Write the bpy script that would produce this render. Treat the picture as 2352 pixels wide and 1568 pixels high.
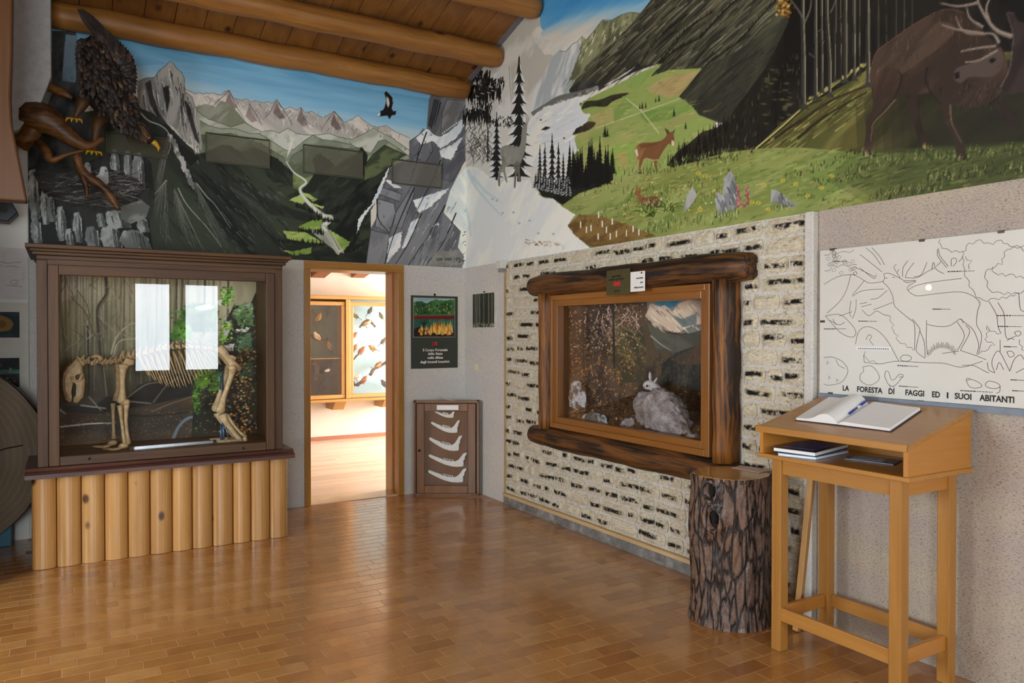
import bpy, bmesh, math, random
import numpy as np
from mathutils import Vector, Matrix

random.seed(7)
SC = bpy.context.scene
COL = SC.collection
for _o in list(bpy.data.objects):
    bpy.data.objects.remove(_o)

# ------------------------------------------------------------------ camera
F_PX, YAW, PITCH = 1739.0, math.radians(30.667), math.radians(-0.638)
CAM = Vector((-3.4725, -6.7651, 1.55))
cam_data = bpy.data.cameras.new('camera')
cam_data.sensor_fit = 'HORIZONTAL'
cam_data.sensor_width = 36.0
cam_data.lens = 36.0 * F_PX / 2352.0
cam_data.clip_start = 0.05
cam_ob = bpy.data.objects.new('camera', cam_data)
cam_ob.location = CAM
cam_ob.rotation_euler = (math.pi / 2 + PITCH, 0, -YAW)
COL.objects.link(cam_ob)
SC.camera = cam_ob

# ------------------------------------------------------------------ world, light, exposure
world = bpy.data.worlds.new('world')
SC.world = world
world.use_nodes = True
world.node_tree.nodes['Background'].inputs['Color'].default_value = (0.75, 0.86, 1.0, 1)
world.node_tree.nodes['Background'].inputs['Strength'].default_value = 1.0
SC.cycles.max_bounces = 6
SC.cycles.diffuse_bounces = 4
SC.cycles.glossy_bounces = 3
SC.cycles.transmission_bounces = 3
SC.cycles.caustics_reflective = False
SC.cycles.caustics_refractive = False
SC.view_settings.view_transform = 'Standard'
SC.view_settings.look = 'None'
SC.view_settings.gamma = 1.0
SC.view_settings.use_curve_mapping = False
SC.view_settings.exposure = 0.1
WIN_LEFT, WIN_REAR, WIN_NEXT = 22.0, 16.0, 25.0


def window_light(name, loc, rot, sx, sy, power, col=(0.86, 0.94, 1.0)):
    """daylight entering through a window of the room: an area light in the opening"""
    l = bpy.data.lights.new(name, 'AREA')
    l.shape = 'RECTANGLE'
    l.size, l.size_y, l.energy, l.color = sx, sy, power, col
    o = bpy.data.objects.new(name, l)
    o.location, o.rotation_euler = loc, rot
    COL.objects.link(o)
    return o


# ------------------------------------------------------------------ geometry helpers
_cy, _sy, _cp, _sp = math.cos(YAW), math.sin(YAW), math.cos(PITCH), math.sin(PITCH)
FW = Vector((_sy * _cp, _cy * _cp, _sp))
RT = Vector((_cy, -_sy, 0))
UP = RT.cross(FW)


def at(x, y, ax, v):
    """point on the plane axis ax = v that the photograph shows at pixel x, y"""
    d = FW + RT * ((x - 1176) / F_PX) - UP * ((y - 784) / F_PX)
    return CAM + d * ((v - CAM[ax]) / d[ax])


def topx(p):
    d = Vector(p) - CAM
    z = d.dot(FW)
    return 1176 + F_PX * d.dot(RT) / z, 784 - F_PX * d.dot(UP) / z


def s2l(c):
    return c / 12.92 if c <= 0.04045 else ((c + 0.055) / 1.055) ** 2.4


def H(h):
    h = h.lstrip('#')
    return tuple(s2l(int(h[i:i + 2], 16) / 255) for i in (0, 2, 4)) + (1.0,)


WL = {}


def empty(name, loc, label=None, cat=None, group=None, kind=None):
    o = bpy.data.objects.new(name, None)
    o.empty_display_size = 0.05
    o.location = loc
    COL.objects.link(o)
    WL[o.name] = Vector(loc)
    tag(o, label, cat, group, kind)
    return o


def tag(o, label=None, cat=None, group=None, kind=None):
    if label: o['label'] = label
    if cat: o['category'] = cat
    if group: o['group'] = group
    if kind: o['kind'] = kind
    return o


def group_part(name, loc, parent, label=None):
    """a part that is itself made of pieces"""
    o = bpy.data.objects.new(name, None)
    o.empty_display_size = 0.03
    COL.objects.link(o)
    place(o, Vector(loc), parent)
    if label: o['label'] = label
    return o


class MB:
    def __init__(s):
        s.v, s.f = [], []

    def add(s, vs, fs):
        n = len(s.v)
        s.v += [tuple(p) for p in vs]
        s.f += [tuple(i + n for i in f) for f in fs]
        return s

    def box(s, x0, x1, y0, y1, z0, z1):
        v = [(x, y, z) for z in (z0, z1) for y in (y0, y1) for x in (x0, x1)]
        return s.add(v, [(0, 2, 3, 1), (4, 5, 7, 6), (0, 1, 5, 4), (1, 3, 7, 5), (3, 2, 6, 7), (2, 0, 4, 6)])

    def obox(s, c, ax, ay, az):
        """box about c with half axes ax, ay, az"""
        c, ax, ay, az = Vector(c), Vector(ax), Vector(ay), Vector(az)
        v = [c + ax * i + ay * j + az * k for k in (-1, 1) for j in (-1, 1) for i in (-1, 1)]
        return s.add(v, [(0, 2, 3, 1), (4, 5, 7, 6), (0, 1, 5, 4), (1, 3, 7, 5), (3, 2, 6, 7), (2, 0, 4, 6)])

    def tube(s, pts, rad, n=8, caps=True, flat=1.0, up=(0, 0, 1), jag=0.0):
        pts = [Vector(p) for p in pts]
        m = len(pts)
        if not hasattr(rad, '__len__'): rad = [rad] * m
        vs = []
        ref = Vector(up)
        for i, p in enumerate(pts):
            t = pts[min(i + 1, m - 1)] - pts[max(i - 1, 0)]
            t = t.normalized() if t.length > 1e-9 else Vector((0, 0, 1))
            a = t.cross(ref)
            if a.length < 1e-3: a = t.cross(Vector((1, 0, 0)))
            if a.length < 1e-3: a = t.cross(Vector((0, 1, 0)))
            a.normalize()
            b = a.cross(t)
            for k in range(n):
                an = 2 * math.pi * k / n
                r = rad[i] * (1 + (random.uniform(-jag, jag) if jag else 0))
                vs.append(p + a * math.cos(an) * r + b * math.sin(an) * r * flat)
        fs = [(i * n + k, i * n + (k + 1) % n, (i + 1) * n + (k + 1) % n, (i + 1) * n + k) for i in range(m - 1) for k in range(n)]
        if caps:
            fs += [tuple(range(n - 1, -1, -1)), tuple((m - 1) * n + k for k in range(n))]
        return s.add(vs, fs)

    def ball(s, c, rx, ry=None, rz=None, nu=10, nv=7, rot=None, jag=0.0):
        ry = rx if ry is None else ry
        rz = rx if rz is None else rz
        c = Vector(c)
        vs = []
        for j in range(1, nv):
            th = math.pi * j / nv
            for i in range(nu):
                ph = 2 * math.pi * i / nu
                q = 1 + (random.uniform(-jag, jag) if jag else 0)
                p = Vector((rx * math.sin(th) * math.cos(ph), ry * math.sin(th) * math.sin(ph), rz * math.cos(th))) * q
                vs.append(c + (rot @ p if rot else p))
        for sg in (1, -1):
            p = Vector((0, 0, sg * rz))
            vs.append(c + (rot @ p if rot else p))
        t, b = len(vs) - 2, len(vs) - 1
        fs = [(j * nu + i, (j + 1) * nu + i, (j + 1) * nu + (i + 1) % nu, j * nu + (i + 1) % nu) for j in range(nv - 2) for i in range(nu)]
        fs += [(t, i, (i + 1) % nu) for i in range(nu)] + [(b, (nv - 2) * nu + (i + 1) % nu, (nv - 2) * nu + i) for i in range(nu)]
        return s.add(vs, fs)

    def prism(s, poly, d):
        """closed outline poly (3-D points) swept by vector d"""
        poly = [Vector(p) for p in poly]
        d = Vector(d)
        n = len(poly)
        vs = poly + [p + d for p in poly]
        return s.add(vs, [tuple(range(n - 1, -1, -1)), tuple(range(n, 2 * n))] + [(i, (i + 1) % n, n + (i + 1) % n, n + i) for i in range(n)])

    def grid(s, P, nu, nv, closed=False):
        vs = [P(i, j) for j in range(nv) for i in range(nu)]
        w = nu if closed else nu - 1
        return s.add(vs, [(j * nu + i, j * nu + (i + 1) % nu, (j + 1) * nu + (i + 1) % nu, (j + 1) * nu + i) for j in range(nv - 1) for i in range(w)])

    def mesh(s, name, mat, smooth=False):
        me = bpy.data.meshes.new(name)
        me.from_pydata([tuple(p) for p in s.v], [], s.f)
        if mat: me.materials.append(mat)
        if smooth: me.polygons.foreach_set('use_smooth', [True] * len(me.polygons))
        me.update()
        return me

    def build(s, name, mat, parent=None, smooth=False, bevel=0.0, segs=2, origin=None, label=None, cat=None, group=None, kind=None, sub=0, fixn=True):
        a = np.array([tuple(p) for p in s.v])
        lo, hi = a.min(0), a.max(0)
        c = Vector(origin) if origin is not None else Vector(((lo[0] + hi[0]) / 2, (lo[1] + hi[1]) / 2, lo[2]))
        s.v = [(p[0] - c[0], p[1] - c[1], p[2] - c[2]) for p in s.v]
        me = s.mesh(name, mat, smooth)
        if fixn:
            bm = bmesh.new(); bm.from_mesh(me)
            bmesh.ops.recalc_face_normals(bm, faces=bm.faces)
            bm.to_mesh(me); bm.free()
        o = bpy.data.objects.new(name, me)
        COL.objects.link(o)
        place(o, c, parent)
        if bevel:
            m = o.modifiers.new('bevel', 'BEVEL'); m.width = bevel; m.segments = segs; m.limit_method = 'ANGLE'
        if sub:
            m = o.modifiers.new('subdivision', 'SUBSURF'); m.levels = m.render_levels = sub
        tag(o, label, cat, group, kind)
        return o


def place(o, c, parent=None):
    WL[o.name] = Vector(c)
    if parent is not None:
        o.parent = parent
        o.location = Vector(c) - WL[parent.name]
    else:
        o.location = c


def share(me, name, c, parent=None, **kw):
    o = bpy.data.objects.new(name, me)
    COL.objects.link(o)
    place(o, Vector(c), parent)
    tag(o, **kw)
    return o


def text_mesh(txt, size, name, mat, origin, ux, uz, parent, align='LEFT', bold=0.0, label=None, width=None, thick=0.0006):
    """lettering as flat geometry: ux runs along the line, uz up"""
    cu = bpy.data.curves.new(name, 'FONT')
    cu.body, cu.size, cu.align_x = txt, size, align
    cu.offset = bold
    cu.resolution_u = 3
    o = bpy.data.objects.new(name, cu)
    COL.objects.link(o)
    bpy.context.view_layer.update()
    me = bpy.data.meshes.new_from_object(o.evaluated_get(bpy.context.evaluated_depsgraph_get()))
    bpy.data.objects.remove(o)
    xs = [v.co.x for v in me.vertices] or [0, 1]
    k = 1.0
    if width: k = width / max(max(xs) - min(xs), 1e-6)
    ux, uz = Vector(ux), Vector(uz)
    for v in me.vertices:
        v.co = ux * (v.co.x * k) + uz * v.co.y
    me.name = name
    me.materials.clear(); me.materials.append(mat)
    r = bpy.data.objects.new(name, me)
    COL.objects.link(r)
    place(r, Vector(origin), parent)
    if label: r['label'] = label
    return r


# ------------------------------------------------------------------ materials
MATS = {}


class NT:
    """small node-tree writer"""
    def __init__(s, name):
        s.m = bpy.data.materials.new(name)
        s.m.use_nodes = True
        s.t = s.m.node_tree
        s.t.nodes.clear()
        s.out = s.n('ShaderNodeOutputMaterial')
        s.b = s.n('ShaderNodeBsdfPrincipled')
        s.t.links.new(s.b.outputs[0], s.out.inputs[0])
        MATS[name] = s.m

    def n(s, t, **kw):
        x = s.t.nodes.new(t)
        for k, v in kw.items(): setattr(x, k, v)
        return x

    def l(s, a, b):
        s.t.links.new(a, b)

    def set(s, **kw):
        for k, v in kw.items():
            i = s.b.inputs[k.replace('_', ' ')]
            if hasattr(v, 'is_output') or isinstance(v, bpy.types.NodeSocket): s.l(v, i)
            else: i.default_value = v
        return s

    def coord(s, which='Object', scale=(1, 1, 1), rnd=0.0, rot=(0, 0, 0)):
        tc = s.n('ShaderNodeTexCoord')
        mp = s.n('ShaderNodeMapping')
        mp.inputs['Scale'].default_value = scale
        mp.inputs['Rotation'].default_value = rot
        v = tc.outputs[which]
        if rnd:
            oi = s.n('ShaderNodeObjectInfo')
            ml = s.n('ShaderNodeVectorMath', operation='MULTIPLY_ADD')
            cb = s.n('ShaderNodeCombineXYZ')
            for i in range(3): s.l(oi.outputs['Random'], cb.inputs[i])
            s.l(cb.outputs[0], ml.inputs[0])
            ml.inputs[1].default_value = (rnd, rnd * .7, rnd * 1.3)
            s.l(v, ml.inputs[2])
            v = ml.outputs[0]
        s.l(v, mp.inputs['Vector'])
        return mp.outputs[0]

    def noise(s, vec, scale=5, detail=4, rough=.6, dist=0.0):
        x = s.n('ShaderNodeTexNoise')
        x.inputs['Scale'].default_value = scale; x.inputs['Detail'].default_value = detail
        x.inputs['Roughness'].default_value = rough; x.inputs['Distortion'].default_value = dist
        s.l(vec, x.inputs['Vector'])
        return x.outputs['Fac']

    def voro(s, vec, scale=5, feature='F1', out='Distance', rand=1.0):
        x = s.n('ShaderNodeTexVoronoi', feature=feature)
        x.inputs['Scale'].default_value = scale
        x.inputs['Randomness'].default_value = rand
        s.l(vec, x.inputs['Vector'])
        return x.outputs[out]

    def ramp(s, fac, stops, interp='LINEAR'):
        x = s.n('ShaderNodeValToRGB')
        x.color_ramp.interpolation = interp
        e = x.color_ramp.elements
        while len(e) < len(stops): e.new(.5)
        for i, (p, c) in enumerate(stops):
            e[i].position = p
            e[i].color = H(c) if isinstance(c, str) else (c if hasattr(c, '__len__') else (c, c, c, 1))
        s.l(fac, x.inputs[0])
        return x.outputs[0]

    def mix(s, fac, a, b, mode='MIX'):
        x = s.n('ShaderNodeMix', data_type='RGBA', blend_type=mode)
        for i, v in ((0, fac), (6, a), (7, b)):
            if isinstance(v, bpy.types.NodeSocket): s.l(v, x.inputs[i])
            else: x.inputs[i].default_value = H(v) if isinstance(v, str) else v
        return x.outputs[2]

    def math(s, op, a, b=0.0, c=None):
        x = s.n('ShaderNodeMath', operation=op)
        for i, v in enumerate((a, b) if c is None else (a, b, c)):
            if isinstance(v, bpy.types.NodeSocket): s.l(v, x.inputs[i])
            else: x.inputs[i].default_value = v
        return x.outputs[0]

    def bump(s, h, strength=.3, dist=.01):
        x = s.n('ShaderNodeBump')
        x.inputs['Strength'].default_value = strength; x.inputs['Distance'].default_value = dist
        s.l(h, x.inputs['Height'])
        s.l(x.outputs[0], s.b.inputs['Normal'])
        return s


def plain(name, col, rough=.5, metal=0.0, var=.12, scale=20, coat=0.0, spec=.5):
    t = NT(name)
    v = t.coord(rnd=5)
    n = t.noise(v, scale, 4)
    c = H(col)
    a = tuple(x * (1 - var) for x in c[:3]) + (1,)
    b = tuple(min(1, x * (1 + var)) for x in c[:3]) + (1,)
    t.set(Base_Color=t.ramp(n, [(.3, a), (.7, b)]), Roughness=rough, Metallic=metal, Coat_Weight=coat, Specular_IOR_Level=spec)
    return t.m


def wood(name, light, dark, axis=2, scale=9.0, rough=.42, contrast=.5, knots=0.0, kflat=None, knotcol='#3a1d0e', bump=.15, streak=16.0, coat=0.0):
    """grain that runs along the object's axis"""
    t = NT(name)
    sc = [scale] * 3
    sc[axis] = scale / streak
    v = t.coord(scale=tuple(sc), rnd=13)
    n1 = t.noise(v, 1.0, 5, .65, 1.2)
    n2 = t.noise(v, 5.0, 3, .6, .4)
    m = t.math('ADD', t.math('MULTIPLY', n1, .75), t.math('MULTIPLY', n2, .25))
    lo = .5 - .2 * (1.1 - contrast) - .05
    hi = .5 + .2 * (1.1 - contrast) + .05
    col = t.ramp(m, [(lo, dark), (hi, light)])
    if knots:
        ks = [knots] * 3
        ks[axis] = knots * .62
        if kflat is not None: ks[kflat] = .02
        kv = t.coord(scale=tuple(ks), rnd=29)
        d = t.voro(kv, 1.0)
        wob = t.math('ADD', d, t.math('MULTIPLY', t.math('SUBTRACT', n1, .5), .1))
        k = t.ramp(wob, [(.07, 1.0), (.11, .7), (.17, 0.0)])
        col = t.mix(k, col, knotcol)
    oi = t.n('ShaderNodeObjectInfo')
    col = t.mix(1.0, col, t.ramp(oi.outputs['Random'], [(0, (.88, .87, .86, 1)), (1, (1.06, 1.04, 1.0, 1))]), 'MULTIPLY')
    t.set(Base_Color=col, Roughness=rough, Coat_Weight=coat, Coat_Roughness=.15)
    if bump: t.bump(m, bump, .004)
    return t.m


def plaster(name, col, col2, scale=60, strength=.5, dist=.006, stretch=1.0):
    t = NT(name)
    v = t.coord('Object', scale=(1, 1, stretch))
    a = t.noise(v, scale, 6, .7)
    b = t.noise(v, 1.3, 3)
    pits = t.ramp(t.noise(v, scale * 1.3, 3, .7), [(.33, 0.0), (.43, 1.0)])
    base = t.mix(t.ramp(b, [(.35, 0.0), (.65, 1.0)]), col, col2)
    base = t.mix(1.0, base, t.ramp(a, [(.3, (.8, .8, .8, 1)), (.6, (1, 1, 1, 1))]), 'MULTIPLY')
    base = t.mix(1.0, base, t.mix(pits, (.55, .53, .5, 1), (1, 1, 1, 1)), 'MULTIPLY')
    t.set(Base_Color=base, Roughness=.9, Specular_IOR_Level=.2)
    t.bump(t.math('ADD', a, t.math('MULTIPLY', pits, .4)), strength, dist)
    return t.m


def glass_mat(name, ior=1.6, tint=(1, 1, 1, 1), rough=0.0):
    """thin pane: clear transmission with a mirror reflection by Fresnel"""
    t = NT(name)
    t.t.nodes.remove(t.b)
    tr = t.n('ShaderNodeBsdfTransparent'); tr.inputs[0].default_value = tint
    gl = t.n('ShaderNodeBsdfGlossy'); gl.inputs['Roughness'].default_value = rough
    lw = t.n('ShaderNodeLayerWeight'); lw.inputs[0].default_value = .5
    f0 = ((ior - 1) / (ior + 1)) ** 2
    fac = t.math('MULTIPLY_ADD', t.math('POWER', lw.outputs['Facing'], 5.0), 1 - f0, f0)
    mx = t.n('ShaderNodeMixShader')
    t.l(fac, mx.inputs[0]); t.l(tr.outputs[0], mx.inputs[1]); t.l(gl.outputs[0], mx.inputs[2])
    t.l(mx.outputs[0], t.out.inputs[0])
    return t.m


def painted(name, rough=.6, bump=.05, coat=0.0, spec=.25):
    """paint laid on a surface: colours stored on its points"""
    t = NT(name)
    at_ = t.n('ShaderNodeAttribute', attribute_name='paint')
    v = t.coord('Object')
    t.set(Base_Color=at_.outputs['Color'], Roughness=rough, Specular_IOR_Level=spec, Coat_Weight=coat, Coat_Roughness=.03)
    t.bump(t.noise(v, 90, 4), bump, .003)
    return t.m


M_PAINT = painted('mural_paint', .55, .12)
M_PRINT = painted('printed_paper', .6, .0, .0, .25)
M_GLASS = glass_mat('clear_glass', 1.42)
M_PINE = wood('varnished_pine', '#cc9c5e', '#ae7d44', 2, 8, .32, .45, 6.5, 1, '#4a2714', coat=.25)
M_CASE = wood('brown_stained_wood', '#5a3a18', '#35210f', 0, 10, .55, .6, coat=0)
M_CASEZ = wood('brown_stained_wood_upright', '#5a3a18', '#35210f', 2, 10, .55, .6, coat=0)
M_LOGD = wood('dark_charred_log', '#74481a', '#190d05', 1, 11, .6, 1.0, coat=.0, bump=.4)
M_LOGDZ = wood('dark_charred_log_upright', '#965e20', '#241306', 2, 11, .6, 1.0, coat=.0, bump=.4)
M_OAKY = wood('honey_wood_long', '#a06a30', '#7d4d20', 1, 9, .35, .4, coat=.2)
M_OAKZ = wood('honey_wood_upright', '#a06a30', '#7d4d20', 2, 9, .35, .4, coat=.2)
M_DOORX = wood('amber_door_wood', '#be8838', '#986626', 0, 9, .33, .35, coat=.25)
M_DOORZ = wood('amber_door_wood_upright', '#be8838', '#986626', 2, 9, .33, .35, coat=.25)
M_BEAM = wood('roof_log_wood', '#b27a38', '#80501e', 0, 8, .5, .5, 3.2, bump=.3)
M_PLANK = wood('ceiling_plank_wood', '#8f602c', '#6d441d', 1, 8, .5, .5, 5.0, 2, bump=.2)
M_LECX = wood('lectern_beech', '#bd8742', '#a5702f', 1, 14, .35, .3, coat=.3, bump=.05)
M_LECZ = wood('lectern_beech_upright', '#b9843f', '#9f6c2e', 2, 14, .35, .3, coat=.3, bump=.05)
M_BONE = plain('old_bone', '#cdb184', .55, 0, .3, 30)
M_JAW = plain('bleached_bone', '#ece9e0', .5, 0, .08, 40)
M_PLASTER = plaster('rough_white_plaster', '#e4dfd3', '#dcd8d4', 70, .5, .005, 2.6)
M_PLASTER2 = plaster('coarse_cream_plaster', '#d2c4ae', '#c6b8b0', 60, .8, .007, 2.6)
M_SMOOTH = plain('smooth_white_plaster', '#e6e2da', .85, 0, .03, 3)
M_PAPER = plain('white_paper', '#f0eee8', .6, 0, .02, 10)
M_BLACK = plain('black_ink', '#17140f', .6, 0, .05)
M_WHITEINK = plain('white_ink', '#f2efe6', .6, 0, .02)
M_RED = plain('red_ink', '#c5271f', .6, 0, .05)
M_IRON = plain('dark_iron', '#2b2724', .45, .7, .1)
M_BLUEP = plain('blue_plastic', '#1b3f9c', .3, 0, .05)

# ================================================================== STRUCTURE
XL, YR = -6.2, -8.6          # left wall and rear wall of the room
RIDGE_Y = -4.3
MUR_Z = 2.2                  # lower edge of the mural


def ceil_z(y):
    return 4.0 - 0.27 * max(y, 2 * RIDGE_Y - y)


# ---- floor: grout bed, then tiles
t = NT('grout')
t.set(Base_Color=t.ramp(t.noise(t.coord('Object'), 14, 4), [(.3, '#b48a68'), (.7, '#c69e7e')]), Roughness=.5)
M_GROUT = t.m
t = NT('glazed_clay_tile')
geo = t.n('ShaderNodeNewGeometry'); oi = t.n('ShaderNodeObjectInfo')
rnd = t.math('FRACT', t.math('ADD', geo.outputs['Random Per Island'], t.math('MULTIPLY', oi.outputs['Random'], 3.7)))
tc = t.n('ShaderNodeTexCoord')
mixv = t.n('ShaderNodeVectorMath', operation='ADD')
cb = t.n('ShaderNodeCombineXYZ')
t.l(t.math('MULTIPLY', rnd, 40.0), cb.inputs[2]); t.l(t.math('MULTIPLY', rnd, 17.0), cb.inputs[0])
t.l(geo.outputs['Position'], mixv.inputs[0]); t.l(cb.outputs[0], mixv.inputs[1])
cl = t.noise(mixv.outputs[0], 7.0, 3, .55)
fine = t.noise(mixv.outputs[0], 45.0, 4, .65)
base = t.ramp(rnd, [(0, '#9f6830'), (.25, '#b07838'), (.5, '#b88244'), (.75, '#a87236'), (1, '#c08c4e')])
base = t.mix(1.0, base, t.ramp(cl, [(.28, (.8, .76, .72, 1)), (.62, (1.05, 1.05, 1.05, 1))]), 'MULTIPLY')
base = t.mix(.5, base, t.ramp(fine, [(.35, (.85, .82, .8, 1)), (.65, (1.1, 1.1, 1.1, 1))]), 'MULTIPLY')
t.set(Base_Color=base, Roughness=.3, Specular_IOR_Level=.5, Coat_Weight=.7, Coat_Roughness=.13)
t.bump(cl, .03, .004)
M_TILE = t.m

floor = MB().box(XL, 0.3, YR, 0.3, -0.12, -0.0012).build('floor', M_GROUT, kind='structure')
TP, TR_ = 0.2180, 0.0970      # tile pitch and row pitch
tl, tw = TP - .0036, TR_ - .0036


def tile_verts(c, tilt=(0, 0)):
    b = .0012
    vs = []
    for (hx, hy, z) in ((tl / 2, tw / 2, -.004), (tl / 2, tw / 2, -.0008), (tl / 2 - b, tw / 2 - b, 0)):
        for sx, sy in ((-1, -1), (1, -1), (1, 1), (-1, 1)):
            x, y = sx * hx, sy * hy
            vs.append((c[0] + x, c[1] + y, z + tilt[0] * x + tilt[1] * y))
    fs = [(8, 9, 10, 11)]
    for r in (0, 4):
        fs += [(r + i, r + (i + 1) % 4, r + 4 + (i + 1) % 4, r + 4 + i) for i in range(4)]
    return vs, fs


tiles = []
rows = int(8.6 / TR_)
for j in range(rows):
    y = -TR_ * (j + .5)
    off = (0, .5, .22, .72)[j % 4] * TP
    for i in range(-1, int(6.2 / TP) + 1):
        x = -(i + .5) * TP - off
        if x + tl / 2 > -.002 or x - tl / 2 < XL: continue
        if -3.62 < x < -2.08 and y > -.84: continue        # under the tall display case
        px, py = topx((x, y, 0)) if (Vector((x, y, 0)) - CAM).dot(FW) > .4 else (-9, 9999)
        vis = -60 < px < 2400 and py < 1600
        tiles.append((vis, -((Vector((x, y, 0)) - CAM).length), x, y))
tiles.sort(key=lambda q: (not q[0], -q[1]))
v_, f_ = tile_verts((0, 0))
tm = MB().add(v_, f_).mesh('tile', M_TILE)
for q in tiles[:300]:
    o = share(tm, 'tile', (q[2], q[3], 0), floor)
    o.rotation_euler = (random.gauss(0, .0011), random.gauss(0, .0007), 0)
m = MB()
for q in tiles[300:]:
    m.add(*tile_verts((q[2], q[3]), (random.gauss(0, .0007), random.gauss(0, .0011))))
m.build('tile_field', M_TILE, floor, kind='stuff', fixn=False)

# ---- walls
DX0, DX1, DZ = -1.60, -0.70, 2.16          # rough door opening
WT = 0.28
wall_back = MB().box(XL, DX0, 0, WT, 0, 4.05).box(DX1, 0.3, 0, WT, 0, 4.05).box(DX0, DX1, 0, WT, DZ, 4.05).build('wall_back', M_PLASTER, kind='structure')

NY0, NY1, NZ0, NZ1 = -3.37, -1.69, 0.83, 1.80   # niche of the mountain diorama


def gable(y0, y1, z0):
    ys = [y0] + ([RIDGE_Y] if y0 < RIDGE_Y < y1 else []) + [y1]
    return [(0, y0, z0)] + [(0, y, ceil_z(y) + .05) for y in ys] + [(0, y1, z0)]


wr = MB().box(0, .26, YR, 0, 0, NZ0).box(0, .26, YR, NY0, NZ0, NZ1).box(0, .26, NY1, 0, NZ0, NZ1)
wr.prism(gable(YR, 0, NZ1), (.26, 0, 0))
wall_right = wr.build('wall_right', M_PLASTER2, kind='structure')
MB().box(-.012, 0, -.815, 0, 0, MUR_Z).build('wall_corner_strip', M_PLASTER, kind='structure')
MB().box(XL, -3.70, -.008, 0, 0, 2.62).build('plaster_facing', M_SMOOTH, wall_back)

# window openings: left wall (two), rear wall (a pair of casements)
LW = [(-4.3, -2.6, .8, 2.45)]
y_img = 2 * -.95 - YR                       # the rear wall seen mirrored in the case glass
RW = [(at(a, 750, 1, y_img).x, at(b, 750, 1, y_img).x) for a, b in ((312, 391), (428, 503))]
RZ1, RZ0 = at(408, 653, 1, y_img).z, at(408, 850, 1, y_img).z
wl = MB()
ys = [YR] + [v for w in reversed(LW) for v in (w[0], w[1])] + [0.0]
for i in range(0, len(ys), 2): wl.box(XL - .25, XL, ys[i], ys[i + 1], 0, 4.1)
for w in LW: wl.box(XL - .25, XL, w[0], w[1], 0, w[2]).box(XL - .25, XL, w[0], w[1], w[3], 4.1)
wl.prism([(XL - .25,) + p[1:] for p in gable(YR, 0, 4.1)], (.25, 0, 0))
wl.build('wall_left', M_PLASTER2, kind='structure')
x0, x1 = RW[0][0] - .09, RW[1][1] + .09
z0, z1 = RZ0 - .09, RZ1 + .09
M_REAR = plaster('rear_wall_plaster', '#b9a88c', '#a89880', 50, .6)
RL_ADDED = (-5.7, -3.95, .8, 2.5)  # opening of the added fill window, out of view
MB().box(XL, RL_ADDED[0], YR - .25, YR, 0, 4.1).box(RL_ADDED[1], x0, YR - .25, YR, 0, 4.1).box(RL_ADDED[0], RL_ADDED[1], YR - .25, YR, 0, RL_ADDED[2]).box(RL_ADDED[0], RL_ADDED[1], YR - .25, YR, RL_ADDED[3], 4.1).box(x1, .26, YR - .25, YR, 0, 4.1).box(x0, x1, YR - .25, YR, 0, z0).box(x0, x1, YR - .25, YR, z1, 4.1).build('wall_rear', M_REAR, kind='structure')


def curtain(name, strength, col=(.84, .93, 1.0, 1)):
    t = NT(name)
    n = t.voro(t.coord('Object'), 60)
    fold = t.noise(t.coord('Object', scale=(14, 14, .2)), 1.0, 3)
    c = t.ramp(t.math('ADD', t.math('MULTIPLY', n, .25), fold), [(.2, tuple(x * .78 for x in col[:3]) + (1,)), (.7, col)])
    t.set(Base_Color=(.8, .8, .8, 1), Roughness=.9, Emission_Color=c, Emission_Strength=strength)
    return t.m


M_CURL, M_CURR = curtain('sheer_curtain_daylight', WIN_LEFT), curtain('sheer_curtain_rear', WIN_REAR)
M_CURN = curtain('sheer_curtain_next_room', WIN_NEXT, (.97, .97, 1.0, 1))


def window(n, ax, plane, a0, a1, zz0, zz1, panes, mat):
    """casement window: frame in the opening, sheer curtains lit from outside"""
    def bx(m, u0, u1, w0, w1, d0, d1):
        return m.box(plane - d1, plane - d0, u0, u1, w0, w1) if ax == 0 else m.box(u0, u1, plane - d1, plane - d0, w0, w1)
    sgn = 1
    root = empty('window_%d' % n, ((plane - .1, (a0 + a1) / 2, zz0) if ax == 0 else ((a0 + a1) / 2, plane - .1, zz0)), kind='structure')
    m = MB()
    bx(m, a0, a1, zz0, panes[0][2], .06, .14); bx(m, a0, a1, panes[0][3], zz1, .06, .14)
    e = [a0] + [v for p in panes for v in (p[0], p[1])] + [a1]
    for i in range(0, len(e), 2): bx(m, e[i], e[i + 1], panes[0][2], panes[0][3], .06, .14)
    m.build('window_frame', M_CASEZ, root)
    for p in panes:
        bx(MB(), p[0], p[1], p[2], p[3], .09, .095).build('sheer_curtain', mat, root)
    return root


for i, w in enumerate(LW):
    mid = (w[0] + w[1]) / 2
    window(i + 1, 0, XL, w[0], w[1], w[2], w[3], [(w[0] + .06, mid - .04, w[2] + .06, w[3] - .06), (mid + .04, w[1] - .06, w[2] + .06, w[3] - .06)], M_CURL)
window(3, 1, YR, x0, x1, z0, z1, [(RW[0][0], RW[0][1], RZ0, RZ1), (RW[1][0], RW[1][1], RZ0, RZ1)], M_CURR)

mid = (RL_ADDED[0] + RL_ADDED[1]) / 2
window(5, 1, YR, RL_ADDED[0], RL_ADDED[1], RL_ADDED[2], RL_ADDED[3], [(RL_ADDED[0] + .06, mid - .04, RL_ADDED[2] + .06, RL_ADDED[3] - .06), (mid + .04, RL_ADDED[1] - .06, RL_ADDED[2] + .06, RL_ADDED[3] - .06)], M_CURL)  # added window, unseen, to brighten the back wall and the tall case

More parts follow.
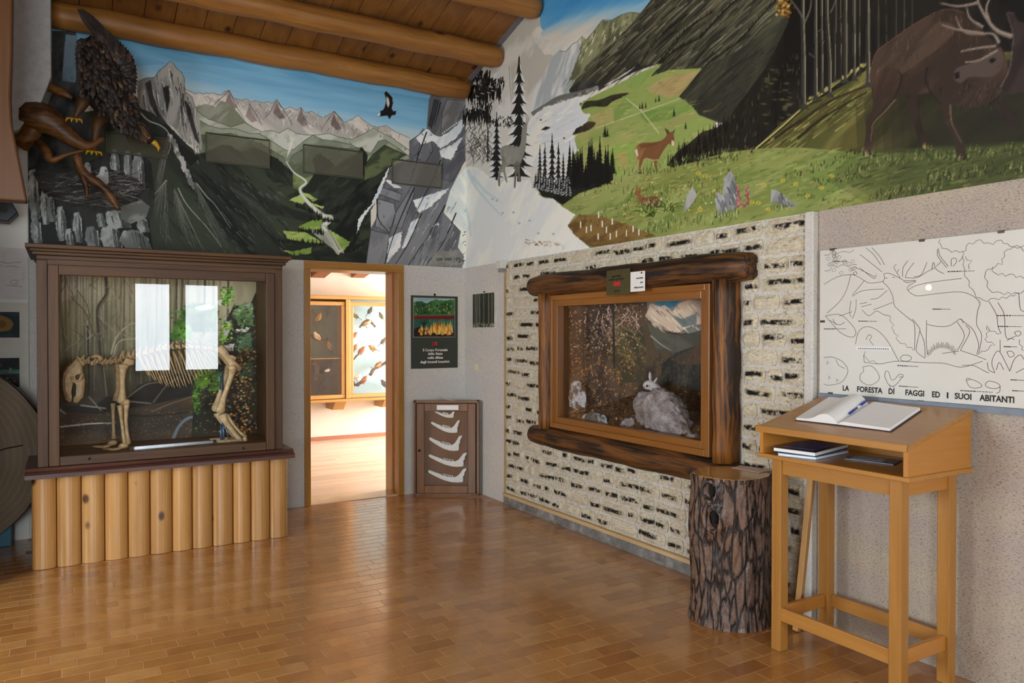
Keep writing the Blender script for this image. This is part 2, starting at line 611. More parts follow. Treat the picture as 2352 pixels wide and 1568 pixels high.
# ---- ceiling of planks and the roof logs
sl = math.sqrt(1 + .27 ** 2)
cz0, czr = ceil_z(0), ceil_z(RIDGE_Y)
ceiling = MB().prism([(XL, .28, cz0 + .06 - .27 * .28), (XL, RIDGE_Y, czr + .06), (XL, 2 * RIDGE_Y - .28, cz0 + .06 - .27 * .28), (XL, 2 * RIDGE_Y - .28, cz0 + .2), (XL, RIDGE_Y, czr + .2), (XL, .28, cz0 + .2)], (6.5, 0, 0)).build('ceiling', M_PLANK, kind='structure')
pw = .221
for i in range(28):
    xa = -.04 - i * pw
    h = random.uniform(0, .004)
    MB().prism([(xa - pw + .004, 0, cz0 + h), (xa - pw + .004, RIDGE_Y, czr + h), (xa - pw + .004, RIDGE_Y, czr + .059), (xa - pw + .004, 0, cz0 + .059)], (pw - .004, 0, 0)).build('ceiling_plank', M_PLANK, ceiling, bevel=.003, segs=1)
MB().prism([(-.05, 0, cz0 - .015), (-.05, RIDGE_Y, czr - .015), (-.05, RIDGE_Y, czr + .055), (-.05, 0, cz0 + .055)], (.045, 0, 0)).build('trim_1', plain('grey_gap_filler', '#6f6a6e', .9), kind='structure')

PIER_X = at(118, 100, 1, -.25).x
for k, (yc, zc, r, lab) in enumerate(((-.1, 3.945, .1, 'lowest roof log running above the mural of the valley'), (-.71, 4.075, .098, 'second roof log, the middle one of the three in view'), (-1.36, 4.285, .1, 'roof log at the very top edge, cut off by the frame'))):
    n, L = 26, 3.5
    m = MB()
    pts, rad = [], []
    x_end = (-.015, -.02, -.03)[min(k, 2)]
    xs_ = [x_end - .0, x_end - .03, x_end - .06] + [x_end - .06 - (abs(PIER_X) - .06 + .02) * (i + 1) / n for i in range(n)]
    for i, x in enumerate(xs_):
        pts.append((x, yc + .006 * math.sin(i * 1.7 + k), zc + .005 * math.sin(i * 1.1 + 2 * k)))
        rad.append(r * ((.8, .95, 1.0)[i] if i < 3 else 1 + .02 * math.sin(i * 2.3)))
    m.tube(pts, rad, 16, True, 1.0, (0, 0, 1), .012)
    o = m.build('roof_log', M_BEAM, smooth=True, cat='beam', label=lab or 'roof log higher up the slope, above the frame', group='roof logs')
_q = [at(x, y, 1, -.45) for x, y in ((118, 176), (96, 232), (40, 300), (-160, 320))]
MB().prism([(PIER_X, -.45, ceil_z(0) + .1), (PIER_X, -.45, _q[0].z), (_q[1].x, -.45, _q[1].z), (_q[2].x, -.45, _q[2].z), (_q[3].x, -.45, _q[3].z), (_q[3].x, -.45, ceil_z(0) + .1)], (0, .449, 0)).build('wall_pier', plain('grey_white_plaster', '#a6a6a4', .9), kind='structure', label='white plaster pier', bevel=.01)

MB().box(XL, -3.98, -1.3, -1.18, 0, ceil_z(-1.2) - .001).build('wall_added_shade', M_PLASTER2, kind='structure')  # unseen wall added to keep window light off the left edge

# ---- doorway
door = empty('door_1', (-1.15, 0, 0), kind='structure')
jl, jr, jt = -1.568, -.734, 2.125
MB().box(-1.622, jl, -.022, 0, 0, jt).build('architrave', M_DOORZ, door, bevel=.004)
MB().box(jr, -.672, -.022, 0, 0, jt).build('architrave', M_DOORZ, door, bevel=.004)
MB().box(-1.622, -.672, -.022, 0, jt, 2.196).build('architrave', M_DOORX, door, bevel=.004)
MB().box(DX0 + .002, jl, 0, WT + .02, 0, jt).build('jamb', M_DOORZ, door)
MB().box(jr, DX1 - .002, 0, WT + .02, 0, jt).build('jamb', M_DOORZ, door)
MB().box(DX0 + .002, DX1 - .002, 0, WT + .02, jt, DZ - .002).build('door_head', M_DOORX, door)
MB().box(jr - .012, jr, .10, .13, 0, jt).build('door_stop', M_DOORZ, door)
MB().box(jl, jr, 0, WT, -.002, .006).build('threshold', plain('beige_marble', '#d9c3a4', .3, 0, .1, 6), door, label='beige marble sill')

# ---- the next room
YN = 4.04
M_NWALL = plain('warm_white_wall', '#efe4d6', .85, 0, .03, 3)
fl2 = MB().box(-3.2, 3.6, WT, YN + .2, -.1, -.004).build('floor_next_room', plain('board_gap', '#8a5a44', .6), kind='structure')
M_BRD = wood('pink_floor_board', '#e8d8c8', '#d3b8a4', 0, 7, .32, .4, coat=.3)
y = WT
while y < YN:
    w = .118
    xc = random.uniform(-1.2, .9)
    MB().box(-3.2, xc - .001, y + .002, min(y + w, YN), -.02, random.uniform(-.001, .001)).build('floor_board', M_BRD, fl2)
    MB().box(xc + .001, 3.6, y + .002, min(y + w, YN), -.02, random.uniform(-.001, .001)).build('floor_board', M_BRD, fl2)
    y += w
MB().box(-3.4, 3.8, YN, YN + .2, 0, 3.4).build('wall_next_back', M_NWALL, kind='structure')
MB().box(-3.4, -3.2, WT, YN, 0, 3.4).build('wall_next_left', wood('bounce_cutting_brown', '#7d5a34', '#5f4224', 2, 6, .6, .4), kind='structure')  # unseen side made brown to cut bounce light onto the door jamb
WN = (.8, 3.4, .5, 2.3)
MB().box(3.6, 3.8, WT, WN[0], 0, 3.4).box(3.6, 3.8, WN[1], YN, 0, 3.4).box(3.6, 3.8, WN[0], WN[1], 0, WN[2]).box(3.6, 3.8, WN[0], WN[1], WN[3], 3.4).build('wall_next_right', M_NWALL, kind='structure')
MB().box(.3, 3.8, WT - .02, WT, 0, 3.4).build('wall_next_front', M_NWALL, kind='structure')
root = empty('window_4', (3.7, 2.1, .5), kind='structure')
MB().box(3.68, 3.69, WN[0], WN[1], WN[2], WN[3]).build('sheer_curtain', M_CURN, root)
MB().box(3.64, 3.7, 2.07, 2.13, WN[2], WN[3]).build('mullion', M_DOORZ, root)
MB().prism([(-3.4, WT, 3.35), (-3.4, YN, 2.62), (-3.4, YN + .2, 2.62), (-3.4, YN + .2, 3.5), (-3.4, WT, 3.5)], (7.2, 0, 0)).build('ceiling_next_room', plain('cream_ceiling', '#f0e2c8', .9, 0, .03), kind='structure')
MB().box(-3.2, 3.6, YN - .02, YN, 0, .055).build('baseboard_next', plain('brick_skirting', '#b4765a', .5), kind='structure')
M_JOIST = wood('next_room_joist', '#b06f2c', '#8a501d', 1, 8, .5, .3)
for px_, lab in ((728, 'short brown joist showing at the left of the doorway top'), (820, 'short brown joist showing at the middle of the doorway top')):
    c = at(px_, 638, 1, YN)
    zz = lambda yy: c.z + (YN - yy) * .178
    MB().prism([(c.x - .09, YN, c.z), (c.x - .09, 2.2, zz(2.2)), (c.x - .09, 2.2, zz(2.2) + .16), (c.x - .09, YN, c.z + .16)], (.2, 0, 0)).build('ceiling_joist', M_JOIST, cat='joist', label=lab, bevel=.006)

# ================================================================== PAINTER (for murals, painted backdrops and printed pictures)
RNG = np.random.default_rng(11)


def _noise(n=1024, cells=(16, 32, 64, 128), w=(1, .7, .45, .3)):
    out = np.zeros((n, n), np.float32)
    for c, k in zip(cells, w):
        g = RNG.random((c, c), dtype=np.float32)
        i = np.arange(n) * c / n
        i0 = i.astype(int); f = i - i0; f = f * f * (3 - 2 * f); i1 = (i0 + 1) % c
        a = g[i0][:, i0] * (1 - f)[None] + g[i0][:, i1] * f[None]
        b = g[i1][:, i0] * (1 - f)[None] + g[i1][:, i1] * f[None]
        out += k * (a * (1 - f)[:, None] + b * f[:, None])
    out -= out.mean(); out /= out.std()
    return np.clip(out * .28 + .5, 0, 1).astype(np.float32)


NOISE = _noise()


def hx(c):
    if not isinstance(c, str): return np.array(c, np.float32)
    c = c.lstrip('#')
    return np.array([int(c[i:i + 2], 16) / 255 for i in (0, 2, 4)], np.float32)


class Canvas:
    """raster in the plane's own metres; points may be given as photograph pixels on that plane"""
    def __init__(s, o, eu, ev, w, h, res, bg, ss=2, conv='px'):
        s.o, s.eu, s.ev, s.w, s.h, s.res, s.ss = Vector(o), Vector(eu), Vector(ev), w, h, res, ss
        s.nx, s.ny = int(round(w / res)), int(round(h / res))
        s.img = np.empty((s.ny * ss, s.nx * ss, 3), np.float32)
        s.img[:] = hx(bg)
        s.k = ss / res
        s.conv = conv
        nrm = s.eu.cross(s.ev)
        s.n = np.array(nrm); s.d0 = float(nrm.dot(s.o - CAM))

    def rc(s, pts):
        p = np.asarray(pts, float)
        if s.conv == 'uv':
            return p * s.k
        d = np.array(FW)[None] + np.outer((p[:, 0] - 1176) / F_PX, np.array(RT)) - np.outer((p[:, 1] - 784) / F_PX, np.array(UP))
        t = s.d0 / (d @ s.n)
        q = np.array(CAM)[None] + d * t[:, None] - np.array(s.o)[None]
        return np.stack([q @ np.array(s.eu), q @ np.array(s.ev)], 1) * s.k

    def mask(s, q):
        H_, W_ = s.img.shape[:2]
        c0, c1 = max(int(math.floor(q[:, 0].min())), 0), min(int(math.ceil(q[:, 0].max())) + 1, W_)
        r0, r1 = max(int(math.floor(q[:, 1].min())), 0), min(int(math.ceil(q[:, 1].max())) + 1, H_)
        if c1 <= c0 or r1 <= r0: return None
        buf = np.zeros((r1 - r0, c1 - c0 + 1), np.int16)
        x0, y0 = q[:, 0], q[:, 1]
        x1, y1 = np.roll(x0, -1), np.roll(y0, -1)
        for a, b, c, d in zip(x0, y0, x1, y1):
            if b == d: continue
            if b > d: a, b, c, d = c, d, a, b
            ra, rb = max(int(math.ceil(b - .5)), r0), min(int(math.ceil(d - .5)), r1)
            if rb <= ra: continue
            r = np.arange(ra, rb)
            x = a + (r + .5 - b) * (c - a) / (d - b)
            i = np.clip(np.ceil(x - .5).astype(int), c0, c1) - c0
            buf[r - r0, i] += 1
        m = (np.cumsum(buf, 1)[:, :-1] & 1).astype(bool)
        return r0, r1, c0, c1, m

    def tex(s, r0, r1, c0, c1, ang, ln, wd, seed):
        r, c = np.mgrid[r0:r1, c0:c1]
        ca, sa = math.cos(math.radians(ang)), math.sin(math.radians(ang))
        a = ((c * ca + r * sa) * (4.0 / ln) + seed * 131).astype(int) & 1023
        b = ((r * ca - c * sa) * (4.0 / wd) + seed * 57).astype(int) & 1023
        return NOISE[b, a]

    def fill(s, pts, c1, c2=None, ang=0, ln=6, wd=2, lo=.3, hi=.7, alpha=1.0, rough=0, c3=None, raw=False):
        pts = list(pts)
        if rough: pts = jag(pts, rough)
        q = np.asarray(pts, float) * (s.k if raw else 1) if raw else s.rc(pts)
        mm = s.mask(q)
        if mm is None: return
        r0, r1, c0, c1_, m = mm
        reg = s.img[r0:r1, c0:c1_]
        if c2 is None:
            col = np.broadcast_to(hx(c1), reg.shape)
        else:
            t = s.tex(r0, r1, c0, c1_, ang, ln, wd, random.randint(0, 999))
            t = np.clip((t - lo) / (hi - lo), 0, 1)[..., None]
            col = hx(c1) * (1 - t) + hx(c2) * t
            if c3 is not None:
                u = s.tex(r0, r1, c0, c1_, ang, ln * 4, wd * 4, random.randint(0, 999))
                u = np.clip((u - .45) / .25, 0, 1)[..., None]
                col = col * (1 - u * .8) + hx(c3) * u * .8
        a = (m * alpha)[..., None]
        s.img[r0:r1, c0:c1_] = reg * (1 - a) + col * a

    def grad(s, pts, stops, p0, p1, namp=.0, ang=0, ln=10, wd=2, alpha=1.0):
        """stops [(t, colour)] from pixel p0 to pixel p1"""
        mm = s.mask(s.rc(pts))
        if mm is None: return
        r0, r1, c0, c1, m = mm
        a, b = s.rc([p0, p1])
        d = b - a
        r, c = np.mgrid[r0:r1, c0:c1]
        t = ((c - a[0]) * d[0] + (r - a[1]) * d[1]) / (d @ d)
        if namp: t = t + (s.tex(r0, r1, c0, c1, ang, ln, wd, random.randint(0, 999)) - .5) * namp
        xs = [q[0] for q in stops]
        col = np.stack([np.interp(t, xs, [hx(q[1])[i] for q in stops]) for i in range(3)], -1)
        reg = s.img[r0:r1, c0:c1]
        mk = (m * alpha)[..., None]
        s.img[r0:r1, c0:c1] = reg * (1 - mk) + col * mk

    def stroke(s, pts, col, w0, w1=None, alpha=1.0):
        p = np.asarray(pts, float)
        w1 = w0 if w1 is None else w1
        t = np.gradient(p, axis=0)
        n = np.stack([-t[:, 1], t[:, 0]], 1)
        n /= np.maximum(np.linalg.norm(n, axis=1, keepdims=True), 1e-9)
        w = np.linspace(w0, w1, len(p))[:, None] / 2
        a, b = p + n * w, p - n * w
        for i in range(len(p) - 1):
            s.fill([a[i], a[i + 1], b[i + 1], b[i]], col, alpha=alpha)

    def spruce(s, x, y0, y1, w, col='#1b1a17', snow=None, lev=9):
        """fir with its tip at x, y0 and foot at y1"""
        h = y1 - y0
        s.stroke([(x, y0 - h * .04), (x, y1)], col, max(w * .05, .6), w * .12)
        for i in range(lev):
            f = (i + .6) / lev
            yy = y0 + h * f * .96
            ww = w * .5 * (f ** (.6 if snow else .85)) * random.uniform(.8, 1.15)
            th = h / lev * 1.25
            for sg in (-1, 1):
                s.fill([(x, yy - th), (x + sg * ww * .6, yy - th * .1), (x + sg * ww, yy + th * .35), (x + sg * ww * .5, yy + th * .3), (x, yy + th * .25)], col)
                if snow and random.random() < .85:
                    s.fill([(x + sg * ww * .12, yy - th * .45), (x + sg * ww * .6, yy - th * .2), (x + sg * ww * 1.05, yy + th * .22), (x + sg * ww * .95, yy + th * .34), (x + sg * ww * .5, yy + th * .1)], snow)

    def grass(s, pts_line, n, col, h, lean=0.0, w=1.2, spread=4):
        p = np.asarray(pts_line, float)
        seg = np.r_[0, np.cumsum(np.linalg.norm(np.diff(p, axis=0), axis=1))]
        for _ in range(n):
            t = random.random() * seg[-1]
            x, y = np.interp(t, seg, p[:, 0]), np.interp(t, seg, p[:, 1]) + random.uniform(-spread, spread)
            hh = h * random.uniform(.5, 1.2)
            c = col if isinstance(col, str) else random.choice(col)
            dx = hh * (lean + random.uniform(-.3, .3))
            s.fill([(x - w / 2, y), (x + dx, y - hh), (x + w / 2, y)], c)

    def mesh(s, name, mat, parent=None, gain=1.0, keep=None, depth=0.0, lift=None, **kw):
        """a fine grid carrying the picture on its points"""
        ss = s.ss
        im = s.img[:s.ny * ss, :s.nx * ss].reshape(s.ny, ss, s.nx, ss, 3).mean((1, 3))
        im = np.clip(im * gain, 0, 1)
        lin = np.where(im <= .04045, im / 12.92, ((im + .055) / 1.055) ** 2.4)
        ny, nx = s.ny, s.nx
        uu, vv = np.meshgrid((np.arange(nx) + .5) / nx * s.w, (np.arange(ny) + .5) / ny * s.h)
        uu[:, 0] = 0; uu[:, -1] = s.w; vv[0] = 0; vv[-1] = s.h
        off = np.zeros_like(uu) if lift is None else lift(uu, vv)
        nrm = np.array(s.eu.cross(s.ev))
        co = uu[..., None] * np.array(s.eu) + vv[..., None] * np.array(s.ev) + off[..., None] * nrm
        idx = np.arange(ny * nx).reshape(ny, nx)
        q = np.stack([idx[:-1, :-1], idx[:-1, 1:], idx[1:, 1:], idx[1:, :-1]], -1).reshape(-1, 4)
        if keep is not None:
            kk = keep(uu, vv)
            q = q[(kk[:-1, :-1] & kk[:-1, 1:] & kk[1:, 1:] & kk[1:, :-1]).reshape(-1)]
        used = np.zeros(ny * nx, bool); used[q.reshape(-1)] = True
        remap = np.cumsum(used) - 1
        co = co.reshape(-1, 3)[used]; lin = lin.reshape(-1, 3)[used]; q = remap[q]
        me = bpy.data.meshes.new(name)
        me.vertices.add(len(co)); me.vertices.foreach_set('co', co.astype(np.float32).ravel())
        me.loops.add(q.size); me.loops.foreach_set('vertex_index', q.astype(np.int32).ravel())
        me.polygons.add(len(q))
        me.polygons.foreach_set('loop_start', np.arange(0, q.size, 4, dtype=np.int32))
        me.polygons.foreach_set('loop_total', np.full(len(q), 4, np.int32))
        me.update(calc_edges=True)
        ca = me.color_attributes.new('paint', 'FLOAT_COLOR', 'POINT')
        ca.data.foreach_set('color', np.c_[lin, np.ones(len(lin))].astype(np.float32).ravel())
        me.materials.append(mat)
        o = bpy.data.objects.new(name, me)
        COL.objects.link(o)
        place(o, s.o + s.eu.cross(s.ev) * depth, parent)
        tag(o, **kw)
        return o

    def sample(s, u, v):
        c = np.clip((np.asarray(u) * s.k).astype(int), 0, s.img.shape[1] - 1)
        r = np.clip((np.asarray(v) * s.k).astype(int), 0, s.img.shape[0] - 1)
        return s.img[r, c]


def jag(pts, amp, step=None):
    out = []
    step = step or max(amp * 2.2, 3)
    n = len(pts)
    for i in range(n):
        a, b = np.array(pts[i], float), np.array(pts[(i + 1) % n], float)
        k = max(1, int(np.linalg.norm(b - a) / step))
        for j in range(k):
            p = a + (b - a) * j / k
            if j: p = p + np.array([random.uniform(-amp, amp), random.uniform(-amp, amp)])
            out.append(tuple(p))
    return out


def curve(pts, n=8):
    """smooth line through points"""
    p = [np.array(q, float) for q in pts]
    p = [2 * p[0] - p[1]] + p + [2 * p[-1] - p[-2]]
    out = []
    for i in range(1, len(p) - 2):
        a, b, c, d = p[i - 1:i + 3]
        for k in range(n):
            t = k / n
            out.append(tuple(.5 * (2 * b + (c - a) * t + (2 * a - 5 * b + 4 * c - d) * t * t + (3 * b - a - 3 * c + d) * t ** 3)))
    out.append(tuple(p[-2]))
    return out


zA = lambda *p: [(x * .3955, y * .3955) for x, y in p]
zB = lambda *p: [(280 + x / 2.8, 60 + y / 2.8) for x, y in p]
zC = lambda *p: [(1040 + x / 2.6136, y / 2.6136) for x, y in p]
zD = lambda *p: [(1600 + x / 3.016, y / 3.016) for x, y in p]

# ================================================================== MURAL ON THE BACK WALL
MX0 = at(65, 500, 1, 0).x
RES = .0046
B = Canvas((MX0, 0, MUR_Z), (1, 0, 0), (0, 0, 1), -MX0, 1.9, RES, '#8fb4c8')
ALL = [(-400, -300), (1300, -300), (1300, 900), (-400, 900)]
def wpx(x, z):
    return topx((x, 0, z))


B.grad(ALL, [(0, '#5d95b6'), (.35, '#7fb3d0'), (.62, '#a9c6d2'), (.8, '#cfcdc2'), (1, '#d6cfc2')], wpx(-2.2, 3.88), wpx(-2.2 - .03, 3.36), .3, 0, 40, 3)
B.fill(zB((100, 150), (420, 100), (1100, 250), (1990, 420), (1990, 470), (1100, 330), (420, 230), (90, 260)), '#5b97bd', '#86b6d2', -13, 40, 4, alpha=.45)
# far snowy range
far = zB((400, 405), (450, 425), (470, 438), (500, 428), (520, 440), (545, 430), (560, 438), (585, 428), (610, 440), (640, 445), (660, 422), (690, 412), (715, 462), (740, 470), (770, 478), (800, 466), (830, 490), (850, 480), (880, 486), (910, 494), (940, 486), (965, 500), (995, 472), (1020, 520), (1050, 535), (1080, 520), (1120, 540), (1150, 522), (1180, 562), (1220, 548), (1250, 570), (1290, 590), (1330, 570), (1365, 546), (1400, 585), (1430, 620), (1480, 600), (1520, 575), (1560, 610), (1600, 640), (1640, 650), (1700, 640), (1760, 680), (1850, 720), (1900, 860), (1500, 1000), (500, 800))
B.fill(far, '#d2cbc0', '#aea9a0', -30, 10, 3, rough=1.2)
B.stroke(far[:44], '#5a4f4a', 1.0)
for _ in range(150):
    x = random.uniform(430, 1800)
    top = np.interp(x, [430, 690, 1000, 1365, 1800], [440, 440, 510, 570, 690])
    y = top + random.uniform(5, 90)
    dx = random.choice((-1, 1)) * random.uniform(8, 30)
    c = random.choice(['#7b6a66', '#8d7d78', '#e6e1d6', '#efe9df', '#6d665f'])
    B.stroke(zB((x, y), (x + dx * .6, y + 18), (x + dx, y + random.uniform(30, 60))), c, random.uniform(.8, 2.2), .4, .85)
for pk in (((690, 415), (600, 500), (560, 560)), ((690, 415), (740, 520), (790, 600)), ((995, 475), (950, 560), (905, 600)), ((1000, 480), (1060, 570), (1100, 640)), ((1365, 550), (1320, 610), (1300, 640)), ((1365, 550), (1420, 620), (1440, 680)), ((1150, 525), (1180, 600), (1240, 650)), ((820, 500), (870, 580), (900, 640))):
    B.stroke(curve(zB(*pk)), '#4c3f40', 1.6, .6)
    x, y = pk[0]
    B.fill(zB((x, y + 6), (x + 12, y + 50), (x + 50, y + 110), (x + 15, y + 120), (x - 25, y + 80)), '#8a7470', '#6c5c59', 60, 5, 2, alpha=.7)
# greener middle ranges
B.fill(zB((470, 520), (540, 500), (600, 520), (640, 480), (690, 500), (750, 560), (800, 620), (860, 660), (800, 660), (640, 640), (500, 600)), '#7c8069', '#98998a', 50, 8, 2)
for k, (pts, a, b) in enumerate((
        (((480, 545), (560, 600), (640, 625), (700, 650), (790, 620), (840, 650), (900, 680), (960, 670), (1010, 690), (1070, 655), (1120, 690), (1180, 700), (1260, 700), (1330, 690), (1400, 715), (1480, 730), (1560, 690), (1620, 655), (1680, 690), (1740, 720), (1850, 800), (1850, 900), (500, 900)), '#a3a794', '#c5c5b8'),
        (((490, 600), (560, 640), (640, 660), (730, 660), (820, 690), (880, 690), (950, 730), (1040, 790), (1060, 800), (1110, 790), (1170, 740), (1230, 700), (1290, 730), (1380, 740), (1470, 760), (1530, 790), (1600, 820), (1650, 740), (1690, 730), (1800, 800), (1860, 850), (1860, 1000), (500, 1000)), '#7d8670', '#9aa088'),
        (((500, 700), (700, 690), (900, 760), (1050, 850), (1060, 900), (1100, 830), (1200, 770), (1300, 770), (1450, 790), (1540, 780), (1580, 830), (1560, 1000), (1100, 1050), (500, 1000)), '#566049', '#6f7861'))):
    q = zB(*pts)
    B.fill(q, a, b, 35, 10, 3, rough=.8)
    B.stroke(q[:-2], '#39413a', 1.3, 1.3, .8)
B.fill(zB((1040, 700), (1110, 720), (1090, 790), (1060, 850), (1075, 770)), '#d8d6c8', '#aab09c', 60, 5, 2)
for _ in range(90):
    x, y = random.uniform(520, 1500), random.uniform(680, 900)
    B.stroke(zB((x, y), (x + 20, y + 25)), random.choice(['#8b937c', '#4b553f', '#a3a992']), 1.5, .5, .6)
# dark wooded slopes
B.fill(zB((1000, 950), (1250, 1000), (1600, 1000), (1600, 1600), (900, 1600), (900, 1100)), '#3b4231', '#22261d', 20, 8, 3)
dk = '#23261f'
B.fill(zB((480, 830), (560, 800), (640, 765), (700, 770), (760, 810), (840, 780), (900, 800), (950, 830), (1000, 850), (1050, 900), (1200, 1010), (1140, 1060), (1050, 1010), (900, 1000), (500, 900)), '#363b30', '#20241d', -48, 10, 3, rough=1)
B.fill(zB((1150, 1060), (1200, 1000), (1240, 950), (1220, 850), (1270, 820), (1330, 860), (1370, 900), (1430, 860), (1500, 830), (1545, 775), (1580, 830), (1560, 1000), (1450, 1060), (1340, 1100), (1250, 1120)), '#3a4033', '#242820', 40, 10, 3, rough=1)
B.fill(zB((1100, 930), (1170, 980), (1230, 960), (1200, 1010), (1150, 1060), (1100, 1040)), '#5a6440', '#7b8a58', 30, 6, 2)
B.fill(zB((100, 480), (300, 640), (420, 760), (520, 850), (700, 880), (850, 900), (960, 990), (1060, 1100), (1200, 1120), (1290, 1225), (1180, 1260), (1050, 1300), (1010, 1340), (1080, 1500), (1000, 1600), (-900, 1600), (-900, 700)), '#2e3229', '#191c17', -45, 14, 3, c3='#3d4433', rough=1)
B.fill(zB((600, 900), (800, 1000), (960, 1100), (1100, 1180), (1290, 1225), (1200, 1260), (900, 1200), (700, 1050)), '#262822', '#3d4038', -35, 8, 3)
for _ in range(130):
    x, y = random.uniform(560, 1050), random.uniform(900, 1450)
    if y < 800 + (x - 560) * .55: continue
    B.stroke(zB((x, y), (x + 35, y + 38)), random.choice(['#41473a', '#565c4c', '#60655a', '#12140f']), random.uniform(1.5, 4), .6, .7)
B.fill(zB((1240, 1140), (1330, 1110), (1480, 1040), (1600, 970), (1700, 880), (1740, 880), (1650, 1100), (1560, 1260), (1500, 1400), (1380, 1500), (1330, 1330), (1380, 1250), (1360, 1200)), '#30342b', '#171a15', 48, 10, 3, rough=1.2)
B.fill(zB((1560, 900), (1610, 830), (1690, 765), (1760, 800), (1830, 830), (1740, 880), (1640, 960), (1560, 990)), '#3c4430', '#5f6a48', 35, 6, 2, rough=1)
B.stroke(zB((1560, 900), (1610, 830), (1690, 765), (1760, 800), (1830, 830)), '#1c2018', 1.6)
# river and meadows
for pts in (((1075, 1120), (1140, 1085), (1195, 1118), (1160, 1145)), ((1150, 1070), (1190, 1075), (1260, 1115), (1230, 1130)), ((1135, 1290), (1220, 1250), (1295, 1235), (1275, 1310), (1170, 1312)), ((1035, 1318), (1180, 1325), (1300, 1395), (1200, 1392), (1070, 1370)), ((1040, 1440), (1100, 1450), (1220, 1420), (1215, 1462), (1100, 1480)), ((1335, 1310), (1470, 1390), (1425, 1450), (1360, 1380)), ((1210, 1135), (1300, 1160), (1290, 1175), (1220, 1150))):
    B.fill(zB(*pts), '#7e9a45', '#a9bd68', 20, 6, 2, rough=1.2)
riv = curve(zB((1055, 870), (1105, 940), (1185, 1000), (1145, 1050), (1195, 1130), (1290, 1215), (1345, 1235), (1300, 1290), (1350, 1370), (1410, 1470)))
B.stroke(riv, '#bdbfae', 2, 17)
B.stroke(riv, '#d9d8ca', 1, 7)
B.stroke(curve(zB((1300, 1280), (1340, 1330), (1400, 1440))), '#8f9a7c', 2, 5)
B.fill(zB((1200, 1310), (1330, 1320), (1400, 1470), (1340, 1420), (1250, 1350)), '#c4c4b6', '#a6a99a', -40, 5, 2, alpha=.8)
for x0_, x1_, y0_, y1_ in ((1000, 1300, 1380, 1400), (1020, 1400, 1480, 1480), (1200, 1400, 1240, 1250), (1100, 1290, 1140, 1225), (1400, 1560, 1480, 1400), (1130, 1300, 1310, 1330)):
    for _ in range(40):
        u = random.random()
        x, y = x0_ + (x1_ - x0_) * u, y0_ + (y1_ - y0_) * u + random.uniform(-8, 8)
        a = zB((x, y))[0]
        B.spruce(a[0], a[1] - random.uniform(5, 9), a[1] + 3, random.uniform(4, 6), '#151812', None, 4)
B.fill(zB((1000, 1470), (1200, 1475), (1400, 1470), (1570, 1430), (1580, 1560), (900, 1560)), '#1d211a', '#2d3228', 0, 6, 3)
# rock tower and its dark flank on the left
tower = zB((100, 360), (150, 335), (210, 330), (240, 285), (275, 262), (310, 225), (335, 245), (350, 272), (385, 300), (402, 340), (405, 420), (450, 455), (470, 520), (500, 600), (520, 810), (480, 780), (400, 740), (330, 650), (250, 600), (130, 560), (100, 480))
B.fill(tower, '#aaa8a1', '#7f7e79', 82, 10, 2, rough=1.3)
B.stroke(tower[:13], '#3b3a37', 1.1)
for _ in range(75):
    x = random.uniform(130, 500)
    ytop = np.interp(x, [130, 310, 400, 500], [360, 260, 360, 600])
    y = random.uniform(ytop, ytop + 260)
    L = random.uniform(40, 150)
    B.stroke(curve(zB((x, y), (x + random.uniform(0, 14), y + L * .5), (x + L * .16, y + L)), 3), random.choice(['#2c2b29', '#1f1f1d', '#cfcdc6', '#d8d6cf', '#565551']), random.uniform(1, 3.4), .5)
for pts in (((150, 370), (185, 345), (200, 440), (240, 560), (300, 640), (240, 610), (180, 500)), ((262, 400), (300, 380), (310, 470), (290, 560)), ((405, 470), (440, 520), (500, 760), (470, 730), (430, 600))):
    B.fill(zB(*pts), '#242422', '#3a3937', 75, 8, 2)
B.fill(zB((90, 520), (200, 560), (330, 690), (430, 780), (500, 850), (440, 900), (330, 760), (100, 620)), '#1b1d19', '#2b2e28', -40, 8, 3)
B.stroke(curve(zB((80, 500), (160, 600), (250, 640), (300, 690), (310, 780), (260, 900))), '#b5b3ad', 3.2, 1.2)
for k in range(12):
    x, y = 300 + k * 13 + random.uniform(-8, 8), 690 + k * 28
    B.fill(zB((x, y), (x + 28, y + 10), (x + 32, y + 40), (x + 12, y + 55), (x - 4, y + 25)), '#c2c0b9', '#75746f', 70, 5, 2)
    B.stroke(zB((x + 32, y), (x + 40, y + 50)), '#161714', 2)
for apex, base, c in (((285, 985), ((190, 1120), (230, 1300), (330, 1480)), '#7d8076'), ((340, 1040), ((330, 1200), (430, 1400), (560, 1480)), '#8d8f82'), ((470, 1000), ((500, 1180), (620, 1380), (720, 1480)), '#6a6d60'), ((300, 700), ((250, 900), (215, 1040), (240, 1100)), '#85857d')):
    for _ in range(46):
        u = random.random()
        p = curve(base, 5); q = p[int(u * (len(p) - 1))]
        mx, my = (apex[0] + q[0]) / 2 + random.uniform(-12, 12), (apex[1] + q[1]) / 2 + random.uniform(-12, 12)
        cc_ = hx(c) * random.uniform(.35, 1.15)
        B.stroke(curve(zB((apex[0] + random.uniform(-6, 6), apex[1] + random.uniform(0, 30)), (mx, my), q), 3), cc_, random.uniform(1, 3.5), .5, .5)
for pts in (((360, 1040), (420, 1150), (560, 1310), (670, 1462)), ((480, 1010), (545, 1095), (600, 1150), (700, 1300)), ((285, 990), (240, 1050), (205, 1085))):
    B.stroke(curve(zB(*pts)), '#b9b8ad', 2.6, .8, .9)
for _ in range(60):
    x, y = random.uniform(230, 800), random.uniform(1000, 1450)
    B.stroke(zB((x, y), (x + 40, y + 55)), random.choice(['#565a4d', '#20231e', '#6d7062', '#10120e']), random.uniform(1, 4), .5, .6)
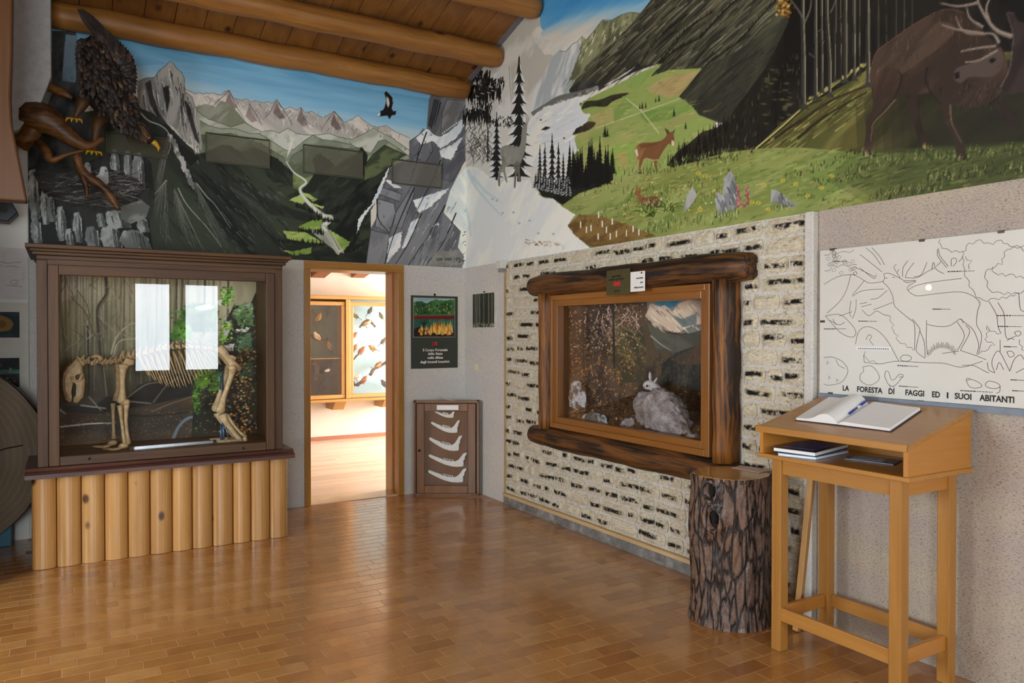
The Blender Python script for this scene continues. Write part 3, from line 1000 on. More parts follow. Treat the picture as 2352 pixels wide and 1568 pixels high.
# eagle rock and nest at the far left
B.fill(zA((160, 940), (460, 960), (700, 860), (760, 800), (880, 950), (900, 1150), (870, 1300), (890, 1460), (160, 1460)), '#1f201e', '#343431', 80, 8, 3)
B.fill(zA((300, 180), (440, 180), (460, 400), (500, 700), (620, 800), (160, 980), (140, 600), (300, 430)), '#3d3d3b', '#1f1f1e', 80, 8, 3)
B.fill(zA((380, 200), (450, 210), (440, 480), (360, 470)), '#6d7f8a', '#5a6a76', 80, 6, 3)
for x, y, w, h in ((165, 990, 62, 280), (235, 1110, 50, 190), (325, 1205, 62, 190), (425, 1235, 52, 170), (495, 1320, 84, 130), (585, 1310, 116, 150), (700, 1340, 165, 120), (610, 1225, 140, 100), (640, 875, 54, 140), (720, 885, 50, 165), (770, 895, 70, 210), (275, 1145, 44, 140), (795, 1265, 66, 84), (180, 1270, 60, 150), (560, 1240, 50, 80), (380, 1330, 50, 110)):
    B.fill(jag(zA((x + w * .1, y), (x + w * .6, y - h * .04), (x + w * .95, y + h * .3), (x + w * 1.1, y + h), (x + w * .3, y + h * 1.02), (x - w * .05, y + h * .5)), 1.6, 5), '#b9bcb6', '#7d807c', 75, 6, 3)
    B.fill(jag(zA((x + w * .55, y + h * .05), (x + w * .95, y + h * .3), (x + w * 1.1, y + h), (x + w * .75, y + h), (x + w * .62, y + h * .5)), 1.4, 5), '#565955', '#3a3c39', 75, 6, 3, alpha=.85)
    for _ in range(5):
        u = random.uniform(.05, .9)
        B.stroke(zA((x + w * u, y + h * random.uniform(.05, .4)), (x + w * (u + .1), y + h * random.uniform(.5, .95))), random.choice(['#e0e2dd', '#1a1b19', '#8d908b', '#2a2b29']), random.uniform(.8, 2), .5)
    B.stroke(zA((x + w * 1.0, y + h * .1), (x + w * 1.16, y + h)), '#0e0e0d', 2.6, 1.4)
B.fill(zA((700, 1200), (820, 1160), (870, 1200), (850, 1260), (760, 1300), (700, 1270)), '#9b9d94', '#6f716a', 20, 5, 3)
B.fill(zA((190, 1000), (420, 960), (640, 980), (800, 1040), (850, 1100), (700, 1190), (420, 1200), (250, 1120)), '#22201d', '#3a3631', 10, 6, 2)
for _ in range(170):
    a = random.uniform(0, 6.28)
    x, y = 520 + 300 * math.cos(a) * random.random() ** .5, 1090 + 105 * math.sin(a) * random.random() ** .5
    d = random.uniform(-.5, .4)
    L = random.uniform(40, 130)
    B.stroke(curve(zA((x, y), (x + L * .5, y + L * .5 * d + random.uniform(-8, 8)), (x + L, y + L * d)), 3), random.choice(['#6b6864', '#8d8a84', '#14120f', '#3c3833', '#a5a199', '#57504a']), random.uniform(.8, 2), .5)
for cx, cy, k in ((600, 1010, 1.0), (505, 975, .75)):
    B.fill(curve(zA((cx - 15 * k, cy - 40 * k), (cx + 12 * k, cy - 42 * k), (cx + 28 * k, cy - 10 * k), (cx + 25 * k, cy + 60 * k), (cx - 40 * k, cy + 60 * k), (cx - 50 * k, cy + 20 * k), (cx - 25 * k, cy))), '#cfd0ca', '#a7aaa6', 60, 4, 3)
    B.fill(zA((cx + 8 * k, cy - 25 * k), (cx + 28 * k, cy - 18 * k), (cx + 10 * k, cy - 14 * k)), '#2b2a28')
# cliff on the right with ledges of snow
B.fill(zB((1990, 1560), (2060, 1160), (2120, 1020), (2200, 920), (2352, 900), (2500, 900), (2500, 1600)), '#e4e4d8', '#d2d9d6', -50, 10, 4)
cliff = zB((1975, 470), (1990, 440), (2240, 470), (2235, 640), (2215, 800), (2180, 920), (2110, 1060), (2070, 1200), (2180, 1320), (2160, 1420), (2200, 1480), (2180, 1600), (1560, 1600), (1600, 1300), (1640, 1230), (1640, 1110), (1665, 1000), (1740, 900), (1850, 850), (1855, 740), (1915, 700), (1960, 655), (1965, 590))
B.fill(cliff, '#76777b', '#5b5c60', 65, 12, 3, c3='#86878a')
for pts, a, b in ((((2010, 470), (2040, 480), (2010, 600), (1990, 660), (1970, 640)), '#2b2b2c', '#3c3c3e'), (((2090, 470), (2220, 480), (2150, 640), (2050, 690), (2060, 560)), '#6b6a68', '#828180'), (((1850, 740), (1910, 700), (1940, 660), (1960, 680), (1900, 820), (1850, 850)), '#7c7d81', '#66676b'), (((1920, 720), (1980, 700), (2000, 800), (1950, 880), (1900, 850)), '#87888b', '#6c6d70'), (((2060, 860), (2200, 780), (2210, 860), (2120, 1000), (2060, 980)), '#55565c', '#6a6b70'), (((1660, 1030), (1800, 1080), (1790, 1130), (1650, 1080)), '#86868a', '#74757a'), (((1645, 1110), (1750, 1140), (1760, 1200), (1720, 1330), (1630, 1290), (1640, 1200)), '#7a7b80', '#8f9094'), (((1760, 1200), (1870, 1020), (1880, 1080), (1800, 1300), (1740, 1290)), '#6a6b70', '#7f8085'), (((1600, 1310), (1720, 1340), (1690, 1540), (1570, 1530)), '#8a8b8e', '#76777b')):
    B.fill(zB(*pts), a, b, 60, 8, 3, rough=.7)
    B.stroke(zB(*(pts + (pts[0],))), '#232427', 1.5, 1.5, .8)
for pts in (((1890, 720), (1960, 660), (2010, 700), (2050, 710), (2130, 660), (2190, 600), (2200, 640), (2150, 720), (2050, 790), (2000, 740), (1920, 760)), ((2040, 800), (2130, 760), (2195, 710), (2120, 860), (2050, 840)), ((1670, 1000), (1730, 880), (1690, 1000), (1640, 1120), (1560, 1220), (1510, 1340), (1520, 1240), (1600, 1150)), ((1870, 1120), (1960, 1090), (2110, 1040), (1990, 1160), (1910, 1200)), ((1720, 1360), (1800, 1320), (1790, 1420), (1700, 1530)), ((1860, 1260), (1920, 1230), (1830, 1420), (1800, 1430)), ((1990, 1290), (2030, 1260), (2040, 1280)), ((1690, 990), (1720, 990), (1800, 1040), (1750, 1040))):
    B.fill(zB(*pts), '#e9ebe6', '#cfd6da', 50, 6, 3, rough=1.4)
for pts in (((1960, 680), (1900, 850), (1850, 1000)), ((2050, 860), (1990, 1000), (1900, 1180)), ((1880, 1040), (1820, 1170), (1750, 1340), (1690, 1530)), ((1930, 1200), (1840, 1400), (1760, 1530)), ((2080, 1150), (1980, 1330), (1840, 1540)), ((2150, 1200), (2060, 1400), (1950, 1540)), ((1640, 1110), (1650, 1240), (1720, 1330)), ((2050, 490), (2010, 640))):
    B.stroke(curve(zB(*pts)), '#1c1d20', 3, 1.4)
for _ in range(80):
    x, y = random.uniform(1880, 2150), random.uniform(1130, 1540)
    if x > 2190 - (y - 1130) * .05: continue
    B.stroke(zB((x, y), (x - 22, y + 45)), random.choice(['#a8abb0', '#d7dadc', '#3d3e42', '#8b8d92']), random.uniform(1, 3), .6, .7)
B.fill(zB((2010, 1450), (2170, 1440), (2200, 1530), (1980, 1545)), '#8c8b84', '#7d7c76', 0, 6, 3, rough=2)
for _ in range(22):
    x, y = random.uniform(1640, 2120), random.uniform(700, 1320)
    B.grass(zB((x, y), (x + 12, y)), 6, ['#55602f', '#2c3218'], 5, 0, .9, 1)
for k in range(10):   # little climbers' cairns on the snow ridge
    a = zB((2060 + k * 13, 690 - k * 9))[0]
    B.fill([(a[0] - 2, a[1]), (a[0] + 2, a[1] - 3), (a[0] + 3, a[1] + 2)], '#d9dadb')
# snow-laden young tree in the corner
for _ in range(230):
    v = random.random()
    y = 1020 + 500 * v
    x = 2255 + random.gauss(0, 1) * (14 + 40 * v) * .6 - 20 * v
    L = random.uniform(10, 26)
    B.stroke(curve(zB((x, y), (x + L * .5, y - L * .4), (x + L * random.uniform(.6, 1.2), y - L * random.uniform(.2, 1))), 3), random.choice(['#1b2122', '#222a2c', '#0f1415', '#b9cdd6', '#d4e0e4']), random.uniform(1, 2.6), .7)
B.stroke(zB((2258, 1015), (2240, 1300), (2215, 1540)), '#1a2022', 1.5, 4)
# hanging dark fir boughs at the corner top
for cx, cy, w, n in ((2290, 300, 110, 60), (2290, 400, 90, 40), (2310, 560, 120, 70), (2300, 620, 80, 40)):
    for _ in range(n):
        x = cx + random.uniform(-w, w)
        y = cy + random.uniform(-25, 25)
        B.stroke(zB((x, y), (x + random.uniform(-6, 6), y + random.uniform(30, 75))), random.choice(['#14130f', '#1d1c18', '#262520']), 2.6, .8)
for _ in range(40):
    x, y = random.uniform(2220, 2352), random.uniform(640, 860)
    B.stroke(curve(zB((x, y), (x + random.uniform(-30, 30), y + 25), (x + random.uniform(-50, 50), y + 60)), 3), '#2b211c', 1.4, .6)
# vulture
B.fill(zB((1688, 430), (1700, 418), (1712, 430), (1740, 460), (1742, 500), (1735, 530), (1745, 548), (1765, 545), (1760, 570), (1735, 575), (1720, 600), (1708, 575), (1680, 578), (1650, 582), (1645, 570), (1665, 562), (1660, 548), (1680, 540), (1690, 520), (1700, 480)), '#1a1614')
B.fill(zB((1700, 450), (1716, 465), (1722, 500), (1712, 525), (1703, 500)), '#c9c3b6')
for k in range(7):
    B.stroke(zB((1690 + k * 8, 440 + k * 9), (1700 + k * 8, 424 + k * 11)), '#1a1614', 1.6, .6)
B.fill(zB((1644, 566), (1660, 560), (1662, 576), (1648, 580)), '#e0dcd2')
# painter's signature
SIG = zB((2025, 1500))[0]
for k, s_ in enumerate('BONA BARRI 1999'):
    if s_ == ' ': continue
    x, y = SIG[0] + k * 3.7, SIG[1] - k * .1
    B.stroke([(x, y + 3.5), (x, y - 3)], '#2c2a27', .8)
    if s_ in 'BOARN9': B.stroke(curve([(x, y - 3), (x + 2.4, y - 2), (x + .6, y), (x + 2.5, y + 1.6), (x, y + 3)], 3), '#2c2a27', .7)
    if s_ in 'I1': B.stroke([(x, y - 3), (x, y + 3)], '#2c2a27', 1)

mural_b = B.mesh('mural', M_PAINT, None, 1.1, keep=lambda u, v: v < 1.84, depth=.003, cat='mural', label='painted mountain valley with rock tower, river and vulture on the far wall')

# vents: slatted grilles let into the painting, painted over with it
t = NT('vent_slat_paint')
a_ = t.n('ShaderNodeAttribute', attribute_name='paint')
t.set(Base_Color=t.mix(.42, a_.outputs['Color'], '#86816a'), Roughness=.6)
M_SLAT = t.m
M_VOID = plain('vent_shadow', '#0e0d0b', .9)
for quad, lab in ((((242, 303), (385, 318), (384, 365), (243, 352)), 'painted-over vent grille behind the stuffed eagle'), (((473, 304), (619, 322), (618, 388), (471, 372)), 'vent grille painted with two dark hills, beside the rock tower'), (((697, 332), (835, 348), (829, 412), (694, 397)), 'vent grille painted with valley hills below the far peaks'), (((899, 366), (1014, 377), (1013, 432), (900, 424)), 'vent grille painted over the grey cliff')):
    P4 = [at(x, y, 1, 0) for x, y in quad]
    xa, xb = (P4[0].x + P4[3].x) / 2, (P4[1].x + P4[2].x) / 2
    za, zb = (P4[2].z + P4[3].z) / 2, (P4[0].z + P4[1].z) / 2
    v = empty('vent_grille', ((xa + xb) / 2, 0, za), lab, 'vent', 'vents in the mural')
    MB().box(xa, xb, -.006, -.004, za, zb).build('backing', M_VOID, v)
    fr = MB().box(xa, xb, -.02, -.006, zb - .008, zb).box(xa, xb, -.02, -.006, za, za + .008).box(xa, xa + .008, -.02, -.006, za + .008, zb - .008).box(xb - .008, xb, -.02, -.006, za + .008, zb - .008)
    fr.build('grille_frame', plain('olive_grille_frame', '#55523f', .6), v)
    n = 16
    m = MB(); cols = []
    for k in range(n):
        zc = za + .012 + (zb - za - .024) * (k + .5) / n
        hh = (zb - za) / n * .36
        nn = 60
        for (yy, z_) in ((-.018, zc + hh), (-.011, zc - hh)):
            for i in range(nn):
                x = xa + .008 + (xb - xa - .016) * i / (nn - 1)
                m.v.append((x, yy, z_)); cols.append(B.sample(x - MX0, z_ - MUR_Z))
        b0 = k * 2 * nn
        m.f += [(b0 + i, b0 + i + 1, b0 + nn + i + 1, b0 + nn + i) for i in range(nn - 1)]
    o = m.build('slats', M_SLAT, v, fixn=False)
    ca = o.data.color_attributes.new('paint', 'FLOAT_COLOR', 'POINT')
    lin = np.array(cols, np.float32)
    lin = np.where(lin <= .04045, lin / 12.92, ((lin + .055) / 1.055) ** 2.4)
    ca.data.foreach_set('color', np.c_[lin, np.ones(len(lin))].astype(np.float32).ravel())

# ================================================================== MURAL ON THE RIGHT WALL
R = Canvas((0, 0, MUR_Z), (0, -1, 0), (0, 0, 1), 5.75, 2.75, .005, '#7d8a5a')
BIG = [(1060, -700), (3200, -900), (3200, 900), (1060, 900)]
# sky and cloud
R.grad(BIG, [(0, '#2f7cb4'), (.4, '#4f98c8'), (.62, '#93b9cb'), (.85, '#cfcabb'), (1, '#d8d3c6')], zC((620, -120))[0], zC((560, 330))[0], .3, 0, 30, 5)
R.fill(zC((0, -100), (500, -300), (520, 60), (530, 170), (500, 190), (540, 250), (620, 300), (560, 420), (480, 600), (0, 700)), '#bcb6a6', '#d3cdbf', 30, 10, 5)
R.fill(zC((480, 200), (500, 170), (530, 160), (545, 185), (530, 215), (600, 250), (680, 260), (640, 330), (560, 330), (490, 250)), '#d8d2c2', '#c6c6bd', 20, 8, 4, rough=2)
# pale left crags
R.fill(zC((190, 480), (270, 430), (330, 395), (350, 420), (360, 700), (200, 760)), '#cfcbc0', '#dcd9cf', 80, 8, 3, rough=1)
R.stroke(zC((340, 400), (352, 620)), '#8d8a82', 1.5)
R.fill(zC((455, 720), (480, 560), (520, 480), (560, 430), (600, 340), (640, 305), (680, 310), (720, 265), (750, 250), (790, 300), (800, 420), (700, 560), (560, 680)), '#d5d6cf', '#a8b0b0', 58, 10, 3, rough=1)
for _ in range(60):
    x, y = random.uniform(500, 780), random.uniform(320, 620)
    if y < 720 - (x - 460) * 1.25: continue
    R.stroke(zC((x, y), (x - 28, y + 48)), random.choice(['#f0efe8', '#8d9290', '#e3e4de', '#6d6c55', '#9aa5a8']), random.uniform(1.5, 4.5), .8, .8)
R.fill(zC((700, 480), (760, 330), (775, 220), (800, 240), (830, 210), (870, 160), (900, 120), (930, 125), (960, 120), (1010, 90), (1060, 75), (1130, 80), (1150, 55), (1000, 330), (860, 480)), '#8c8f66', '#5f6145', 62, 8, 3, rough=1.5)
for _ in range(70):
    x = random.uniform(770, 1110)
    y = np.interp(x, [770, 900, 1110], [240, 130, 80]) + random.uniform(0, 130)
    R.stroke(zC((x, y), (x - 16, y + 34)), random.choice(['#d5d2b0', '#b9b98c', '#2d2d24', '#e2dfc6', '#43432f']), random.uniform(1, 3), .6, .85)
R.stroke(zC((640, 305), (680, 310), (720, 265), (750, 250), (780, 215), (800, 240), (830, 210), (870, 160), (900, 120), (960, 120), (1010, 90), (1060, 75), (1130, 80)), '#4b4a3c', 1.2)
# the great dark mountainside
mt = zC((1130, 75), (1160, 40), (1200, -10), (1300, -150), (3600, -600), (3600, 700), (1600, 740), (1480, 690), (1440, 640), (1360, 580), (1450, 470), (1500, 410), (1300, 420), (1190, 460), (1260, 380), (1100, 400), (900, 520), (760, 560), (700, 540), (740, 480), (800, 400), (880, 320), (1000, 230))
R.fill(mt, '#4a4a38', '#33332a', 52, 30, 4, c3='#5a5a42')
for _ in range(620):
    x, y = random.uniform(760, 2000), random.uniform(-150, 520)
    if y < 520 - (x - 700) * 1.02 or (x < 1360 and y > 440): continue
    L = random.uniform(60, 190)
    R.stroke(curve(zC((x, y), (x - L * .5, y + L * .42), (x - L, y + L * random.uniform(.85, 1.05))), 3), random.choice(['#77775a', '#90906f', '#1b1b15', '#2a2a21', '#606048', '#a09c7a', '#151510', '#6a5f44']), random.uniform(1.5, 5.5), .8, .55)
for x0_, y0_, x1_, y1_ in ((1190, 455, 1480, 230), (1480, 230, 1900, -120), (1360, 590, 1720, 250), (1720, 250, 2200, -200), (1440, 640, 1860, 300), (1240, 380, 1560, 70), (1100, 420, 1420, 80)):
    R.stroke(curve(zC((x0_, y0_), ((x0_ + x1_) / 2 - 20, (y0_ + y1_) / 2 - 25), (x1_, y1_))), '#1a1a14', 7, 3, .85)
    R.stroke(curve(zC((x0_ + 20, y0_ - 36), ((x0_ + x1_) / 2, (y0_ + y1_) / 2 - 55), (x1_, y1_ - 40))), '#77775c', 4, 2, .6)
    for k in range(46):
        u = random.random()
        a = zC((x0_ + (x1_ - x0_) * u - 20 * math.sin(3.14 * u), y0_ + (y1_ - y0_) * u - 25 * math.sin(3.14 * u)))[0]
        R.spruce(a[0] + random.uniform(-2, 3), a[1] - random.uniform(4, 8), a[1] + 2, random.uniform(2.5, 4), '#14140f', None, 3)
R.fill(zC((1500, 410), (1720, 300), (2000, 100), (2400, 0), (2400, 760), (1700, 760), (1570, 720), (1480, 690), (1440, 640), (1365, 575), (1400, 540), (1450, 470)), '#2c2c24', '#3d3d30', 50, 16, 4, alpha=.75)
for _ in range(160):
    x, y = random.uniform(1420, 2100), random.uniform(150, 680)
    if y < 700 - (x - 1380) * .95: continue
    L = random.uniform(50, 130)
    R.stroke(zC((x, y), (x - L * .6, y + L * .5)), random.choice(['#4b4a3a', '#1b1b15', '#5b4f3c', '#252821']), random.uniform(1.5, 4), .6, .6)
R.fill(zC((700, 540), (760, 490), (830, 480), (870, 510), (820, 560), (720, 590)), '#4a4a44', '#2f2f2b', 30, 5, 3, rough=1)
R.fill(zC((860, 530), (960, 500), (1100, 430), (1240, 380), (1100, 400), (1050, 440), (880, 545)), '#2c2c25', '#3c3c32', 30, 6, 2)
R.stroke(curve(zC((480, 690), (560, 640), (640, 590), (760, 560), (860, 530))), '#6d6d68', 14, 9)
for k in range(16):
    a = zC((500 + k * 24, 680 - k * 10))[0]
    R.fill([(a[0] - 6, a[1] + 4), (a[0] - 3, a[1] - 5), (a[0] + 5, a[1] - 6), (a[0] + 8, a[1] + 3)], random.choice(['#77776f', '#5b5b55', '#8a8a82']))
# valley meadows
R.fill(zC((760, 620), (880, 560), (1060, 470), (1260, 380), (1190, 460), (1300, 420), (1500, 410), (1450, 470), (1360, 580), (1440, 640), (1480, 690), (1580, 730), (1560, 800), (1440, 960), (1300, 1080), (900, 1180), (700, 900), (760, 760)), '#7d9a48', '#a9ac5e', 12, 12, 4, c3='#94a552')
for pts, a, b in ((((1160, 530), (1260, 470), (1490, 420), (1440, 480), (1370, 560), (1300, 590), (1200, 560)), '#a98958', '#b79c68'), (((1040, 520), (1130, 430), (1250, 400), (1180, 460), (1100, 540)), '#6f9440', '#86a450'), (((1120, 680), (1280, 640), (1400, 600), (1440, 650), (1300, 720), (1160, 740)), '#6b8f3c', '#85a24b'), (((1240, 740), (1440, 670), (1470, 700), (1300, 770)), '#b09a60', '#9b9a58'), (((830, 700), (960, 640), (970, 740), (860, 770)), '#a79a58', '#b5a866'), (((970, 660), (1040, 590), (1130, 650), (1060, 720), (970, 740)), '#7c9a46', '#92a955'), (((720, 800), (860, 760), (1100, 700), (1040, 780), (800, 860)), '#a8a75e', '#90a050'), (((900, 890), (1090, 850), (1080, 960), (980, 1080), (960, 1000)), '#8fb04a', '#a4bc5e'), (((980, 920), (1050, 905), (1060, 1010), (990, 1020)), '#b3a35a', '#a2a456')):
    R.fill(zC(*pts), a, b, 12, 10, 3, rough=1.2, alpha=.85)
for _ in range(330):
    x, y = random.uniform(760, 1540), random.uniform(400, 1060)
    if y < 640 - (x - 760) * .42 or y > 1080 - (x - 900) * .25 or x < 760 + max(0, y - 900) * .9 or x > 1360 + max(0, y - 560) * 1.3: continue
    L = random.uniform(20, 70)
    R.stroke(zC((x, y), (x + L, y - L * random.uniform(.1, .4))), random.choice(['#bdb56c', '#a9985a', '#6f8f3e', '#9db455', '#c9c07e', '#7fa046', '#8a7d48']), random.uniform(1.5, 4.5), .8, .5)
R.stroke(zC((860, 770), (1120, 680), (1370, 590)), '#c9c79a', 1.6)
R.stroke(zC((1040, 590), (1130, 660), (1240, 800)), '#c9c79a', 2.2)
R.fill(curve(zC((770, 660), (800, 610), (880, 600), (960, 570), (1060, 560), (960, 610), (920, 640), (840, 640), (770, 660))), '#26251c', '#3a3826', 10, 4, 3, rough=1.5)
R.fill(curve(zC((720, 810), (760, 750), (820, 730), (860, 740), (820, 780), (720, 810))), '#26251c', '#4a3a2a', 10, 4, 3, rough=1.5)
for x, y, h in ((1140, 655, 40), (1125, 655, 30), (1160, 650, 34), (1220, 615, 30), (1240, 610, 40), (1330, 700, 50), (1400, 775, 40), (915, 825, 70), (930, 820, 50)):
    a, b = zC((x, y - h), (x, y))
    R.spruce(a[0], a[1], b[1], h * .2, '#1e2114', None, 5)
# snowfield
R.fill(zC((470, 700), (560, 640), (760, 580), (840, 570), (760, 630), (780, 670), (830, 690), (800, 740), (720, 790), (740, 860), (760, 900), (700, 940), (500, 1000), (380, 1000), (440, 800)), '#e6e3d6', '#d3d8d8', 25, 12, 4, rough=2)
for _ in range(45):
    x, y = random.uniform(480, 740), random.uniform(680, 900)
    R.stroke(zC((x, y), (x + 50, y - 22)), random.choice(['#f1efe6', '#b9c6cf', '#c9cfd0']), random.uniform(1.5, 4), .8, .7)
R.fill(zC((530, 780), (560, 758), (590, 765), (560, 782)), '#2d2a22')
for x, y in ((530, 720), (670, 830), (770, 622)): R.fill(zC((x - 8, y + 4), (x, y - 8), (x + 9, y + 3)), '#2d2a22')
# dark right-hand wood
R.fill(zC((1290, 990), (1340, 920), (1420, 860), (1500, 790), (1580, 770), (1650, 720), (1750, 620), (1900, 500), (2300, 200), (2300, 900), (1700, 970), (1500, 1010)), '#26221a', '#3a3224', 70, 8, 3)
for k in range(210):
    u = random.random()
    x = 1290 + 520 * u
    yb = np.interp(x, [1290, 1420, 1600, 1810], [990, 900, 800, 640]) + random.uniform(0, 130)
    a, b = zC((x, yb - random.uniform(45, 100)), (x, yb))
    R.spruce(a[0], a[1], b[1], random.uniform(6, 11), random.choice(['#14120d', '#1e1a12', '#0f0e0a', '#2a2416']), None, 6)
# beech forest and its floor on the right
R.fill(zD((640, 150), (560, -500), (3400, -900), (3400, 900), (1180, 620), (780, 760), (420, 1020), (180, 1030), (250, 780), (480, 470), (570, 300)), '#14120f', '#211d17', 85, 12, 4)
for _ in range(120):
    x = random.uniform(180, 720)
    y = random.uniform(np.interp(x, [180, 480, 720], [900, 560, 300]), np.interp(x, [180, 420, 720], [1040, 1010, 760]))
    R.stroke(zD((x, y), (x + random.uniform(-8, 8), y - 40)), random.choice(['#3d392d', '#0c0b09', '#524d3a', '#5c593a', '#2a261d']), random.uniform(1.5, 4), .5, .7)
for _ in range(40):
    x, y = random.uniform(440, 640), random.uniform(480, 860)
    R.fill(zD((x, y), (x + 26, y - 6), (x + 50, y + 4), (x + 24, y + 10)), random.choice(['#5d5a34', '#47462b', '#6d6a40']), alpha=.6)
slope = zD((400, 1040), (560, 880), (740, 735), (900, 660), (1060, 570), (1200, 470), (1300, 420), (3000, 300), (3000, 1500), (1200, 1400), (400, 1200))
R.fill(slope, '#5c5526', '#8c8341', 38, 14, 2.4, c3='#474a20')
for _ in range(160):
    x = random.uniform(420, 1180)
    y0_ = np.interp(x, [420, 740, 1180], [1040, 760, 560])
    y = y0_ + random.uniform(0, 260)
    L = random.uniform(40, 130)
    R.stroke(zD((x, y), (x + L, y - L * .72)), random.choice(['#a99c55', '#c2b568', '#4a3a1d', '#302711', '#6c6a2e', '#7b5a34', '#8f9a4a']), random.uniform(1.2, 4), .6, .75)
for pts in (((420, 1030), (600, 880), (760, 740), (870, 690)), ((540, 960), (760, 810), (930, 700), (1190, 590)), ((700, 960), (900, 800), (1180, 640))):
    R.stroke(curve(zD(*pts)), '#241d10', 7, 4, .8)
R.stroke(curve(zD((410, 1030), (560, 905), (740, 745), (800, 700), (1000, 560), (1160, 440))), '#c4b66c', 3.5, 1.6)
for k in range(26):
    x = 770 + k * 16
    y = np.interp(x, [770, 1170], [705, 440]) + random.uniform(-14, 14)
    R.fill(zD((x - 12, y + 6), (x, y - 16), (x + 14, y - 10), (x + 10, y + 8)), random.choice(['#9a9450', '#7d7a3e', '#b3a860']))
for k_ in range(7):
    e_ = k_ * 60
    R.fill(zD((1100 + e_, 700 - e_ * .3), (1300 + e_, 520), (3000, 300), (3000, 1060), (1900, 1090 + e_ * .1), (1120 + e_, 1090)), '#2b2a18', '#1a1910', 20, 10, 3, alpha=.26)
for x, xt, w, yb in ((745, 735, 30, 750), (828, 825, 25, 690), (872, 868, 17, 640), (925, 905, 24, 670), (962, 966, 10, 560), (1035, 1035, 24, 570), (1095, 1092, 22, 555), (1190, 1188, 28, 600), (1258, 1258, 16, 480), (1318, 1312, 12, 400), (1380, 1384, 14, 330), (1432, 1436, 22, 280), (1490, 1490, 16, 230), (1132, 1130, 8, 520), (1005, 1000, 8, 560)):
    dim = 1.0 if x < 1210 else .62
    cc = lambda h: hx(h) * dim
    top = -420
    R.stroke(zD((xt, top), (xt, 100), (x, 420), (x, yb)), cc('#4d4b44'), w / 3.0 * .75, w / 3.0)
    R.stroke(zD((xt + w * .36, top), (xt + w * .36, 100), (x + w * .36, 420), (x + w * .36, yb)), cc('#8f866a'), w / 13.0)
    R.stroke(zD((xt - w * .2, top), (xt - w * .2, 100), (x - w * .2, 420), (x - w * .2, yb)), cc('#26241f'), w / 10.0)
    R.fill(zD((x - w * .5, yb - 30), (x + w * .5, yb - 30), (x + w * 1.4, yb + 12), (x, yb + 4), (x - w, yb + 14)), cc('#3b382f'))
R.stroke(curve(zD((742, 130), (700, 60), (640, -20))), '#57544b', 5, 3)
R.stroke(curve(zD((750, 160), (790, 60), (800, -60))), '#57544b', 5, 3)
R.stroke(curve(zD((930, 90), (960, 20), (980, -80))), '#57544b', 4, 2)
for x, y, dx, dy in ((780, 370, 40, 30), (830, 230, 40, -30), (1010, 110, -20, 20), (870, 320, 20, -40)):
    R.stroke(zD((x, y), (x + dx, y + dy)), '#6d6858', 2, 1)
for _ in range(60):
    x, y = 610 + random.gauss(0, 28), 50 + random.gauss(0, 34)
    a = zD((x, y))[0]
    R.fill([(a[0] - 4, a[1]), (a[0], a[1] - 4), (a[0] + 4, a[1] + 1), (a[0], a[1] + 4)], random.choice(['#8a5d14', '#b27d1e', '#6d4710', '#4d350f', '#c9a052']))
# foreground grass
fg = zC((500, 1160), (700, 1170), (860, 1130), (980, 1060), (1120, 1030), (1300, 1010), (1500, 960), (1720, 930)) + zD((0, 1120), (180, 1060), (420, 1030), (700, 1020), (1150, 1060), (1500, 1060), (2268, 1000), (3400, 950), (3400, 1900), (-600, 1900)) + zC((800, 1480), (640, 1230))
R.fill(fg, '#75893e', '#98a257', 15, 12, 3, c3='#82893f')
for k_ in range(6):
    e_ = k_ * 110
    R.fill(zD((900 + e_, 1250), (1100 + e_, 1040), (1700 + e_, 1010), (3400, 900), (3400, 1500), (2268, 1400), (1200 + e_, 1420)), '#333d18', '#4a5424', 12, 14, 3, alpha=.3)
for _ in range(70):
    x = random.uniform(300, 2268)
    y = random.uniform(1040, 1300)
    R.stroke(zD((x, y), (x + 90, y - 26)), random.choice(['#2d3516', '#79813c', '#23280f', '#8f8e4b', '#55622a']) if x > 1000 else random.choice(['#5d7a30', '#a3ad5c', '#7a8a3a', '#b0b06a']), random.uniform(3, 8), 1.5, .6)
for _ in range(1100):
    x = random.uniform(1240, 2352)
    yt = np.interp(x, [1240, 1420, 1560, 1700, 1800, 2000, 2352], [450, 404, 388, 352, 344, 356, 338])
    yb = 600 - (x - 1193) * .1615
    y = random.uniform(yt, yb)
    u = np.clip((x - 1700) / 500, 0, 1)
    c_ = hx(random.choice(['#a9ad66', '#c4c283', '#5f7433', '#8d9a4c', '#b5a867', '#4d6128', '#7d9145', '#93884a'])) * (1 - .58 * u)
    L = random.uniform(8, 30)
    R.stroke([(x, y), (x + L * .5, y - L * .12 - 1), (x + L, y - L * random.uniform(.15, .4))], c_, random.uniform(1.5, 5), .6, .55)
gl = ['#2c3a14', '#4d6a24', '#9fb060', '#c3cc86', '#6d8a34', '#1c220f']
for ln_, n, h in ((zC((1000, 1060), (1300, 1000), (1720, 930)), 150, 16), (zC((700, 1180), (900, 1110), (1000, 1080)), 60, 12), (zC((1000, 1180), (1400, 1120), (1720, 1050)), 120, 14), (zC((900, 1280), (1300, 1220), (1720, 1160)), 120, 14), (zC((1150, 1380), (1400, 1340), (1720, 1290)), 140, 16)):
    R.grass(ln_, n, gl, h, 0, 1.6, 14)
gd = ['#1a1d0d', '#0f110a', '#6f7636', '#8f9050', '#2d3516', '#a8a768']
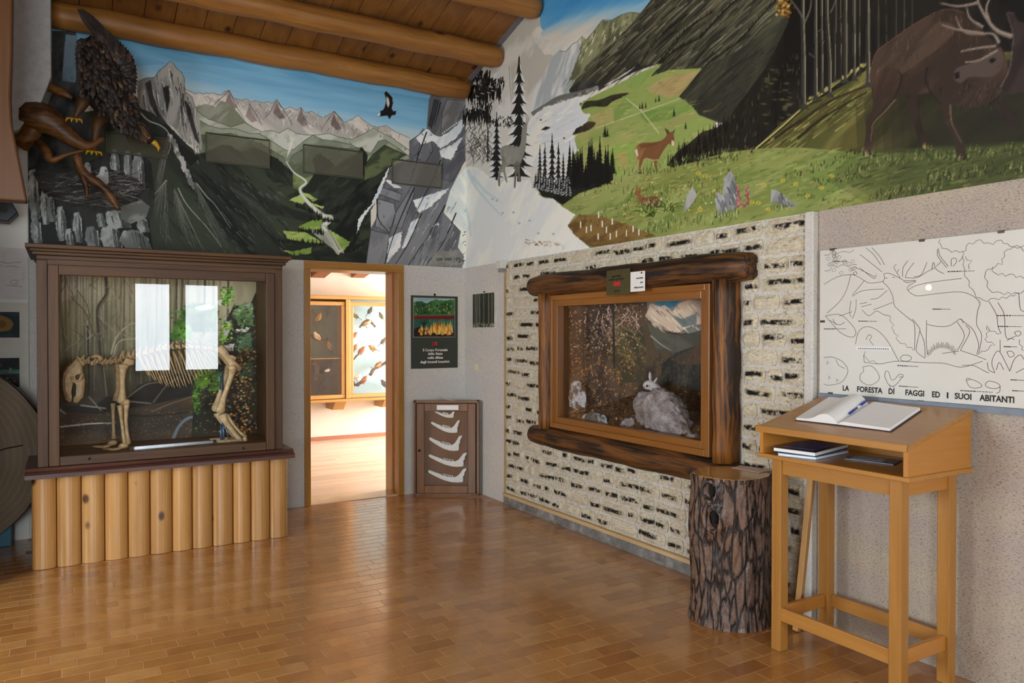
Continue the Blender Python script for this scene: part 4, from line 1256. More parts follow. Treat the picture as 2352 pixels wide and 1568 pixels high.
for ln_, n, h in ((zD((0, 1130), (400, 1040)), 70, 12), (zD((600, 1250), (1000, 1100), (1180, 1040)), 90, 12), (zD((1050, 1180), (1500, 1100), (2268, 1040)), 150, 15), (zD((1200, 1380), (1700, 1300)), 110, 18), (zD((700, 1340), (1030, 1420)), 50, 8), (zD((1600, 1240), (2268, 1180)), 110, 20), (zD((800, 1280), (1200, 1200)), 70, 10)):
    R.grass(ln_, n, gd, h, .15, 2.0, 10)
for cx, cy, n, L in ((1180, 1270, 90, 70), (1300, 1240, 40, 60)):
    for _ in range(n):
        a = random.uniform(math.pi * 1.05, math.pi * 1.95)
        r = L * random.uniform(.5, 1.5)
        R.stroke(curve(zC((cx + random.uniform(-30, 30), cy + 30), (cx + r * .6 * math.cos(a), cy + r * .6 * math.sin(a) + 10), (cx + r * math.cos(a) * 1.2, cy + r * math.sin(a) * .9 + 20)), 3), random.choice(['#3a5218', '#5d7c2a', '#8fa84c', '#26340f', '#a9bc6a']), 2.4, .6)
# ploughed strip with stakes, snow bank, firs
R.fill(zC((690, 1355), (760, 1290), (860, 1290), (1000, 1330), (1220, 1415), (1000, 1460), (840, 1480), (760, 1440)), '#8a6a34', '#6b4f26', 10, 8, 2, rough=1.5)
R.grass(zC((760, 1310), (900, 1350), (1060, 1380), (1200, 1415)), 90, ['#4a3a18', '#2d2410', '#9a8448'], 8, 0, 1.2, 8)
for x, y in ((805, 1360), (832, 1350), (875, 1400), (900, 1325), (925, 1360), (948, 1400), (960, 1310), (985, 1385), (1045, 1380), (1085, 1355), (1120, 1375), (770, 1330), (878, 1270)):
    R.stroke(zC((x, y), (x, y + 38)), '#e3dfca', 3.4)
    R.stroke(zC((x + 5, y + 2), (x + 5, y + 38)), '#6b5426', 1.2)
snow = zC((-40, 1150), (20, 1070), (70, 1010), (110, 1000), (160, 1010), (220, 1060), (290, 1100), (340, 1060), (400, 1090), (460, 1075), (490, 1130), (540, 1190), (600, 1190), (660, 1240), (740, 1290), (690, 1350), (720, 1400), (780, 1450), (830, 1490), (700, 1600), (-40, 1640))
R.fill(snow, '#e9e8dc', '#dcdfdb', 40, 14, 5, rough=1)
for pts in (((90, 1020), (140, 1120), (230, 1230), (300, 1300)), ((120, 1060), (200, 1150), (280, 1200)), ((30, 1120), (90, 1280), (110, 1420))):
    R.stroke(curve(zC(*pts)), '#b9cfd2', 9, 3, .6)
for x, y in ((265, 1205), (300, 1280), (365, 1275), (400, 1340), (462, 1325), (515, 1400), (605, 1405), (240, 1195)):
    R.fill(zC((x - 10, y), (x, y - 9), (x + 12, y), (x, y + 7)), '#a9b9c6')
for _ in range(40):
    x, y = random.uniform(430, 660), random.uniform(1435, 1480)
    y = 1450 + (x - 430) * .12 + random.uniform(-16, 16)
    R.stroke(zC((x, y), (x + random.uniform(8, 26), y + random.uniform(-14, 10))), random.choice(['#8a5a34', '#a8784a', '#5d3c22']), 1.8, .6, .9 if x < 540 else .5)
for x, y0_, y1_, w in ((400, 370, 1090, 185), (265, 690, 1080, 105), (525, 880, 1150, 60), (555, 870, 1160, 58), (598, 820, 1190, 84), (636, 870, 1190, 62), (665, 930, 1180, 56), (700, 960, 1170, 60), (212, 700, 980, 26)):
    a, b = zC((x, y0_), (x, y1_))
    R.spruce(a[0], a[1], b[1], w / 2.6, random.choice(['#1a1917', '#211f1b']), '#dfe2df', 11)
R.fill(zC((480, 1090), (520, 1120), (600, 1150), (700, 1110), (780, 1040), (860, 960), (960, 1010), (965, 1080), (880, 1120), (760, 1160), (660, 1230), (600, 1190), (540, 1180)), '#1b1a16', '#26241d', 60, 5, 3)
for k in range(36):
    x = random.uniform(690, 965)
    yb = 1090 + random.uniform(-20, 70) - (x - 690) * .12
    a, b = zC((x, yb - random.uniform(110, 220)), (x, yb))
    R.spruce(a[0], a[1], b[1], random.uniform(14, 24), random.choice(['#191813', '#201e17', '#12110d']), None, 9)
for x, y0_ in ((885, 830), (818, 860), (930, 920), (770, 930)):
    a, b = zC((x, y0_), (x, 1110))
    R.spruce(a[0], a[1], b[1], 26, '#171611', None, 10)
for k in range(14):
    x = 500 + k * 15
    yb = 1130 + k * 4
    a, b = zC((x, yb - random.uniform(60, 130)), (x, yb))
    R.spruce(a[0], a[1], b[1], random.uniform(14, 20), '#1c1b18', '#d5dad9', 8)
# big overhanging fir at the corner
for cx, cy, w, n, L in ((170, 445, 60, 70, 60), (190, 530, 100, 120, 70), (230, 490, 80, 60, 40), (150, 680, 80, 110, 60), (180, 640, 60, 50, 40), (290, 725, 70, 50, 20), (150, 560, 60, 60, 60)):
    for _ in range(n):
        x, y = cx + random.uniform(-w, w), cy + random.uniform(-26, 26) - random.uniform(-.2, .2) * 30
        R.stroke(zC((x, y), (x + random.uniform(-8, 8), y + L * random.uniform(.4, 1.1))), random.choice(['#171613', '#211f1b', '#0f0e0c', '#2a2823']), 3.2, .9)
for _ in range(60):
    x, y = random.uniform(85, 225), random.uniform(720, 920)
    R.stroke(curve(zC((x, y), (x + random.uniform(-36, 36), y + 30), (x + random.uniform(-60, 60), y + 80)), 3), random.choice(['#3a2a22', '#241b17', '#52403a']), 1.5, .5)
for _ in range(14):
    x, y = random.uniform(110, 330), random.uniform(500, 660)
    R.stroke(zC((x, y), (x + 22, y + 6)), '#e2e1d8', 2.4, 1, .8)
# roe deer in grey winter coat
R.fill(curve(zC((285, 900), (300, 880), (340, 870), (395, 882), (410, 850), (415, 800), (420, 765), (440, 742), (448, 760), (445, 800), (442, 860), (430, 925), (410, 980), (404, 1030), (410, 1085), (396, 1085), (390, 1035), (383, 1060), (378, 1122), (368, 1118), (372, 1000), (330, 990), (316, 1020), (330, 1092), (318, 1084), (300, 1020), (286, 1060), (286, 1112), (275, 1110), (277, 1025), (298, 975), (288, 935), (285, 900)), 3), '#8f8d7f', '#6d6b60', 60, 6, 3)
R.fill(curve(zC((310, 890), (350, 885), (390, 900), (400, 930), (370, 985), (330, 980), (310, 940), (310, 890)), 3), '#aba999', '#96948a', 20, 6, 3, alpha=.8)
for pts in (((424, 745), (420, 715), (425, 685)), ((440, 742), (446, 712), (438, 690)), ((446, 745), (456, 715), (450, 690))):
    R.stroke(curve(zC(*pts), 3), '#8b8674', 2.2, 1)
R.stroke(curve(zC((430, 925), (410, 985), (372, 1000), (330, 992)), 4), '#4a483f', 1.4)
# brown doe
R.fill(curve(zC((1095, 905), (1110, 872), (1140, 857), (1200, 855), (1250, 845), (1280, 822), (1290, 800), (1310, 792), (1328, 808), (1333, 850), (1330, 876), (1315, 878), (1300, 862), (1275, 892), (1252, 928), (1236, 962), (1226, 985), (1232, 1010), (1246, 1026), (1228, 1030), (1212, 1000), (1208, 966), (1180, 952), (1150, 952), (1138, 985), (1130, 1012), (1136, 1046), (1118, 1036), (1112, 1000), (1118, 966), (1100, 940), (1095, 905)), 3), '#9a6a3c', '#7d5230', 40, 6, 3)
R.fill(zC((1288, 805), (1272, 768), (1298, 782), (1302, 800)), '#5a3d26'); R.fill(zC((1310, 800), (1338, 774), (1330, 802)), '#6b4a2f')
R.fill(zC((1120, 868), (1200, 858), (1255, 850), (1200, 880), (1130, 890)), '#6d4526', alpha=.7)
R.fill(zC((1094, 905), (1108, 890), (1116, 930), (1106, 945)), '#d8c9a8')
R.fill(zC((1316, 840), (1332, 850), (1331, 877), (1314, 877)), '#d9c4a2')
R.stroke(zC((1160, 950), (1205, 962), (1236, 960)), '#c7a473', 2.2); R.stroke(zC((1120, 960), (1114, 1005), (1122, 1036)), '#c7a473', 1.6)
for y in (1030, 1040): R.grass(zC((1100, y), (1260, y - 8)), 30, gl, 13, 0, 1.4, 3)
# spotted fawn
R.fill(curve(zC((1086, 1162), (1098, 1150), (1104, 1128), (1112, 1146), (1128, 1118), (1130, 1146), (1132, 1172), (1160, 1186), (1208, 1176), (1240, 1196), (1246, 1222), (1214, 1238), (1180, 1242), (1140, 1228), (1116, 1202), (1110, 1178), (1086, 1162)), 3), '#8f5c34', '#6f4526', 20, 5, 3)
for _ in range(34):
    a = zC((random.uniform(1140, 1236), random.uniform(1188, 1230)))[0]
    R.fill([(a[0] - .9, a[1]), (a[0], a[1] - .9), (a[0] + .9, a[1]), (a[0], a[1] + .9)], '#e2d2b0')
R.grass(zC((1120, 1245), (1260, 1230)), 60, gl, 16, .2, 1.5, 4)
# flowers, stones, foxgloves
for _ in range(110):
    x, y = random.uniform(950, 1720), random.uniform(1060, 1300)
    a = zC((x, y))[0]
    r = random.uniform(1.2, 2.6)
    R.fill([(a[0] - r, a[1]), (a[0], a[1] - r), (a[0] + r, a[1]), (a[0], a[1] + r)], random.choice(['#d9c64a', '#e3d774', '#c7b13a', '#b55a34', '#e9e4b0', '#8a3a24']))
for x, y in ((385, 1400), (430, 1405), (500, 1450), (600, 1250), (690, 1275), (770, 1355), (25, 1450), (15, 1200), (940, 1220), (870, 1300), (60, 1220), (465, 1280)):
    a = zD((x, y))[0]
    for k in range(7):
        an = k * .9
        R.fill([(a[0], a[1]), (a[0] + 6.5 * math.cos(an - .3), a[1] + 4.5 * math.sin(an - .3)), (a[0] + 6.5 * math.cos(an + .3), a[1] + 4.5 * math.sin(an + .3))], '#d3bb35')
    R.fill([(a[0] - 1.5, a[1]), (a[0], a[1] - 1.5), (a[0] + 1.5, a[1]), (a[0], a[1] + 1.5)], '#5a3d14')
for pts in (((185, 1300), (200, 1220), (230, 1185), (265, 1215), (275, 1290), (285, 1400), (260, 1470), (180, 1450)), ((125, 1380), (150, 1330), (185, 1360), (200, 1440), (190, 1500), (150, 1470)), ((515, 1400), (520, 1310), (560, 1320), (640, 1380), (700, 1430), (620, 1440), (560, 1400))):
    R.fill(zD(*pts), '#a3a5a2', '#7d7f80', 60, 6, 3, rough=.8)
    c = np.mean(pts, 0)
    R.fill(zD(*[tuple(np.array(p) * .6 + c * .4 + np.array((22, 20))) for p in pts]), '#5e6064', '#74767a', 60, 5, 2, alpha=.8)
    for _ in range(6):
        x, y = c + np.array([random.uniform(-40, 40), random.uniform(-70, 60)])
        R.stroke(zD((x, y), (x + 20, y + 50)), random.choice(['#c9cbc8', '#3d3f42']), 2, .6)
    R.grass(zD(*[(p[0], max(q[1] for q in pts) + 6) for p in pts[:2]] + [(c[0] + 60, max(q[1] for q in pts) + 4)]), 40, gl, 14, 0, 1.6, 4)
R.fill(zC((1385, 1260), (1410, 1170), (1440, 1120), (1470, 1170), (1440, 1220), (1400, 1270)), '#a9aaa4', '#868880', 60, 5, 3)
for cx, y0_, y1_ in ((300, 1285, 1440), (348, 1285, 1430)):
    for _ in range(70):
        u = random.random()
        a = zD((cx + random.uniform(-18, 18) * (.3 + u) + (1 - u) * (-16 if cx == 300 else 8), y0_ + (y1_ - y0_) * u))[0]
        R.fill([(a[0] - 1.6, a[1]), (a[0], a[1] - 2), (a[0] + 1.8, a[1]), (a[0], a[1] + 2)], random.choice(['#a8385a', '#c25a74', '#7d2440', '#d98a98']))
# fighting stags
st = '#38281f'
R.fill(curve(zD((1560, 640), (1545, 780), (1565, 880), (1612, 1000), (1600, 1045), (1552, 1000), (1508, 870), (1466, 780), (1458, 690), (1560, 640)), 3), '#241a15', '#33261d', 80, 6, 3)
R.fill(curve(zD((2060, 640), (2120, 680), (2200, 780), (2240, 850), (2240, 905), (2170, 870), (2060, 750), (2000, 690), (2060, 640)), 3), '#1d1613', '#2b211b', 60, 6, 3)
R.fill(curve(zD((1215, 450), (1250, 360), (1320, 300), (1420, 230), (1540, 150), (1650, 95), (1720, 66), (1800, 60), (1860, 90), (1940, 160), (2030, 260), (2120, 340), (2160, 470), (2130, 580), (2090, 670), (2000, 720), (1900, 750), (1800, 738), (1765, 760), (1792, 850), (1850, 980), (1872, 1100), (1812, 1092), (1780, 960), (1732, 860), (1690, 730), (1640, 645), (1500, 662), (1420, 650), (1372, 690), (1290, 795), (1230, 855), (1226, 980), (1208, 1082), (1164, 1040), (1180, 900), (1180, 820), (1226, 740), (1214, 620), (1200, 530), (1215, 450)), 4), '#4a382c', '#35281f', 50, 12, 4)
R.fill(curve(zD((1260, 420), (1400, 300), (1560, 210), (1700, 150), (1800, 200), (1700, 320), (1560, 420), (1420, 520), (1280, 600), (1240, 520), (1260, 420)), 3), '#5c4838', '#46362a', 35, 12, 3, alpha=.6)
for _ in range(260):
    x, y = random.uniform(1240, 2050), random.uniform(90, 660)
    top_ = np.interp(x, [1240, 1420, 1650, 1800, 1940, 2050], [400, 240, 100, 70, 170, 290])
    if y < top_ + 12 or y > 640: continue
    u = min(1, (y - top_) / 420)
    c_ = hx(random.choice(['#6b5544', '#5a4637', '#4a392c', '#7a6350'])) * (1.1 - .75 * u)
    R.stroke(zD((x, y), (x - random.uniform(-6, 14), y + random.uniform(30, 70))), c_, random.uniform(1.5, 4), .5, .5)
R.stroke(curve(zD((1600, 470), (1590, 560), (1630, 650), (1690, 720))), '#1a120e', 5, 2, .7)
R.stroke(curve(zD((1400, 490), (1425, 540), (1400, 620), (1370, 690))), '#1a120e', 4, 2, .7)
R.fill(curve(zD((1300, 470), (1400, 480), (1400, 600), (1330, 700), (1260, 780), (1230, 700), (1240, 560), (1300, 470)), 3), '#50392c', '#3b2a21', 70, 8, 3, alpha=.7)
R.stroke(curve(zD((1380, 690), (1300, 780), (1225, 860), (1212, 980))), '#8a7156', 2, 1); R.stroke(curve(zD((1760, 720), (1770, 850), (1840, 990))), '#8a7156', 2, 1)
R.stroke(curve(zD((1215, 450), (1250, 360), (1320, 300), (1540, 150), (1720, 66), (1860, 90))), '#6d5242', 2, 1.5, .8)
for _ in range(70):
    x, y = random.uniform(1820, 2120), random.uniform(560, 740)
    R.stroke(zD((x, y), (x - 10, y + random.uniform(20, 50))), random.choice(['#120e0c', '#3f3027', '#57453a']), 2, .5, .8)
R.fill(curve(zD((2110, 330), (2130, 420), (2080, 520), (1990, 535), (1890, 535), (1830, 577), (1786, 545), (1800, 476), (1900, 440), (2000, 400), (2060, 350), (2110, 330)), 3), '#50423a', '#3c302a', 20, 8, 3)
R.fill(zD((2025, 420), (2055, 400), (2080, 415), (2050, 440)), '#0e0b0a'); R.fill(zD((1788, 510), (1820, 495), (1825, 540), (1795, 550)), '#15110f')
R.fill(curve(zD((2150, 90), (2200, 90), (2268, 160), (2600, 100), (2700, 900), (2350, 800), (2268, 640), (2190, 655), (2110, 605), (2170, 480), (2190, 330), (2190, 220), (2150, 90)), 3), '#372c29', '#2a211f', 60, 10, 3)
R.stroke(curve(zD((2110, 605), (2170, 480), (2190, 330), (2190, 220), (2155, 95), (2200, 92))), '#6a5a52', 2.4, 1.2)
for pts, w in ((((2190, 255), (2080, 210), (2000, 110), (1950, 0), (1930, -120)), 12), (((2000, 235), (1880, 230), (1830, 190), (1800, 120)), 7), (((1990, 190), (1900, 130), (1870, 40)), 7), (((1990, 235), (1860, 215), (1780, 200), (1700, 175)), 7), (((1960, 20), (1820, 45), (1690, 25)), 7), (((2080, 320), (1960, 335), (1830, 360)), 6), (((2090, 350), (1960, 420), (1860, 435)), 6), (((2100, 300), (2060, 240), (1990, 235)), 9), (((2030, 150), (2010, 60), (2050, -40)), 8)):
    R.stroke(curve(zD(*pts)), '#75675a', w, 2)
    R.stroke(curve(zD(*[(x - 3, y - 6) for x, y in pts])), '#a39484', w * .25, 1)
R.grass(zD((1150, 1080), (1240, 1085)), 30, gd, 16, 0, 2, 4); R.grass(zD((1780, 1110), (1900, 1105)), 30, gd, 14, 0, 2, 4); R.grass(zD((1560, 1030), (1640, 1045)), 24, gd, 14, 0, 2, 4)

_g = R.img.mean(-1, keepdims=True)
_sky = np.clip((R.img[..., 2:3] - R.img[..., 0:1]) * 6, 0, 1)
_d = (R.img * .88 + _g * .12)
R.img = _d * (1 - _sky) + R.img * _sky
R.mesh('mural', M_PAINT, None, 1.08, keep=lambda u, v: v < 4.0 + .27 * np.minimum(u, 8.6 - u) - MUR_Z - .0, depth=.003, cat='mural', label='painted alpine meadow with deer, snow bank and fighting stags on the right wall')

# ================================================================== STONE FACING ON THE RIGHT WALL
t = NT('cream_hewn_stone')
tc = t.n('ShaderNodeTexCoord'); sp = t.n('ShaderNodeSeparateXYZ'); t.l(tc.outputs['Generated'], sp.inputs[0])
oi = t.n('ShaderNodeObjectInfo')
v = t.coord('Object', rnd=31)
nz = t.noise(v, 26, 5, .7); nl = t.noise(v, 9, 3, .6); ns = t.noise(t.coord('Object', scale=(1, 1, 2.4), rnd=17), 40, 4, .7)
wob = t.math('MULTIPLY', t.math('SUBTRACT', nl, .5), .9)
rv = oi.outputs['Random']
cen = t.math('ADD', .48, t.math('MULTIPLY', t.math('SUBTRACT', rv, .5), .22))
dv = t.math('ABSOLUTE', t.math('SUBTRACT', t.math('ADD', sp.outputs[2], t.math('MULTIPLY', wob, .35)), cen))
r2 = t.math('FRACT', t.math('MULTIPLY', rv, 7.13))
du = t.math('ABSOLUTE', t.math('SUBTRACT', sp.outputs[1], t.math('ADD', .3, t.math('MULTIPLY', r2, .4))))
band = t.math('MULTIPLY', t.ramp(dv, [(.1, 1.0), (.22, 0.0)]), t.ramp(t.math('ADD', du, t.math('MULTIPLY', wob, .3)), [(.32, 1.0), (.46, 0.0)]))
has = t.math('GREATER_THAN', t.math('FRACT', t.math('MULTIPLY', rv, 3.77)), .2)
mask = t.math('MULTIPLY', t.math('MULTIPLY', band, has), t.ramp(nz, [(.4, 0.0), (.5, 1.0)]))
base = t.ramp(ns, [(.3, '#8c7856'), (.4, '#cabc9c'), (.55, '#dad1bc'), (.75, '#e4dece')])
base = t.mix(t.ramp(nl, [(.5, 0.0), (.75, .5)]), base, '#b5a078')
base = t.mix(mask, base, '#1c1a19')
t.set(Base_Color=base, Roughness=.9, Specular_IOR_Level=.25)
t.bump(t.math('SUBTRACT', nz, t.math('MULTIPLY', mask, .8)), .8, .012)
M_STONE = t.m
M_MORTAR = plaster('white_mortar', '#e2dcd0', '#d8d2ca', 40, .7, .008)
SY0, SY1 = -.832, -4.058
mb = MB()
for (a, b, c, d) in ((SY1, SY0, .1, NZ0), (SY1, NY0, NZ0, NZ1), (NY1, SY0, NZ0, NZ1), (SY1, SY0, NZ1, 2.198)): mb.box(-.014, 0, a, b, c, d)
stone_face = empty('wall_stone_facing', (-.01, (SY0 + SY1) / 2, .1), kind='structure')
mb.build('mortar', M_MORTAR, stone_face)
pitch = .1045
rowz = [.108 + pitch * i for i in range(20)]
n_st = 0
for j, z in enumerate(rowz):
    hid = .66 < z + .05 < 1.99
    for (ya, yb) in (((SY0, -1.545), (-3.605, SY1)) if hid else ((SY0, SY1),)):
        y = ya - random.uniform(0, .01)
        first = True
        while y > yb + .03:
            w = random.choice((.13, .17, .2, .22, .25, .29)) * random.uniform(.9, 1.1)
            if first and j % 2: w *= .6
            first = False
            if y - w < yb + .09: w = y - yb
            y2 = y - w
            g = .008
            h = pitch - .016 + random.uniform(-.006, .003)
            zz = z + .006 + random.uniform(-.003, .003)
            nu, nv = 6, 4
            seed = random.random() * 100
            def P(i, k, y=y, y2=y2, zz=zz, h=h):
                u, vv = i / (nu - 1), k / (nv - 1)
                e = 1 if 0 < i < nu - 1 and 0 < k < nv - 1 else 0
                px_ = -.014 - (.008 if not e else .02 + random.uniform(-.006, .008))
                jy = 0 if not e else random.uniform(-.008, .008)
                corner = (i in (0, nu - 1)) and (k in (0, nv - 1))
                sh = .012 if corner else 0
                yy = y - g + (y2 - y + 2 * g) * u + jy + (sh * (-1 if i == 0 else 1))
                return (px_, yy, zz + h * vv + (random.uniform(-.004, .004) if not e else random.uniform(-.007, .007)))
            m = MB().grid(P, nu, nv)
            per = [i for i in range(nu)] + [k * nu + nu - 1 for k in range(1, nv)] + [(nv - 1) * nu + i for i in range(nu - 2, -1, -1)] + [k * nu for k in range(nv - 2, 0, -1)]
            nb = len(m.v)
            m.v += [(-.002, m.v[i][1], m.v[i][2]) for i in per]
            m.f += [(per[a], per[(a + 1) % len(per)], nb + (a + 1) % len(per), nb + a) for a in range(len(per))]
            m.build('stone', M_STONE, stone_face)
            n_st += 1
            y = y2
MB().box(-.045, 0, -4.118, -4.062, .0, 2.198).build('trim_2', M_PLASTER, kind='structure', bevel=.006)
MB().box(-.03, 0, -.832, -.816, .0, 2.198).build('trim_3', plaster('tan_plaster_edge', '#c9b083', '#bfa272', 60, .5), kind='structure')
t = NT('grey_stone_skirting')
t.set(Base_Color=t.ramp(t.noise(t.coord('Object'), 12, 6, .7), [(.3, '#5b5a58'), (.5, '#7e7c79'), (.7, '#a9a6a1')]), Roughness=.5)
MB().box(-.045, -.0, -4.06, -.83, 0, .074).build('baseboard_right', t.m, kind='structure', bevel=.004)
MB().box(-.052, -.0, -4.06, -.825, .076, .104).build('trim_4', wood('pale_batten', '#dcc296', '#b99a6a', 1, 9, .6, .4), kind='structure', bevel=.003)

# ================================================================== MOUNTAIN DIORAMA IN ITS LOG FRAME
dio = empty('mountain_diorama', (-.05, -2.55, .62), 'glazed mountain diorama in a frame of dark logs, set in the stone wall', 'diorama')


def log_y(name, y0, y1, zc, r, mat, xc=-.075, fl=1.0):
    n = 22
    pts, rad = [], []
    for i in range(n):
        u = i / (n - 1)
        pts.append((xc + .004 * math.sin(i * 1.3), y0 + (y1 - y0) * u, zc + .004 * math.sin(i * .9 + zc * 9)))
        rad.append(r * (.86 if i in (0, n - 1) else 1 + .025 * math.sin(i * 2.1 + zc)))
    return MB().tube(pts, rad, 14, True, fl, (0, 0, 1), .02).build(name, mat, dio, smooth=True)


log_y('top_log', -1.40, -3.72, 1.94, .09, M_LOGD)
log_y('bottom_log', -1.40, -3.70, .706, .084, M_LOGD)
for y in (-1.61, -3.532):
    MB().tube([(-.06 + .003 * math.sin(k), y + .004 * math.sin(k * 1.7), .775 + 1.09 * k / 12) for k in range(13)], [.096 * (1 + .02 * math.sin(k * 2.2)) for k in range(13)], 16, True, .75, (0, 1, 0), .01).build('side_post', M_LOGDZ, dio, smooth=True)


def ring(x0, x1, a, b, c, d, w, name, parent=None):
    """four frame members in the plane x = const: outer a..b in y, c..d in z, width w"""
    for (q, mt) in (((a, a - w, c, d), M_OAKZ), ((b + w, b, c, d), M_OAKZ)):
        MB().box(x0, x1, q[1], q[0], q[2], q[3]).build(name, mt, parent or dio, bevel=.004)
    MB().box(x0, x1, b + w, a - w, d - w, d).build(name, M_OAKY, parent or dio, bevel=.004)
    MB().box(x0, x1, b + w, a - w, c, c + w).build(name, M_OAKY, parent or dio, bevel=.004)


sash = group_part('window_sash', (-.05, -2.54, .83), dio)
ring(-.10, -.02, -1.66, -3.425, .792, 1.852, .042, 'outer_frame')
ring(-.082, -.015, -1.7, -3.385, .832, 1.812, .05, 'inner_frame', sash)
MB().box(-.05, -.046, -3.335, -1.75, .882, 1.762).build('glass_pane', M_GLASS, sash, label='clear glass pane')
A2, B2 = Vector((.07, -1.70, .80)), Vector((.66, -3.36, .80))
M_NICHE = wood('niche_side_wood', '#6a4420', '#4b2d14', 2, 9, .5, .4)
MB().box(-.015, .10, -1.70, -1.692, .835, 1.795).build('side_panel', M_NICHE, dio)
MB().box(-.015, .70, -3.368, -3.362, .835, 1.795).build('side_panel', M_NICHE, dio)
MB().prism([(-.015, -1.70, 1.79), (.09, -1.70, 1.79), (.68, -3.36, 1.79), (-.015, -3.36, 1.79)], (0, 0, .008)).build('top_panel', M_NICHE, dio)
ed = (B2 - A2); wd = ed.length; ed.normalize()
D = Canvas(A2, ed, (0, 0, 1), wd, 1.0, .005, '#3a332c')
zH = lambda *p: [(1220 + x / 3.136, 560 + y / 3.136) for x, y in p]
ALLD = zH((150, 380), (1400, 380), (1400, 1600), (150, 1600))
D.fill(ALLD, '#3d342a', '#241f1a', 60, 4, 3, c3='#4d463a')
D.fill(zH((830, 380), (1300, 380), (1300, 700), (1200, 640), (1050, 640), (900, 590), (840, 520)), '#6f7f8c', '#55636c', 20, 8, 3)
D.fill(zH((880, 380), (1080, 380), (1040, 450), (960, 470), (900, 440)), '#2f6f9c', '#3f86b0', 0, 8, 4)
D.fill(zH((820, 520), (860, 430), (930, 450), (960, 440), (1020, 490), (1060, 430), (1140, 400), (1300, 420), (1300, 560), (1150, 590), (1060, 640), (960, 620), (880, 580)), '#b5b3b0', '#8b8c90', -40, 8, 3, rough=1)
for _ in range(50):
    x, y = random.uniform(850, 1190), random.uniform(430, 610)
    D.stroke(zH((x, y), (x + 40, y + 42)), random.choice(['#dad8d4', '#c9c8c6', '#54565a', '#6d6f73', '#e6e4e0']), random.uniform(1.5, 4), .8, .8)
D.fill(zH((1000, 500), (1080, 540), (1190, 500), (1190, 580), (1090, 600)), '#5b7384', '#48606f', 20, 6, 3, alpha=.8)
D.fill(zH((830, 560), (960, 640), (1080, 660), (1300, 600), (1300, 760), (1100, 800), (900, 760)), '#4b5350', '#3a403d', -20, 8, 3)
D.stroke(curve(zH((860, 660), (930, 720), (1010, 770))), '#8f9a9a', 3, 1.2)
D.fill(zH((940, 860), (1050, 780), (1200, 730), (1400, 640), (1400, 1500), (900, 1500)), '#33352f', '#1f211e', 60, 8, 3)
D.fill(zH((1000, 830), (1200, 730), (1300, 700), (1300, 850), (1100, 880)), '#4a3b33', '#37302a', 30, 8, 3)
D.fill(zH((600, 560), (800, 600), (840, 800), (820, 1000), (640, 1000), (560, 800)), '#4a4a34', '#36372a', -50, 8, 3)
for x0_, y0_, x1_, y1_ in ((690, 580, 800, 820), (640, 640, 830, 760), (620, 780, 780, 900)):
    D.stroke(curve(zH((x0_, y0_), ((x0_ + x1_) / 2 + 10, (y0_ + y1_) / 2 - 20), (x1_, y1_))), '#77764f', 3, 1.2, .7)
for _ in range(1700):
    x, y = random.gauss(500, 190), random.uniform(430, 1240)
    if x < 250 or x > 830: continue
    L = random.uniform(6, 22)
    a = random.uniform(0, 6.28)
    D.stroke(zH((x, y), (x + L * math.cos(a), y + L * math.sin(a))), random.choice(['#a08c7a', '#7b6450', '#c7b7a7', '#d9cdc4', '#201914', '#191410', '#67503c', '#876a4d', '#b39f90']) if y < 760 else random.choice(['#6b4c30', '#8f683e', '#3a291a', '#1a120c', '#a57e52', '#c09a6a']), random.uniform(1, 3), .7, .85)
for _ in range(26):
    x, y = random.uniform(460, 780), random.uniform(430, 600)
    D.stroke(curve(zH((x, y), (x + random.uniform(-30, 30), y + 30), (x + random.uniform(-50, 60), y + random.uniform(50, 110))), 3), random.choice(['#b9aeb0', '#cfc6c6', '#8f8486', '#a795a3']), 2, .8, .9)
for _ in range(500):
    x, y = random.uniform(880, 1200), random.uniform(800, 1420)
    D.stroke(zH((x, y), (x + random.uniform(-10, 10), y - random.uniform(8, 26))), random.choice(['#3f433b', '#15170f', '#23261f', '#545548', '#0f110d']), 2, .6, .8)
for x in (370, 590):
    D.stroke(zH((x, 430), (x + 8, 900)), '#1d1814', 5, 6, .8)
D.img = D.img * np.array([1.12, 1.0, .88], np.float32)
D.mesh('painted_backdrop', M_PAINT, dio, 1.2, depth=0.0)
# sloping ground
gz = lambda x, y: .85 + max(0, x - .02) * (.3 + .7 * math.exp(-((y + 2.3) / .6) ** 2)) + .015 * math.sin(y * 9)
bx_ = lambda y: A2.x + (B2.x - A2.x) * (y - A2.y) / (B2.y - A2.y)
MB().grid(lambda i, j: (-.012 + (bx_(-1.71 - 1.64 * j / 20) + .005) * i / 10, -1.71 - 1.64 * j / 20, gz(-.012 + (bx_(-1.71 - 1.64 * j / 20)) * i / 10, -1.71 - 1.64 * j / 20)), 11, 21).build('ground', plain('brown_leaf_mould', '#5a4028', .9, 0, .4, 40), dio)
t = NT('dry_leaf')
gm = t.n('ShaderNodeNewGeometry')
t.set(Base_Color=t.ramp(gm.outputs['Random Per Island'], [(0, '#3a2614'), (.3, '#6a4826'), (.6, '#8f6636'), (.85, '#b08850'), (1, '#d9b070')]), Roughness=.7)
M_LEAF = t.m
m = MB()
for _ in range(1500):
    y = random.uniform(-3.3, -1.74)
    x = random.uniform(-.005, max(.03, bx_(y) - .02))
    c = Vector((x, y, gz(x, y) + random.uniform(.002, .02)))
    a = random.uniform(0, 6.28); s_ = random.uniform(.012, .024)
    e1 = Vector((math.cos(a) * .6, math.sin(a), random.uniform(-.5, .7))) * s_
    e2 = Vector((-math.sin(a), math.cos(a) * .6, random.uniform(-.4, .5))) * s_ * .55
    m.add([c - e1, c - e2 * .9 + e1 * .1, c + e1, c + e2 + e1 * .1], [(0, 1, 2, 3)])
